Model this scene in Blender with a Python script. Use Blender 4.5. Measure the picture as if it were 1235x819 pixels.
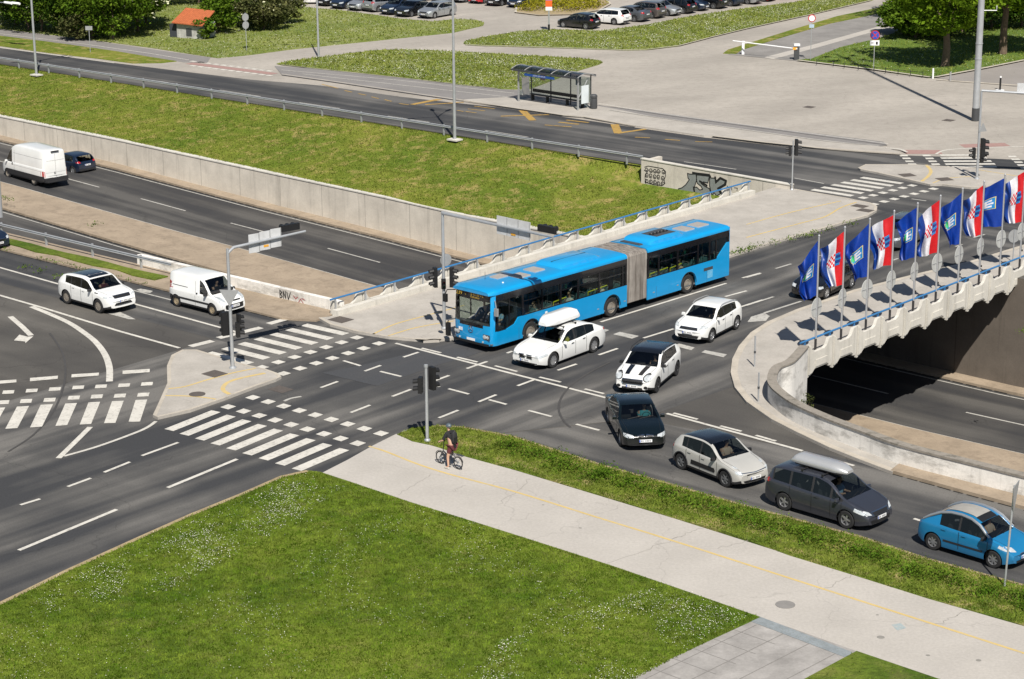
import bpy, bmesh, math, random
from mathutils import Vector, Matrix, noise
from mathutils.bvhtree import BVHTree
from mathutils.geometry import tessellate_polygon
import numpy as np

# ------------------------------------------------------------------ camera, sky, sun, exposure
for o in list(bpy.data.objects): bpy.data.objects.remove(o)
SC = bpy.context.scene
COL = SC.collection
R = math.radians
CAM_F, CAM_P, CAM_H, CAM_R = 2573.4, R(16.146), 28.1, R(0.4294)
cam = bpy.data.cameras.new('camera'); cam.sensor_width = 36.0; cam.lens = 36.0*CAM_F/1235.0
cam.clip_start = 1.0; cam.clip_end = 3000.0
camo = bpy.data.objects.new('camera', cam); COL.objects.link(camo)
_r = Vector((1,0,0)); _u = Vector((0, math.sin(CAM_P), math.cos(CAM_P))); _f = Vector((0, math.cos(CAM_P), -math.sin(CAM_P)))
_x = _r*math.cos(CAM_R) - _u*math.sin(CAM_R); _y = _r*math.sin(CAM_R) + _u*math.cos(CAM_R); _z = -_f
camo.matrix_world = Matrix(((_x.x,_y.x,_z.x,0),(_x.y,_y.y,_z.y,0),(_x.z,_y.z,_z.z,CAM_H),(0,0,0,1)))
SC.camera = camo
SC.render.resolution_x = 1024; SC.render.resolution_y = 679

world = bpy.data.worlds.new('World'); SC.world = world; world.use_nodes = True
wn = world.node_tree.nodes; wl = world.node_tree.links; wn.clear()
sky = wn.new('ShaderNodeTexSky'); sky.sky_type = 'NISHITA'; sky.sun_disc = False
SUN_EL, SUN_AZ = R(50.0), math.atan2(0.165, -0.986)
sky.sun_elevation = SUN_EL; sky.sun_rotation = SUN_AZ; sky.air_density = 1.0; sky.dust_density = 0.6
bg = wn.new('ShaderNodeBackground'); bg.inputs[1].default_value = 0.05
wo = wn.new('ShaderNodeOutputWorld'); wl.new(sky.outputs[0], bg.inputs[0]); wl.new(bg.outputs[0], wo.inputs[0])
sun = bpy.data.lights.new('sun', 'SUN'); sun.energy = 5.0; sun.angle = R(0.53); sun.color = (1.0, 0.94, 0.85)
suno = bpy.data.objects.new('sun', sun); COL.objects.link(suno)
sd = Vector((-0.165*math.cos(SUN_EL), 0.986*math.cos(SUN_EL), -math.sin(SUN_EL)))
suno.rotation_euler = sd.to_track_quat('-Z', 'Y').to_euler()
SC.view_settings.view_transform = 'Standard'; SC.view_settings.look = 'None'
SC.view_settings.exposure = 0.36; SC.view_settings.gamma = 1.0

# ------------------------------------------------------------------ survey helpers
def G(x, y, z=0.0):
    """ground position of a surveyed point (photo column, row) at height z"""
    x0 = x-617.5; y0 = y-409.5
    u = (x0*math.cos(CAM_R)-y0*math.sin(CAM_R))/CAM_F; v = (x0*math.sin(CAM_R)+y0*math.cos(CAM_R))/CAM_F
    dx, dy, dz = u, math.cos(CAM_P)-v*math.sin(CAM_P), -math.sin(CAM_P)-v*math.cos(CAM_P)
    t = (z-CAM_H)/dz
    return Vector((dx*t, dy*t, z))
AX, AY = -44.32297, 184.95294
DX, DY = 0.75629826, -0.65422698
NX, NY = -DY, DX
def W(s, o, z=0.0):                      # corridor coordinates: along the underpass road, across it
    return Vector((AX+s*DX+o*NX, AY+s*DY+o*NY, z))
def SO(p):
    a, b = p[0]-AX, p[1]-AY
    return a*DX+b*DY, a*NX+b*NY
A_S = math.atan2(DY, DX)                 # heading along s
A_O = math.atan2(NY, NX)
def lerp(tab, x):
    if x <= tab[0][0]: return tab[0][1]
    for (a, b), (c, d) in zip(tab, tab[1:]):
        if x <= c: return b+(d-b)*(x-a)/(c-a)
    return tab[-1][1]

# ------------------------------------------------------------------ materials
MATS = {}
def nt(name):
    m = bpy.data.materials.new(name); m.use_nodes = True
    n = m.node_tree.nodes; l = m.node_tree.links; n.clear()
    out = n.new('ShaderNodeOutputMaterial'); b = n.new('ShaderNodeBsdfPrincipled'); l.new(b.outputs[0], out.inputs[0])
    return m, n, l, b, out
def fac_noise(n, l, coord, scale, detail=4, rough=.55, rot=0, stretch=(1,1,1)):
    mp = n.new('ShaderNodeMapping'); mp.vector_type = 'POINT'
    # rotate then stretch
    vr = n.new('ShaderNodeVectorRotate'); vr.rotation_type = 'Z_AXIS'; vr.inputs['Angle'].default_value = -rot
    l.new(coord, vr.inputs['Vector']); l.new(vr.outputs[0], mp.inputs[0]); mp.inputs['Scale'].default_value = stretch
    t = n.new('ShaderNodeTexNoise'); t.inputs['Scale'].default_value = scale; t.inputs['Detail'].default_value = detail
    t.inputs['Roughness'].default_value = rough
    l.new(mp.outputs[0], t.inputs[0]); return t.outputs['Fac']
def ramp(n, l, src, stops):
    r = n.new('ShaderNodeValToRGB'); l.new(src, r.inputs[0]); e = r.color_ramp.elements
    while len(e) < len(stops): e.new(.5)
    for i, (p, c) in enumerate(stops):
        e[i].position = p; e[i].color = (c[0], c[1], c[2], 1) if hasattr(c, '__len__') else (c, c, c, 1)
    return r.outputs[0]
def mul(n, l, a, b):
    m = n.new('ShaderNodeMix'); m.data_type = 'RGBA'; m.blend_type = 'MULTIPLY'; m.inputs[0].default_value = 1
    l.new(a, m.inputs[6]); l.new(b, m.inputs[7]); return m.outputs[2]
def mixc(n, l, f, a, b):
    m = n.new('ShaderNodeMix'); m.data_type = 'RGBA'; l.new(f, m.inputs[0]); l.new(a, m.inputs[6]); l.new(b, m.inputs[7]); return m.outputs[2]
def rgb(n, c):
    v = n.new('ShaderNodeRGB'); v.outputs[0].default_value = (c[0], c[1], c[2], 1); return v.outputs[0]
def bumpit(n, l, b, h, strength=.3, dist=.02):
    bp = n.new('ShaderNodeBump'); bp.inputs['Strength'].default_value = strength; bp.inputs['Distance'].default_value = dist
    l.new(h, bp.inputs['Height']); l.new(bp.outputs[0], b.inputs['Normal'])
def plain(name, c, rough=.5, metal=0, coat=0, var=.12, vs=3.0, spec=.5, wear=None):
    """small-object paint / metal / plastic with slight procedural variation"""
    if name in MATS: return MATS[name]
    m, n, l, b, out = nt(name)
    tc = n.new('ShaderNodeTexCoord').outputs['Object']
    f = fac_noise(n, l, tc, vs, 5, .6)
    col = mul(n, l, rgb(n, c), ramp(n, l, f, [(.3, 1-var), (.7, 1+var*.5)]))
    if wear:
        f2 = fac_noise(n, l, tc, vs*4, 6, .7)
        col = mixc(n, l, ramp(n, l, f2, [(.5, 0.), (.68, wear[1])]), col, rgb(n, wear[0]))
    l.new(col, b.inputs['Base Color'])
    b.inputs['Roughness'].default_value = rough; b.inputs['Metallic'].default_value = metal
    b.inputs['Coat Weight'].default_value = coat; b.inputs['Coat Roughness'].default_value = .04
    b.inputs['Specular IOR Level'].default_value = spec
    MATS[name] = m; return m
def paint(name, c, metal=.0, rough=.38):
    """car paint; inner side of the shell is dark lining"""
    if name in MATS: return MATS[name]
    m, n, l, b, out = nt(name)
    tc = n.new('ShaderNodeTexCoord').outputs['Object']
    f = fac_noise(n, l, tc, 1.3, 4, .6)
    sep = n.new('ShaderNodeSeparateXYZ'); l.new(tc, sep.inputs[0])
    dirt = n.new('ShaderNodeMapRange'); dirt.inputs[1].default_value = .65; dirt.inputs[2].default_value = .2
    l.new(sep.outputs[2], dirt.inputs[0])
    dm = n.new('ShaderNodeMath'); dm.operation = 'MULTIPLY'; l.new(dirt.outputs[0], dm.inputs[0]); l.new(f, dm.inputs[1])
    dm2 = n.new('ShaderNodeMath'); dm2.operation = 'MULTIPLY'; l.new(dm.outputs[0], dm2.inputs[0]); dm2.inputs[1].default_value = .22
    col = mul(n, l, rgb(n, c), ramp(n, l, f, [(.3, .94), (.7, 1.03)]))
    col = mixc(n, l, dm2.outputs[0], col, rgb(n, (.16, .14, .12)))
    l.new(col, b.inputs['Base Color'])
    b.inputs['Metallic'].default_value = metal; b.inputs['Roughness'].default_value = rough
    b.inputs['Coat Weight'].default_value = .9; b.inputs['Coat Roughness'].default_value = .05
    ge = n.new('ShaderNodeNewGeometry'); dk = n.new('ShaderNodeBsdfDiffuse'); dk.inputs[0].default_value = (.03, .03, .032, 1)
    mx = n.new('ShaderNodeMixShader'); l.new(ge.outputs['Backfacing'], mx.inputs[0]); l.new(b.outputs[0], mx.inputs[1]); l.new(dk.outputs[0], mx.inputs[2])
    l.new(mx.outputs[0], out.inputs[0])
    MATS[name] = m; return m
def glass(name, tint=(.32,.36,.36), gloss=.12):
    if name in MATS: return MATS[name]
    m, n, l, b, out = nt(name); n.remove(b)
    tr = n.new('ShaderNodeBsdfTransparent'); tr.inputs[0].default_value = (*tint, 1)
    gl = n.new('ShaderNodeBsdfGlossy'); gl.inputs['Roughness'].default_value = .03; gl.inputs[0].default_value = (.95,.97,1,1)
    lw = n.new('ShaderNodeLayerWeight'); lw.inputs[0].default_value = .5
    pw = n.new('ShaderNodeMath'); pw.operation = 'POWER'; pw.inputs[1].default_value = 4.5; l.new(lw.outputs['Facing'], pw.inputs[0])
    ad = n.new('ShaderNodeMath'); ad.operation = 'MULTIPLY_ADD'; ad.inputs[1].default_value = .85; ad.inputs[2].default_value = gloss*.5; l.new(pw.outputs[0], ad.inputs[0])
    mx = n.new('ShaderNodeMixShader'); l.new(ad.outputs[0], mx.inputs[0]); l.new(tr.outputs[0], mx.inputs[1]); l.new(gl.outputs[0], mx.inputs[2])
    l.new(mx.outputs[0], out.inputs[0]); MATS[name] = m; return m

def asphalt(name, rot, dark=(.043,.044,.047), light=(.148,.142,.133), streak=1.0, bias=0.0):
    m, n, l, b, out = nt(name)
    pos = n.new('ShaderNodeNewGeometry').outputs['Position']
    s1 = fac_noise(n, l, pos, 1.0, 3, .5, rot, (.012, .62, 1))      # long wheel-track streaks
    s2 = fac_noise(n, l, pos, .11, 4, .6)                           # broad patches
    s3 = fac_noise(n, l, pos, 14., 3, .7)                           # aggregate
    a = n.new('ShaderNodeMath'); a.operation = 'MULTIPLY_ADD'; a.inputs[1].default_value = 1.05*streak; l.new(s1, a.inputs[0])
    c = n.new('ShaderNodeMath'); c.operation = 'MULTIPLY_ADD'; c.inputs[1].default_value = .65; c.inputs[2].default_value = -.36+bias+.52*(1-streak); l.new(s2, c.inputs[0]); l.new(c.outputs[0], a.inputs[2])
    col = ramp(n, l, a.outputs[0], [(.38, dark), (.51, tuple((p+q)/2*.88 for p, q in zip(dark, light))), (.64, light)])
    col = mul(n, l, col, ramp(n, l, s3, [(.25, .80), (.75, 1.18)]))
    # hairline cracks
    vo = n.new('ShaderNodeTexVoronoi'); vo.feature = 'DISTANCE_TO_EDGE'; vo.inputs['Scale'].default_value = .11
    wv = n.new('ShaderNodeTexNoise'); wv.inputs['Scale'].default_value = .7; wv.inputs['Detail'].default_value = 4; l.new(pos, wv.inputs[0])
    vm = n.new('ShaderNodeVectorMath'); vm.operation = 'MULTIPLY_ADD'; vm.inputs[1].default_value = (2.2,2.2,0); l.new(wv.outputs['Color'], vm.inputs[0]); l.new(pos, vm.inputs[2]); l.new(vm.outputs[0], vo.inputs[0])
    col = mul(n, l, col, ramp(n, l, vo.outputs['Distance'], [(.0, .74), (.004, 1.)]))
    l.new(col, b.inputs['Base Color']); b.inputs['Roughness'].default_value = .82; b.inputs['Specular IOR Level'].default_value = .3
    bumpit(n, l, b, s3, .25, .01)
    MATS[name] = m; return m
def pavement(name, base=(.40,.375,.345), dark=.82, blot=.12, scale=.35, stretch=(1,1,1), rot=0, stain=(.22,.2,.18), stain_amt=.0, crack=True):
    m, n, l, b, out = nt(name)
    pos = n.new('ShaderNodeNewGeometry').outputs['Position']
    s2 = fac_noise(n, l, pos, scale, 5, .6, rot, stretch); s3 = fac_noise(n, l, pos, 9., 4, .7)
    s4 = fac_noise(n, l, pos, 1.6, 6, .68)
    col = mul(n, l, rgb(n, base), ramp(n, l, s2, [(.3, dark), (.7, 1+blot)]))
    col = mul(n, l, col, ramp(n, l, s3, [(.3, .90), (.7, 1.08)]))
    if stain_amt: col = mixc(n, l, ramp(n, l, s4, [(.46, 0.), (.64, stain_amt)]), col, rgb(n, stain))
    if crack:
        vo = n.new('ShaderNodeTexVoronoi'); vo.feature = 'DISTANCE_TO_EDGE'; vo.inputs['Scale'].default_value = .16
        wv = n.new('ShaderNodeTexNoise'); wv.inputs['Scale'].default_value = .8; wv.inputs['Detail'].default_value = 5; l.new(pos, wv.inputs[0])
        vm = n.new('ShaderNodeVectorMath'); vm.operation = 'MULTIPLY_ADD'; vm.inputs[1].default_value = (1.8,1.8,0); l.new(wv.outputs['Color'], vm.inputs[0]); l.new(pos, vm.inputs[2]); l.new(vm.outputs[0], vo.inputs[0])
        col = mul(n, l, col, ramp(n, l, vo.outputs['Distance'], [(.0, .84), (.003, 1.)]))
    l.new(col, b.inputs['Base Color']); b.inputs['Roughness'].default_value = .85; b.inputs['Specular IOR Level'].default_value = .25
    bumpit(n, l, b, s3, .2, .01)
    MATS[name] = m; return m
def grass_mat(name, g1=(.056,.100,.010), g2=(.140,.180,.024), dry=(.23,.19,.075), dry_amt=.3, dry_lo=.52, scale=.22, white=0):
    m, n, l, b, out = nt(name)
    pos = n.new('ShaderNodeNewGeometry').outputs['Position']
    a = fac_noise(n, l, pos, scale, 5, .6); f = fac_noise(n, l, pos, 3.2, 5, .72); g = fac_noise(n, l, pos, .9, 6, .7); h = fac_noise(n, l, pos, 11., 3, .7)
    col = mixc(n, l, ramp(n, l, a, [(.35, 0.), (.65, 1.)]), rgb(n, g1), rgb(n, g2))
    col = mul(n, l, col, ramp(n, l, f, [(.3, .68), (.5, 1.), (.72, 1.28)]))
    col = mul(n, l, col, ramp(n, l, h, [(.3, .72), (.7, 1.25)]))
    col = mixc(n, l, ramp(n, l, g, [(dry_lo, 0.), (dry_lo+.16, dry_amt)]), col, rgb(n, dry))
    if white:
        w = fac_noise(n, l, pos, 5.5, 3, .8); w2 = fac_noise(n, l, pos, .35, 3, .6)
        ws = n.new('ShaderNodeMath'); ws.operation = 'MULTIPLY'
        l.new(ramp(n, l, w, [(.56, 0.), (.64, 1.)]), ws.inputs[0]); l.new(ramp(n, l, w2, [(.40, 0.), (.6, white)]), ws.inputs[1])
        col = mixc(n, l, ws.outputs[0], col, rgb(n, (.5,.5,.38)))
    l.new(col, b.inputs['Base Color']); b.inputs['Roughness'].default_value = .9; b.inputs['Specular IOR Level'].default_value = .15
    bumpit(n, l, b, f, .9, .12)
    MATS[name] = m; return m
def leaf_mat(name, c1, c2, trans=.35):
    if name in MATS: return MATS[name]
    m, n, l, b, out = nt(name)
    pos = n.new('ShaderNodeNewGeometry')
    a = fac_noise(n, l, pos.outputs['Position'], 1.1, 3, .7); f = n.new('ShaderNodeTexWhiteNoise')
    sn = n.new('ShaderNodeVectorMath'); sn.operation = 'SNAP'; sn.inputs[1].default_value = (.25,.25,.25); l.new(pos.outputs['Position'], sn.inputs[0]); l.new(sn.outputs[0], f.inputs[0])
    col = mixc(n, l, ramp(n, l, a, [(.35, 0.), (.65, 1.)]), rgb(n, c1), rgb(n, c2))
    col = mul(n, l, col, ramp(n, l, f.outputs[0], [(0., .6), (1., 1.4)]))
    d = n.new('ShaderNodeBsdfDiffuse'); t = n.new('ShaderNodeBsdfTranslucent'); l.new(col, d.inputs[0]); l.new(col, t.inputs[0])
    mx = n.new('ShaderNodeMixShader'); mx.inputs[0].default_value = trans; l.new(d.outputs[0], mx.inputs[1]); l.new(t.outputs[0], mx.inputs[2])
    l.new(mx.outputs[0], out.inputs[0]); n.remove(b); MATS[name] = m; return m
def concrete(name, base=(.42,.40,.37), joints=None, stain=.5, white=False):
    """cast concrete wall: vertical run-off streaks and stains; joints = spacing along the corridor"""
    m, n, l, b, out = nt(name)
    pos = n.new('ShaderNodeNewGeometry').outputs['Position']
    st = fac_noise(n, l, pos, 1.0, 5, .65, A_S, (2.2, 2.2, .12)); bl = fac_noise(n, l, pos, .7, 5, .65); fn = fac_noise(n, l, pos, 12., 3, .7)
    col = mul(n, l, rgb(n, base), ramp(n, l, bl, [(.3, .84), (.7, 1.1)]))
    col = mixc(n, l, ramp(n, l, st, [(.54, 0.), (.74, stain)]), col, rgb(n, tuple(c*.38 for c in base)))
    col = mul(n, l, col, ramp(n, l, fn, [(.3, .93), (.7, 1.06)]))
    if white: # grime that has settled on old white paint
        g = fac_noise(n, l, pos, 1.0, 6, .72, A_S, (.5, .5, 1.3))
        col = mixc(n, l, ramp(n, l, g, [(.50, 0.), (.66, .62)]), col, rgb(n, (.16,.15,.13)))
    if joints:
        sep = n.new('ShaderNodeVectorMath'); sep.operation = 'DOT_PRODUCT'; sep.inputs[1].default_value = (DX, DY, 0); l.new(pos, sep.inputs[0])
        md = n.new('ShaderNodeMath'); md.operation = 'PINGPONG'; md.inputs[1].default_value = joints/2; l.new(sep.outputs['Value'], md.inputs[0])
        col = mul(n, l, col, ramp(n, l, md.outputs[0], [(.0, .62), (.02, .66), (.035, 1.)]))
    l.new(col, b.inputs['Base Color']); b.inputs['Roughness'].default_value = .88; b.inputs['Specular IOR Level'].default_value = .25
    bumpit(n, l, b, fn, .2, .01)
    MATS[name] = m; return m

# ------------------------------------------------------------------ mesh helpers
class MB:
    def __init__(s): s.v = []; s.f = []; s.mi = []; s.cur = 0
    def add(s, vs, fs, mi=None):
        b = len(s.v); s.v += [tuple(v) for v in vs]; s.f += [tuple(i+b for i in f) for f in fs]
        s.mi += [s.cur if mi is None else mi]*len(fs)
    def box(s, c, d, rz=0, taper=1.0, mi=None, M=None):
        x, y, z = d[0]/2, d[1]/2, d[2]/2; vs = []
        for k, t in ((-1, 1), (1, taper)):
            for a, b_ in ((-1,-1),(1,-1),(1,1),(-1,1)):
                p = Vector((a*x*t, b_*y*t, k*z)); p.rotate(Matrix.Rotation(rz, 3, 'Z')); p += Vector(c)
                vs.append(M @ p if M else p)
        s.add(vs, [(3,2,1,0),(4,5,6,7),(0,1,5,4),(1,2,6,5),(2,3,7,6),(3,0,4,7)], mi)
    def tube(s, pts, r, n=8, mi=None, caps=True):
        pts = [Vector(p) for p in pts]; rs = r if hasattr(r, '__len__') else [r]*len(pts); rings = []
        t0 = (pts[min(1, len(pts)-1)]-pts[0]).normalized(); a = t0.cross(Vector((0,0,1)))
        if a.length < .05: a = t0.cross(Vector((1,0,0)))
        for i, p in enumerate(pts):
            t = (pts[min(i+1, len(pts)-1)]-pts[max(i-1, 0)]).normalized()
            a = a-t*a.dot(t)
            if a.length < 1e-4: a = t.orthogonal()
            a.normalize(); b = t.cross(a)
            rings.append([p+(a*math.cos(2*math.pi*k/n)+b*math.sin(2*math.pi*k/n))*rs[i] for k in range(n)])
        vs = [q for rg in rings for q in rg]; fs = []
        for i in range(len(rings)-1):
            for k in range(n): fs.append((i*n+k, i*n+(k+1)%n, (i+1)*n+(k+1)%n, (i+1)*n+k))
        if caps: fs += [tuple(range(n))[::-1], tuple(range((len(rings)-1)*n, len(rings)*n))]
        s.add(vs, fs, mi)
    def lathe(s, prof, c=(0,0,0), axis='Z', n=20, mi=None, M=None):
        vs = []; fs = []
        for (r, h) in prof:
            for k in range(n):
                a = 2*math.pi*k/n; x, y = r*math.cos(a), r*math.sin(a)
                p = Vector((x, y, h)) if axis == 'Z' else (Vector((x, h, y)) if axis == 'Y' else Vector((h, x, y)))
                p += Vector(c); vs.append(M @ p if M else p)
        for i in range(len(prof)-1):
            for k in range(n): fs.append((i*n+k, i*n+(k+1)%n, (i+1)*n+(k+1)%n, (i+1)*n+k))
        s.add(vs, fs, mi)
    def prism(s, poly, ax, a, b, mi=None, M=None):
        """extrude a 2D polygon along axis ax from a to b"""
        n = len(poly)
        def mk(p, h):
            q = {'X': (h, p[0], p[1]), 'Y': (p[0], h, p[1]), 'Z': (p[0], p[1], h)}[ax]
            return M @ Vector(q) if M else Vector(q)
        vs = [mk(p, a) for p in poly]+[mk(p, b) for p in poly]
        tri = tessellate_polygon([[Vector((p[0], p[1], 0)) for p in poly]])
        fs = [tuple(t) for t in tri]+[tuple(i+n for i in t[::-1]) for t in tri]
        fs += [(i, (i+1) % n, (i+1) % n+n, i+n) for i in range(n)]
        s.add(vs, fs, mi)
    def flat(s, poly, z, mi=None):
        tri = tessellate_polygon([[Vector((p[0], p[1], 0)) for p in poly]])
        s.add([(p[0], p[1], z) for p in poly], [tuple(t) for t in tri], mi)
    def build(s, name, mat, parent=None, smooth=False, recalc=True, loc=None, rz=0, angle=35):
        me = bpy.data.meshes.new(name); me.from_pydata(s.v, [], s.f)
        for m in (mat if isinstance(mat, (list, tuple)) else [mat]): me.materials.append(m)
        me.polygons.foreach_set('material_index', s.mi)
        if recalc:
            bm = bmesh.new(); bm.from_mesh(me); bmesh.ops.recalc_face_normals(bm, faces=bm.faces); bm.to_mesh(me); bm.free()
        if smooth:
            me.polygons.foreach_set('use_smooth', [True]*len(me.polygons)); me.set_sharp_from_angle(angle=R(angle))
        o = bpy.data.objects.new(name, me); COL.objects.link(o)
        if parent: o.parent = parent
        if loc is not None: o.location = loc
        o.rotation_euler.z = rz
        return o
def tag(o, label, cat, group=None):
    o['label'] = label; o['category'] = cat
    if group: o['group'] = group
    return o
def thing(name, label, cat, loc=(0,0,0), rz=0, group=None):
    o = bpy.data.objects.new(name, None); o.empty_display_size = .2; COL.objects.link(o); o.location = loc; o.rotation_euler.z = rz
    return tag(o, label, cat, group)
def struct(o, kind='structure'): o['kind'] = kind; return o
def copy_tree(o, parent=None):
    c = o.copy(); COL.objects.link(c); c.parent = parent
    for ch in list(o.children): copy_tree(ch, c)
    return c
def up(poly):
    """make polygon counter-clockwise"""
    a = sum(p[0]*q[1]-q[0]*p[1] for p, q in zip(poly, poly[1:]+poly[:1]))
    return poly if a > 0 else poly[::-1]
def slab(name, poly, z, mat, depth=.0, kind='structure'):
    poly = up([(p[0], p[1]) for p in poly]); m = MB(); n = len(poly)
    tri = tessellate_polygon([[Vector((p[0], p[1], 0)) for p in poly]])
    fs = []
    for t in tri:
        a, b, c = [poly[i] for i in t]
        cr = (b[0]-a[0])*(c[1]-a[1])-(b[1]-a[1])*(c[0]-a[0]); fs.append(tuple(t) if cr > 0 else tuple(t[::-1]))
    m.add([(p[0], p[1], z) for p in poly], fs)
    if depth:
        m.add([(p[0], p[1], z) for p in poly]+[(p[0], p[1], z-depth) for p in poly], [((i+1) % n, i, i+n, (i+1) % n+n) for i in range(n)])
    return struct(m.build(name, mat, recalc=False), kind)
def PX(pts, z=0): return [G(x, y, z) for x, y in pts]
def ribbon(m, pts, w, z, mi=None, closed=False):
    """flat strip of width w centred on a polyline"""
    pts = [Vector((p[0], p[1])) for p in pts]; n = len(pts); L = []; Rr = []
    for i in range(n):
        a = pts[(i-1) % n] if (closed or i > 0) else pts[i]; b = pts[(i+1) % n] if (closed or i < n-1) else pts[i]
        t = (b-a).normalized(); k = Vector((-t.y, t.x))
        L.append(pts[i]+k*w/2); Rr.append(pts[i]-k*w/2)
    vs = [(p.x, p.y, z) for p in Rr]+[(p.x, p.y, z) for p in L]
    m.add(vs, [(i, (i+1) % n, (i+1) % n+n, i+n) for i in range(n if closed else n-1)], mi)
def smoothpts(pts, k=6):
    """Catmull-Rom through 2D/3D points"""
    P = [Vector(p) for p in pts]; out = []
    for i in range(len(P)-1):
        p0 = P[max(i-1, 0)]; p1 = P[i]; p2 = P[i+1]; p3 = P[min(i+2, len(P)-1)]
        for j in range(k):
            t = j/k
            out.append(.5*((2*p1)+(-p0+p2)*t+(2*p0-5*p1+4*p2-p3)*t*t+(-p0+3*p1-3*p2+p3)*t**3))
    out.append(P[-1]); return out
def text_mesh(body, size, mat, parent, name, M, bold=.0, shear=0, extrude=.0):
    cu = bpy.data.curves.new('t', 'FONT'); cu.body = body; cu.size = size; cu.align_x = 'CENTER'; cu.align_y = 'CENTER'; cu.offset = bold; cu.shear = shear
    cu.resolution_u = 2; cu.extrude = extrude
    to = bpy.data.objects.new('t', cu); COL.objects.link(to)
    dg = bpy.context.evaluated_depsgraph_get(); me = bpy.data.meshes.new_from_object(to.evaluated_get(dg)); bpy.data.objects.remove(to)
    me.transform(M); me.materials.clear(); me.materials.append(mat); me.name = name
    o = bpy.data.objects.new(name, me); COL.objects.link(o); o.parent = parent; return o
def inside(p, poly):
    c = False; n = len(poly)
    for i in range(n):
        a, b = poly[i], poly[i-1]
        if (a[1] > p[1]) != (b[1] > p[1]) and p[0] < (b[0]-a[0])*(p[1]-a[1])/(b[1]-a[1])+a[0]: c = not c
    return c
# ------------------------------------------------------------------ setting: ground, roads, trench
ZHW = [(-80,-.6),(0,-2.3),(16,-2.9),(31,-3.4),(40,-3.8),(48,-4.15),(58,-4.5),(65,-4.8),(82,-5.4),(95,-5.85),(104,-6.0),(300,-6.0)]
ZWT = [(-80,-.2),(0,-.9),(16,-1.3),(32,-1.5),(45,-1.8),(61,-2.1),(65,-2.25),(83,-2.3)]
zhw = lambda s: lerp(ZHW, s)
m_road_b = asphalt('asphalt_bus_road', A_O, streak=.9, bias=-.02)
m_road_s = asphalt('asphalt_side_road', A_S, streak=.9, bias=-.02)
m_road_t = asphalt('asphalt_top_road', A_S, dark=(.044,.045,.048), light=(.125,.121,.116), streak=1.)
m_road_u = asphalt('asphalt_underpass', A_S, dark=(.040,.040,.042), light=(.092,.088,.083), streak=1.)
m_plain_a = asphalt('asphalt_plain', A_S, dark=(.058,.055,.052), light=(.13,.122,.110), streak=.35)
m_plaza = pavement('plaza_asphalt', (.37,.342,.305), .78, .12, .09, (1,1.8,1), .5, stain=(.24,.22,.195), stain_amt=.35)
m_side = pavement('sidewalk_asphalt', (.405,.38,.345), .84, .08, .5, stain=(.27,.25,.22), stain_amt=.25)
m_path = pavement('path_asphalt', (.43,.405,.372), .90, .06, .4, stain=(.31,.29,.26), stain_amt=.2)
m_cyc = pavement('cycle_path_asphalt', (.215,.205,.20), .9, .08, .3)
m_kerb = pavement('kerb_stone', (.45,.41,.35), .8, .1, .9, crack=False)
m_brown = pavement('old_concrete_strip', (.34,.275,.205), .8, .12, .8, stain=(.15,.12,.09), stain_amt=.5)
m_tile = pavement('slab_paving', (.34,.325,.31), .75, .12, .9, stain=(.2,.19,.18), stain_amt=.4, crack=False)
m_gravel = pavement('gravel', (.235,.225,.215), .8, .15, .4, crack=False)
m_slotd = plain('kerb_slot_dark', (.012,.011,.010), .9)
m_white = plain('road_paint_white', (.58,.56,.51), .7, var=.14, vs=1.2, wear=((.22,.21,.19), .7))
m_wfaded = plain('road_paint_faded', (.42,.41,.38), .8, var=.15, vs=1.2, wear=((.14,.135,.13), .8))
m_yel = plain('road_paint_yellow', (.56,.42,.17), .7, var=.1, vs=1., wear=((.4,.36,.28), .6))
m_yelf = plain('road_paint_yellow_old', (.40,.25,.06), .8, var=.1, vs=1., wear=((.10,.10,.10), .85))
m_red = plain('road_paint_red', (.33,.20,.18), .8, var=.1, wear=((.3,.24,.22), .8))
m_grass = grass_mat('lawn_grass')
m_gslope = grass_mat('slope_grass', (.085,.135,.014), (.175,.195,.030), (.38,.28,.12), .7, .50, .12)
m_gfar = grass_mat('far_grass', (.12,.165,.03), (.20,.23,.06), (.33,.31,.16), .45, .5, .1, white=.75)
m_conc = concrete('wall_concrete', (.56,.52,.455), 4.1, .5)
m_concw = concrete('white_parapet', (.78,.76,.72), None, .45, True)
m_panel = concrete('precast_panel', (.56,.54,.49), None, .45)
m_cdark = concrete('abutment_concrete', (.135,.116,.098), 6., .5)  # underpass shade put into the base colour, darker than the sunlit concrete
m_galv = plain('galvanised_steel', (.50,.52,.54), .45, .55, var=.12, vs=2.)
m_blue = plain('blue_rail_paint', (.035,.16,.36), .45, var=.15)
m_black = plain('black_plastic', (.012,.012,.013), .5)
m_dkgrey = plain('dark_grey_metal', (.055,.058,.062), .5)
m_grey = plain('grey_sign_back', (.36,.37,.375), .5, .3)
m_wsign = plain('sign_white', (.78,.79,.80), .5, var=.05)

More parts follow.
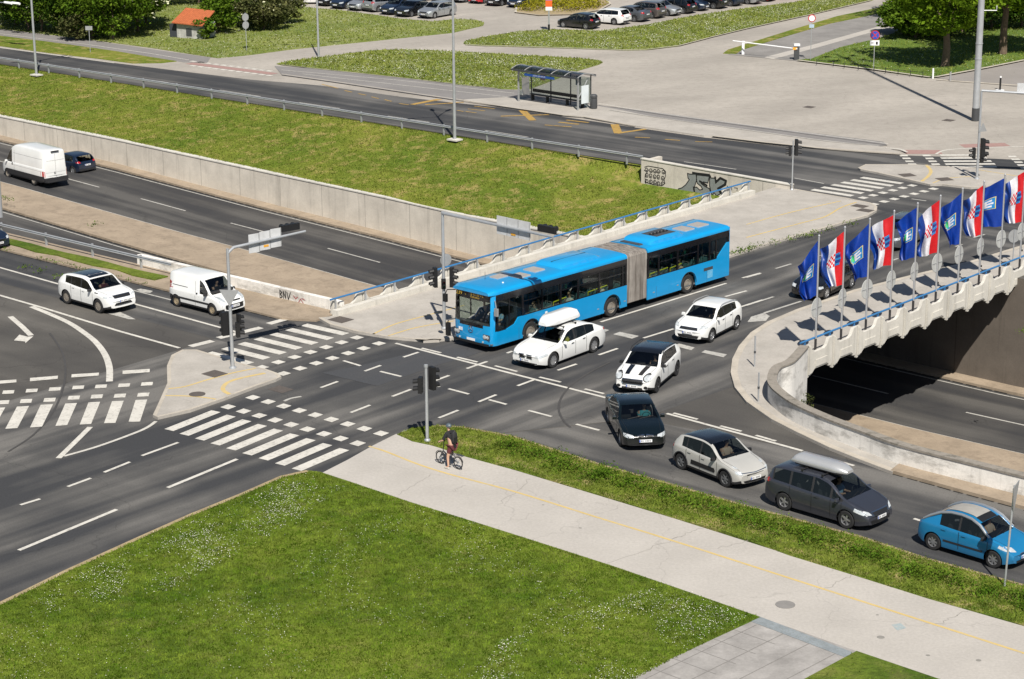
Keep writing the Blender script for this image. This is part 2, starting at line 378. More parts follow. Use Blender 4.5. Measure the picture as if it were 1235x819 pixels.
curve_w = smoothpts([W(103.95,-32.2,.9)]+[G(x, y, .9) for x, y in [(954,434.5),(938,442),(932,451),(932,462),(942,473),(963,487),(1000,503.5),(1045,520),(1090,536),(1160,554),(1235,572.5)]], 8)
curve_w = [(p.x, p.y) for p in curve_w]
for i in range(1, 30): curve_w.append((curve_w[-1][0]+DX*8, curve_w[-1][1]+DY*8))
def wp(*so): return [tuple(W(s, o)[:2]) for s, o in so]
gpoly = wp((-1500,2500),(-1500,-.6),(81.6,-.6),(81.6,-39.4),(-1500,-39.4),(-1500,-700),(600,-700),(600,-41.4))+curve_w[::-1]+wp((103.75,-32.1),(103.75,-12),(600,-12),(600,2500))
slab('ground', gpoly, 0., m_plain_a)
slab('bus_road', wp((81.9,-9),(82,-39.2),(80,-44),(82,-120),(99.4,-120),(99.2,-49),(103.,-43),(103.6,-34),(103.6,2.),(82.5,2.)), .004, m_road_b)
slab('side_road', [tuple(W(s,o)[:2]) for s, o in [(-80,-42),(81.,-42),(81.5,-46.4),(-80,-46.4)]], .007, m_road_s)
slab('near_road', [tuple(W(s,o)[:2]) for s, o in [(103.,-43.2),(112,-42.),(200,-41.4),(200,-52.),(125,-51.),(105,-49.3),(99.5,-48.8)]], .008, m_road_s)
edge_far = [(0,57.5),(140,76.4),(300,96),(390,103.6),(481,116.6),(546,124),(600,129.5),(678,141),(766,154),(849,166),(920,174),(981,180),(1087,187.5),(1160,190),(1300,196)]
ef = [tuple(p[:2]) for p in PX(edge_far)]
top_poly = wp((-120,-.5),(69.8,-.5),(82.2,-.9),(92,-3),(104,-9))+[tuple(G(1300,222)[:2])]+ef[::-1]+wp((-120,4.4))
slab('top_road', top_poly, .008, m_road_t)
slab('plaza', ef+wp((300,60),(300,800),(-400,800),(-400,8.),(-60,5.5)), .012, m_plaza)

def Zc(sc, x0, y0): return lambda *pts: [(x0+x/sc, y0+y/sc) for x, y in pts]
# grass areas and beds
g_b = [(-60,30),(0,35),(103,47.5),(181,58),(254,69.4),(263,70.6),(300,67),(352,60),(429.5,52),(546,40),(582.5,31.5),(584,28.5),(574.6,24.6),(548.7,23.8),(522,26.7),(481,23),(445,17.6),(414,13.5),(393,11.6),(359,8.3),(333,8),(310,-4),(200,-45),(-60,-60)]
slab('lawn_behind_cycle_path', [p[:2] for p in PX(g_b)], .07, m_gfar, .08)
slab('verge', [p[:2] for p in PX([(-50,37),(0,43.8),(60,51.3),(140,62.5),(181,69.5),(213,74.5),(195,76.5),(160,77),(120,71.5),(60,64.5),(0,56),(-50,50)])], .07, m_gslope, .08)
slab('cycle_path', [p[:2] for p in PX([(-60,30),(0,36),(103,48),(200,62),(254,69.6),(250,76),(222,75.5),(181,69.5),(104,56.3),(60,51),(0,44),(-60,37)])], .02, m_cyc)
g_c = [(333.7,77.7),(345,75),(385.5,70),(424,64.8),(455,61.4),(494,60.4),(559,63.5),(620,66.8),(677.7,70),(714,72.5),(725,74.2),(727,76),(722,78.5),(698.4,85.5),(660,100),(640,107.6),(620,108.3),(600,107.5),(559,103.6),(481,93.8),(429.5,88),(377.7,83),(339,79)]
slab('bus_stop_lawn', [p[:2] for p in PX(g_c)], .08, m_gfar, .09)
g_d = [(559,53),(560.4,50.5),(585,45.3),(626,38.9),(664.8,36.3),(724,38.2),(755.4,34.2),(781,30.5),(833,20.5),(885,12.7),(954,4.),(990,-2),(1060,-2.5),(1050.5,1.4),(981.4,17.6),(900,35.3),(859,45.3),(820,55.7),(781,60.4),(755.4,60.9),(678,58.3),(600,55.9),(585,55.7),(561.6,54.4)]
slab('car_park_lawn', [p[:2] for p in PX(g_d)], .09, m_gfar, .10)
g_e = [(872,65),(878,60.5),(950,38),(1010,20),(1073,7),(1100,0),(1100,8),(1073,14),(1000,29),(950,43.5),(895,60.5),(888,65.5)]
slab('verge_by_gravel', [p[:2] for p in PX(g_e)], .06, m_gslope, .07)
slab('gravel_lot', [p[:2] for p in PX([(878,66.3),(895,60.8),(950,43.8),(1000,29.3),(1073,14.3),(1130,4),(1130,30),(1052,49),(1014,58),(978,72),(962,74)])], .03, m_gravel)
slab('concrete_lane', [p[:2] for p in PX([(921.7,69.5),(980,54.5),(1073.6,28.5),(1073.6,33),(985,58),(932,72)])], .034, m_path)
g_f = [(962,73.4),(978.7,72),(1014,58),(1052,49),(1076,42),(1110,20),(1110,-20),(1330,-20),(1330,62),(1235,73.2),(1187.5,82.7),(1127.8,93.6),(1120,93.8),(1090,89.5),(1054.6,84.8),(1008.5,79.2)]
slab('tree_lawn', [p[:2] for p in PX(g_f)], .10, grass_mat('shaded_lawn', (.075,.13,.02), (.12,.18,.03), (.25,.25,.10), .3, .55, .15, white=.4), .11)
slab('paved_yard', [p[:2] for p in PX([(1130,95),(1235,75),(1330,66),(1330,116),(1235,106),(1190,101)])], .03, pavement('yard_asphalt', (.27,.25,.235), .9, .06, .2))
m = MB()
ribbon(m, PX([(962,74),(1008.5,79.7),(1054.6,85.3),(1090,90.2),(1120,94.4),(1129,94.2),(1187.5,83.4),(1235,73.9),(1330,62)]), .35, .125)
ribbon(m, PX([(1130,96.5),(1160,99),(1235,104),(1330,112)]), .5, .05)
ribbon(m, PX([(339,79),(377,83.2),(600,107.8)]), .10, .085)
ribbon(m, PX([(561,54.8),(585,56.2),(600,56.3),(678,58.8),(755,61.4),(781,60.8),(820,56.1),(859,45.7),(900,35.7),(981,17.9),(1050,1.6)]), .18, .11)
struct(m.build('kerb', m_kerb))
# long asphalt walk with the white cycle lines behind the bus bay
slab('walk', [p[:2] for p in PX([(331,80),(377.7,83.2),(481,94),(600,107.7),(640,110.5),(722,127.5),(800,137),(920,153.5),(1065,171.5),(1070,176),(1040,179),(920,166),(800,148.5),(735,140),(690,136),(620,128),(559,121.8),(546,120.7),(507,115.2),(404,99.9),(340,91)])], .04, m_cyc)
slab('bus_platform', [p[:2] for p in PX([(559,121.8),(620,118.5),(700,126),(740,133),(790,143),(900,158),(985,170),(1065,179),(1087,186.6),(981,179.3),(920,173.2),(859,165.7),(849,165.5),(766,153.4),(703.6,142.3),(678,140.5),(600,128.9),(570,124)])], .12, m_side, .13)
m = MB()
ribbon(m, PX([(340,91.3),(403.6,100.2),(507,115.6),(546,121.2),(559,123),(600,129.3),(678,140.9),(703.6,142.8),(766,154)]), .16, .15)
ribbon(m, PX([(859,166.2),(920,173.7),(981.4,180),(1040,184.3),(1087,187.5)]), .25, .15)
struct(m.build('kerb', m_kerb))
# traffic islands and corner sidewalks
isl1 = [(190.4,506.5),(184.5,503.6),(190,492),(202,465),(201.5,444),(207,431),(220,424.6),(238,424.6),(259,431),(298,442.9),(321,448),(335,453),(339.5,457),(333,460.5),(311,468),(270.5,483.4),(230,497.5)]
isl2 = [(1034.5,204.5),(1044,200.2),(1101,200.3),(1160,204),(1330,212),(1330,216),(1235,221.7),(1198,226),(1171,228.5),(1136,224.4),(1122,224.8),(1096,218.8),(1057,210),(1037.7,206.3)]
# sidewalk on the bridge beside the bus lane
s1 = [tuple(G(x, y)[:2]) for x, y in [(384,386),(398,394),(432,403),(469,409.3),(500,412),(530,413)]]
s1 = wp((81.7,-.6),(81.7,-40.4))+s1+wp((88.2,-40.6),(89.2,-39.),(89.8,-36),(89.8,-14),(90.2,-8))+[tuple(G(x, y)[:2]) for x, y in [(1030,266.7),(1047.5,262),(1057.3,256.2),(1058,251),(1050.7,247),(1021.5,241),(990,235.5),(960,230.3),(944,228)]]
s3o = [tuple(G(x, y)[:2]) for x, y in [(1300,281),(1235,297.5),(1168,318),(1100,334),(1030,352),(960,376),(925,391),(905,404),(891,420),(883,436),(881,452),(886,470),(900,487.5),(930,508.5),(960,524),(1000,543),(1035,557),(1076,572.5)]]
s3 = s3o+[tuple(G(1088,560.5)[:2])]+[q for q in curve_w[::-1] if q[1] > G(1090,536,.9)[1] + 0.0]+wp((103.7,-32.2),(103.7,-4.))
slab('sidewalk', s1, .12, m_side, .12); slab('sidewalk', s3, .12, m_side, .12)
slab('traffic_island', [p[:2] for p in PX(isl1)], .12, m_side, .12)
slab('traffic_island', [p[:2] for p in PX(isl2)], .12, m_side, .12)
m = MB()
def off_in(poly, d):
    poly = up([(p[0], p[1]) for p in poly]); n = len(poly); out = []
    for i in range(n):
        a = Vector(poly[i-1]); b = Vector(poly[(i+1) % n]); t = (b-a).normalized(); out.append(Vector(poly[i])+Vector((-t.y, t.x))*d)
    return out
ribbon(m, off_in(PX(isl1), .09), .16, .125, closed=True); ribbon(m, off_in(PX(isl2), .09), .16, .125, closed=True)
def side_off(pts, d):
    P = [Vector((p[0], p[1])) for p in pts]; out = []
    for i in range(len(P)):
        t = (P[min(i+1, len(P)-1)]-P[max(i-1, 0)]).normalized(); out.append(P[i]+Vector((-t.y, t.x))*d)
    return out
ribbon(m, side_off(s1[2:-1], .085), .16, .124)
ribbon(m, side_off(s3o, .155), .30, .127)
struct(m.build('kerb', m_kerb))
# brown strip between near wall and road 2, its slotted kerb
slab('old_strip', wp((-80,-39.4),(81.5,-39.4),(81.6,-41.2),(80,-42),(-80,-42)), .10, m_brown, .1)
slab('old_strip', [tuple(G(1074,571)[:2]), tuple(G(1087,560.5)[:2]), tuple(G(1235,598)[:2]), tuple(G(1500,668)[:2]), tuple(G(1500,690)[:2]), tuple(G(1235,615)[:2]), tuple(G(1150,592)[:2])], .14, m_brown, .14)
m = MB(); rng = random.Random(3)
def slots(m, s0, s1_, o, zf, w=.09):
    s = s0
    while s < s1_:
        L = rng.uniform(.35, .8); a, b = W(s, o), W(s+L, o); z = zf(s)
        t = Vector((NX, NY, 0))*w/2
        m.add([a-t+Vector((0,0,z)), b-t+Vector((0,0,zf(s+L))), b+t+Vector((0,0,zf(s+L))), a+t+Vector((0,0,z))], [(0,1,2,3)]); s += L+rng.uniform(.1, .25)
slots(m, -20, 80, -42.03, lambda s: .012, .16); slots(m, 5, 104, -13.08, lambda s: zhw(s)+.02, .14); slots(m, 5, 100, -26.06, lambda s: zhw(s)+.02, .16)
p = [G(x, y) for x, y in [(1076,571.5),(1150,592.3),(1235,615.3),(1330,641)]]
for a, b in zip(p, p[1:]):
    L = (b-a).length; t = (b-a)/L; q = 0
    while q < L-.7:
        e = rng.uniform(.4, .8); k = Vector((-t.y, t.x, 0))*.07; A = a+t*q+Vector((0,0,.012)); B = A+t*e; m.add([A-k, B-k, B+k, A+k], [(0,1,2,3)]); q += e+rng.uniform(.08, .2)
struct(m.build('kerb_slots', m_slotd))
gb = []; n_ = 60
for i in range(n_+1): s = -30+i*(99.5/n_); gb.append((s, -40.35+.08*math.sin(i*1.7)))
for i in range(n_+1): s = 69.5-i*(99.5/n_); gb.append((s, -41.2-.15*math.sin(i*2.3)))
slab('grass_band', wp(*gb), .16, m_grass, .07)
# near verge with low shrubs, path, lawn
s4 = [(478.8,527),(497,519.5),(528,516),(559,518),(585,523),(620,529.5),(720,562),(811.6,588),(885,609),(900,613.6),(1035.6,650),(1117,677),(1235,709.5),(1500,786),(1500,835),(1235,758),(1121,726),(1029,697),(951,673),(869.4,642.5),(815,629),(720,599),(620,569.7),(559,553),(520,539.5),(497,534.7)]
S4 = [p[:2] for p in PX(s4)]
slab('verge', S4, .12, grass_mat('verge_grass', (.085,.135,.016), (.16,.195,.032), (.40,.31,.15), .75, .50, .3), .12)
path = [(478,526),(450,540),(420,557),(385,575),(429.5,586.5),(494,608.6),(570,632),(672,664.6),(740,686.7),(820,714),(917,747.5),(1033,789),(1140,825),(1400,915),(1500,835),(1121,726),(815,629),(620,569.7),(520,540),(497,535.2)]
slab('path', [p[:2] for p in PX(path)], .10, m_path, .10)
lawn = [(-60,757),(0,732),(81,692),(162,655),(230,624.5),(291,599.6),(340,578),(371,571),(385.5,572.5),(429.5,587),(494,609),(570,632.5),(672,665),(740,687),(820,714.5),(917,748.5),(815,795.6),(768,819),(600,899),(200,1090),(-400,1300),(-400,900)]
LAWN = [p[:2] for p in PX(lawn)]
slab('lawn', LAWN, .13, m_grass, .14)
lawn2 = [(1033,789.5),(1140,826),(1400,917),(1700,1020),(1700,1300),(300,1300),(500,1080),(978,819)]
LAWN2 = [p[:2] for p in PX(lawn2)]
slab('lawn', LAWN2, .13, m_grass, .14)
slab('slab_paving', [p[:2] for p in PX([(917,748),(1033,789.5),(978,819.5),(500,1080),(300,1190),(0,1190),(200,1090),(600,899),(768,819),(815,795.6)])], .115, m_tile)
m = MB() # paving joints
tp = [G(x, y) for x, y in [(905,755),(1020,795)]]; td = (tp[1]-tp[0]).normalized(); tn = Vector((td.y, -td.x, 0))
for k in range(9):
    a = tp[0]-td*3+tn*(k*1.0-.2)
    if k: ribbon(m, [a+td*0.2, a+td*4.6], .03, .119)
m2 = G(917,748.5)
for k in range(0, 7):
    a = tp[0]+td*(k*1.05+.25); ribbon(m, [a, a+tn*9], .03, .121)
jt = [G(x, y) for x, y in [(815,795.6),(917,749),(1032,789.5),(985,815.5)]]
struct(m.build('paving_joints', plain('joint_dark', (.20,.19,.18), .9)))
m = MB(); m.flat(up([tuple(p[:2]) for p in PX([(914,747),(926,751.5),(1028,791),(1020,797.5),(905,753.5)])]), .124); struct(m.build('drain_channel', plain('drain_grey', (.24,.27,.29), .8, var=.2, vs=4, wear=((.12,.13,.08), .7))))
# dry earth margin of lawn
m = MB(); ribbon(m, PX([(-60,757),(0,732.5),(81,692.5),(162,655.5),(230,625),(291,600.2),(340,578.6),(371,571.8)]), .20, .136)
struct(m.build('dry_margin', pavement('dry_earth', (.34,.27,.16), .75, .15, 2.2, crack=False)))
m = MB(); ribbon(m, PX([(528,516.5),(559,518.5),(585,523.5),(620,530),(720,562.5),(811.6,588.5),(900,614),(1035.6,650.5),(1117,677.5),(1235,710),(1400,758)]), .14, .127)
struct(m.build('dry_margin', MATS['dry_earth']))

# the underpass trench
def strip(name, mat, s_list, o0, o1, z0, z1, kind='structure'):
    m = MB(); n = len(s_list); vs = []
    for s in s_list: vs.append(W(s, o0, z0(s))); vs.append(W(s, o1, z1(s)))
    m.add(vs, [(2*i, 2*i+2, 2*i+3, 2*i+1) for i in range(n-1)])
    o = m.build(name, mat, recalc=False); return struct(o, kind)
SL = [-80, -40, 0, 16, 31, 40, 48, 58, 65, 74, 82, 95, 104, 130, 200, 300]
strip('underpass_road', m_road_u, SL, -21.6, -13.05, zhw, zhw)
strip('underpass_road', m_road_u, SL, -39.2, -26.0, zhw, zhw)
m = MB()
for (o0, o1) in ((-13.05, -12.0), (-26.0, -21.6), (-39.2, -36.2)):
    vs = []
    for s in SL: z = zhw(s); vs += [W(s, o0, z-.1), W(s, o0, z+.15), W(s, o1, z+.15), W(s, o1, z-.1)]
    for i in range(len(SL)-1):
        for k in range(3): m.add([vs[4*i+k], vs[4*i+4+k], vs[4*i+5+k], vs[4*i+1+k]], [(0,1,2,3)])
struct(m.build('median', m_brown))
# grass slope, slightly uneven
def zsl(s, o):
    t = min(1, max(0, (-1.2-o)/10.7)); z0 = -.04 if s < 62 else (-.04-1.15*min(1, (s-62)/8.5))
    zz = z0+(lerp(ZWT, s)+.03-z0)*(t**.92)
    if s > 62 and o > -1.45: zz = -.03+(zz+.03)*min(1, (-.55-o)/.9)
    return zz+.10*noise.noise(Vector((s*.25, o*.4, 3)))*math.sin(math.pi*t)
m = MB(); ns, no = 120, 16; vs = []
for i in range(ns+1):
    s = -80+i*(162.2/ns)
    for j in range(no+1):
        o = -.55-11.42*j/no; vs.append(W(s, o, zsl(s, o)))
m.add(vs, [(i*(no+1)+j, i*(no+1)+j+1, (i+1)*(no+1)+j+1, (i+1)*(no+1)+j) for i in range(ns) for j in range(no)])
sl = m.build('grass_slope', m_gslope, smooth=True, angle=180); struct(sl)
if sl.data.polygons[0].normal.z < 0: sl.data.flip_normals()
# retaining walls
def wall(name, mat, s_list, o0, o1, zb, zt, label, cap=True):
    t = thing(name, label, 'wall', W(s_list[0], (o0+o1)/2, zb(s_list[0])))
    inv = t.location.copy(); m = MB(); vs = []
    for s in s_list: vs += [W(s, o0, zb(s))-inv, W(s, o0, zt(s))-inv, W(s, o1, zt(s))-inv, W(s, o1, zb(s))-inv]
    n = len(s_list)
    for i in range(n-1):
        for k in range(3): m.add([vs[4*i+k], vs[4*i+4+k], vs[4*i+5+k], vs[4*i+1+k]], [(0,1,2,3)])
    m.add(vs[:4], [(0,1,2,3)]); m.add(vs[-4:], [(3,2,1,0)])
    m.build('wall_face', mat, t)
    if cap:
        m = MB(); vs = []
        for s in s_list: vs += [W(s, o0-.04, zt(s))-inv, W(s, o0-.04, zt(s)+.07)-inv, W(s, o1+.04, zt(s)+.07)-inv, W(s, o1+.04, zt(s))-inv]
        for i in range(n-1):
            for k in range(4): q = (k+1) % 4; m.add([vs[4*i+k], vs[4*i+4+k], vs[4*i+4+q], vs[4*i+q]], [(0,1,2,3)])
        m.build('coping', m_panel, t)
    return t
wall('retaining_wall', m_conc, SL[:10]+[81.9], -12.02, -11.6, lambda s: zhw(s)-.2, lambda s: lerp(ZWT, s), 'long stained concrete retaining wall below the grass slope, with vertical joints')
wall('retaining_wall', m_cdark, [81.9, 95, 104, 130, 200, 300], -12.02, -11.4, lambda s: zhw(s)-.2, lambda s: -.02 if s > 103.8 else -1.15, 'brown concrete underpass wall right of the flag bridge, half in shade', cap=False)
wall('retaining_wall', m_concw, [-80, 0, 40, 66, 66.01, 81.5], -39.45, -39.15, lambda s: zhw(s)-.2, lambda s: -.02 if s < 66.005 else .62, 'white painted wall above the underpass ending at the bridge sidewalk, scribbled at its end', cap=False)
# curved parapet wall on the right
t = thing('parapet_wall', 'curved white weather-stained parapet wall sweeping round from the flag bridge', 'wall', (*curve_w[0], 0)); inv = Vector((*curve_w[0], 0))
cw = [Vector((p[0], p[1], 0)) for p in curve_w]; m = MB(); mc = MB(); n = len(cw)
for i in range(n-1):
    def fr(k):
        a = cw[max(k-1, 0)]; b = cw[min(k+1, n-1)]; tt = (b-a).normalized(); return cw[k], Vector((-tt.y, tt.x, 0))
    (p, k1), (q, k2) = fr(i), fr(i+1); h = .17
    def ringp(p, k, zt): return [p-k*h+Vector((0,0,-.1))-inv, p-k*h+Vector((0,0,zt))-inv, p+k*h+Vector((0,0,zt))-inv, p+k*h+Vector((0,0,-6.2))-inv]
    a = ringp(p, k1, .84); b = ringp(q, k2, .84)
    for j in range(3): m.add([a[j], b[j], b[j+1], a[j+1]], [(0,1,2,3)])
    c = [p-k1*.21, p+k1*.21]; d = [q-k2*.21, q+k2*.21]
    for z0, z1 in ((.84, .92),):
        A = [c[0]+Vector((0,0,z0))-inv, c[0]+Vector((0,0,z1))-inv, c[1]+Vector((0,0,z1))-inv, c[1]+Vector((0,0,z0))-inv]
        B = [d[0]+Vector((0,0,z0))-inv, d[0]+Vector((0,0,z1))-inv, d[1]+Vector((0,0,z1))-inv, d[1]+Vector((0,0,z0))-inv]
        for j in range(4): mc.add([A[j], B[j], B[(j+1) % 4], A[(j+1) % 4]], [(0,1,2,3)])
m.build('wall_face', m_concw, t); mc.build('coping', pavement('mossy_coping', (.33,.30,.26), .6, .15, 1.6, stain=(.09,.085,.07), stain_amt=.75, crack=False), t)

# bridge deck, piers, parapets with precast panels and blue rails
br = thing('road_bridge', 'concrete road bridge carrying the bus road over the underpass', 'bridge', W(92, -23.8, -1)); bi = br.location.copy()
m = MB(); vs = wp((81.7,-39.3),(81.7,-12.0),(103.6,-12.0),(103.6,-39.3))
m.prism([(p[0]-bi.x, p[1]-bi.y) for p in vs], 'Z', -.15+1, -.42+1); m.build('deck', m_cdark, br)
m = MB()
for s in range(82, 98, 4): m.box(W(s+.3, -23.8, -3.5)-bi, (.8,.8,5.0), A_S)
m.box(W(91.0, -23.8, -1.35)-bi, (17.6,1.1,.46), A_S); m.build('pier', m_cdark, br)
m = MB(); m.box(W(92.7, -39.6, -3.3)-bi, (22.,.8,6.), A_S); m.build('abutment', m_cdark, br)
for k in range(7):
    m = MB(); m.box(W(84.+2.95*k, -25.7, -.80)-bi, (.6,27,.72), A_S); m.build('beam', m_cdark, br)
OUT = [(.03,.80),(.22,.78),(.38,.52),(.58,.38),(1.36,.38),(1.60,.50),(1.76,.78),(2.05,.80),(2.05,-.44),(1.98,-.56),(1.78,-.56),(1.76,-.42),(.62,-.42),(.36,-.62),(.03,-.74)]
def parapet(side, o_start, count, label):
    s0 = 103.74 if side > 0 else 81.56
    t = thing('bridge_parapet', label, 'parapet', W(s0, o_start, 0)); M = Matrix.Rotation(A_O, 4, 'Z')
    n = 0; sgn = -1 if side > 0 else 1      # outward is +s on the right side; local y = -s
    for k in range(count):
        m = MB(); m.prism([(x+k*2.1, z) for x, z in OUT], 'Y', 0, sgn*.16)
        m.prism([(k*2.1+.06, -.6),(k*2.1+.30,-.5),(k*2.1+.22,.70),(k*2.1+.06,.74)], 'Y', sgn*.163, sgn*.24)
        m.prism([(k*2.1+.66,-.34),(k*2.1+1.62,-.34),(k*2.1+1.62,-.02),(k*2.1+.66,-.02)], 'Y', sgn*.163, sgn*.20)
        o = m.build('precast_panel', m_panel, t); 
    r = MB(); L = count*2.1
    r.tube([(-.25, -sgn*.1, .93), (L+.1, -sgn*.1, .93)], .05, 8); r.build('handrail', m_blue, t)
    for k in range(0, count+1):
        r = MB(); r.box((min(k*2.1+.10, L-.05), -sgn*.1, .45), (.07,.07,.92)); r.build('post', m_galv if side < 0 else m_blue, t)
    if side < 0:
        r = MB(); r.box((L/2, -.28, .20), (L+.3,.34,.40)); r.build('plinth', m_panel, t)
    t.rotation_euler.z = A_O; return t
PO = [SO(G(x, y, .12)) for x, y in [(975.6,425.8),(1008.4,414.3),(1039.9,402.3),(1070.9,391),(1100.4,380.3),(1130,369.5),(1157.6,359.8),(1185,349.6),(1212.4,339.7)]]
PS = sum(p[0] for p in PO)/9; PB = sum((i-4)*PO[i][1] for i in range(9))/60; PA = sum(p[1] for p in PO)/9-4*PB
print('poles', PS, PA, PB)
parapet(1, PA-.98, 16, 'right-hand bridge parapet of pale precast panels under a blue rail, below the flags')
parapet(-1, -40.0, 17, 'left-hand bridge parapet with thin blue handrail behind the bus sidewalk')
# graffiti wall
gw = thing('graffiti_wall', 'low concrete wall with silver and black graffiti at the top of the grass slope', 'wall', W(70.2, -1.45, 0), A_S)
m = MB(); m.prism([(.95,-3.2),(12.6,-3.2),(12.6,.36),(.95,.56)], 'Y', 0, .3); m.prism([(.95,.48),(1.25,.48),(1.25,-.3),(.95,-.3)], 'Y', .302, 1.9)
m.build('wall_face', m_conc, gw)
m = MB(); m.prism([(.91,.562),(12.63,.362),(12.63,.42),(.91,.62)], 'Y', -.04, .34); m.build('coping', m_panel, gw)
# ------------------------------------------------------------------ graffiti (flat spray paint on the wall)
m_spb = plain('spray_black', (.012,.012,.014), .6); m_sps = plain('spray_silver', (.33,.35,.36), .4, .4)
def onwall(pts, sc=11.2273, x0=770, y0=190):
    """photo detail coordinates to wall-local (x,z) on plane o=-1.45"""
    out = []
    for x, y in pts:
        px, py = x0+x/sc, y0+y/sc
        a0 = px-617.5; b0 = py-409.5
        u = (a0*math.cos(CAM_R)-b0*math.sin(CAM_R))/CAM_F; v = (a0*math.sin(CAM_R)+b0*math.cos(CAM_R))/CAM_F
        d = Vector((u, math.cos(CAM_P)-v*math.sin(CAM_P), -math.sin(CAM_P)-v*math.cos(CAM_P)))
        base = W(70.2, -1.45); t = (base.x*NX+base.y*NY)/(d.x*NX+d.y*NY); p = d*t+Vector((0,0,CAM_H))
        out.append(((p.x-base.x)*DX+(p.y-base.y)*DY, p.z))
    return out
def wallflat(m, pts, y):
    q = onwall(pts); m.prism(q, 'Y', y, y-.002)
m = MB()
one = [(665,215),(700,225),(780,225),(790,300),(760,400),(745,430),(770,500),(800,545),(700,515),(530,475),(540,425),(590,410),(640,370),(690,300),(672,275)]
ess = [(790,235),(960,255),(940,345),(880,330),(850,350),(900,390),(960,420),(990,500),(960,560),(880,565),(800,545),(760,470),(755,405),(790,400),(830,440),(870,430),(850,390),(800,350),(785,300)]
kay = [(965,275),(1035,280),(1045,350),(1110,290),(1175,320),(1165,360),(1070,415),(1110,490),(1060,520),(1020,470),(1010,520),(985,470),(965,380)]
for P in (one, ess, kay): wallflat(m, P, -.004)
m.build('silver_letters', m_sps, gw)
def strokes(m, pl, w, y, conv=onwall, close=False):
    for P in pl:
        q = conv(P)
        if close: q = q+[q[0]]
        for i, (a, b) in enumerate(zip(q, q[1:])):
            d = Vector((b[0]-a[0], b[1]-a[1]));
            if d.length < 1e-4: continue
            e = d.normalized(); k = Vector((-e.y, e.x))*w/2; a2 = Vector(a)-e*w*.3; b2 = Vector(b)+e*w*.3; yy = y-.0004*(i % 7)
            m.add([(a2.x-k.x, yy, a2.y-k.y), (b2.x-k.x, yy, b2.y-k.y), (b2.x+k.x, yy, b2.y+k.y), (a2.x+k.x, yy, a2.y+k.y)], [(0,1,2,3)])
m = MB()
strokes(m, [one, ess, kay], .065, -.008, close=True)
strokes(m, [[(735,205),(790,215),(960,235),(975,260)],[(1040,265),(1050,330),(1110,275),(1190,315),(1180,365),(1090,420),(1130,490)],[(750,400),(760,480),(810,550)],[(830,320),(930,380)]], .13, -.012)
m.build('black_outline', m_spb, gw)
m = MB(); rg = random.Random(5)
for r, y in enumerate((160, 240, 325)):     # dense curly lettering, three rows
    for c in range(5):
        cx, cy = 110+c*56+rg.uniform(-6, 6), y+c*8+rg.uniform(-6, 6); P = []
        for k in range(15): a = k*.62+r; rr = 27-k*1.3; P.append((cx+rr*math.cos(a), cy+rr*1.25*math.sin(a)))
        strokes(m, [P], .05, -.006)
strokes(m, [[(85,130),(130,115),(220,130),(330,150),(370,190),(365,260),(350,300),(360,350),(320,380),(200,365),(95,335),(90,250),(120,200),(80,170)]], .05, -.009)
strokes(m, [[(1195,430),(1205,385),(1215,440),(1228,395)],[(1260,400),(1265,440)],[(1300,410),(1340,415),(1335,450)]], .05, -.006)
m.build('black_scribble', m_spb, gw)
# small scribble near the end of the white wall
sc = thing('wall_scribble', 'small black and red scribble on the end of the white wall', 'graffiti', W(77.2, -39.46, .1), A_S)
m = MB(); idt = lambda P: P
strokes(m, [[(0,0),(.0,.42),(.16,.32),(.02,.22),(.18,.1),(0,0)],[(.26,0),(.26,.40),(.42,.05),(.42,.42)],[(.52,.4),(.62,.02),(.78,.42)]], .05, -.004, idt); m.build('black_writing', m_spb, sc)
m = MB(); strokes(m, [[(1.0,.3),(1.15,.15),(1.3,.28)],[(1.35,0),(1.5,.2),(1.7,.02)],[(1.6,.25),(1.8,.2)]], .035, -.004, idt); m.build('red_writing', plain('spray_red', (.4,.05,.06), .6), sc)

# ------------------------------------------------------------------ road markings
QK = [0]
mk = MB(); mf = MB(); my = MB(); myf = MB(); mr = MB(); md = MB()
ZM = .014
def ln(pts, w=.15, m=mk, z=ZM): QK[0] += 1; ribbon(m, PX(pts, 0), w, z+.0001*(QK[0] % 20))
def q(pts, m=mk, z=ZM): QK[0] += 1; m.flat(up([tuple(p[:2]) for p in PX(pts)]), z+.0025+.0001*(QK[0] % 20))
def wrl(a, b, w, m=mk, z=ZM): ribbon(m, [a, b], w, z)
def rows(first, last, n, z=ZM, L=.5, dirv=None, m=mk, w=.5):
    a, b = G(*first), G(*last); u = (b-a).normalized(); v = dirv or Vector((-u.y, u.x, 0))
    for i in range(n):
        c = a+(b-a)*i/(n-1); c1, c2 = c-v*L/2, c+v*L/2; m.add([c1-u*w/2, c1+u*w/2, c2+u*w/2, c2-u*w/2], [(0,1,2,3)])
        for k in range(4): x_, y_, _ = m.v[-4+k]; m.v[-4+k] = (x_, y_, z)
def zebra(f0, f1, l0, l1, n, w=.5, z=ZM, m=mk):
    a0, a1, b0, b1 = G(*f0), G(*f1), G(*l0), G(*l1)
    for i in range(n): t = i/(n-1); wrl(a0.lerp(b0, t), a1.lerp(b1, t), w, m, z)
zebra((203.6,519),(260.6,496.3),(357.6,566.9),(415.5,542),9)
vA = (G(304.6,480)-G(275.2,491)).normalized()
rows((305,479.7),(459.6,523),9, dirv=vA); rows((275.2,491),(431.4,535),9, dirv=vA)
zebra((366.6,391.9),(417.2,403.4),(251.3,425.7),(301.9,438.8),7)
vB = (G(457,414.5)-G(430.4,407.4)).normalized()
rows((430.4,407.4),(315.8,443.3),7, dirv=vB); rows((457,414.5),(342,450.8),7, dirv=vB)
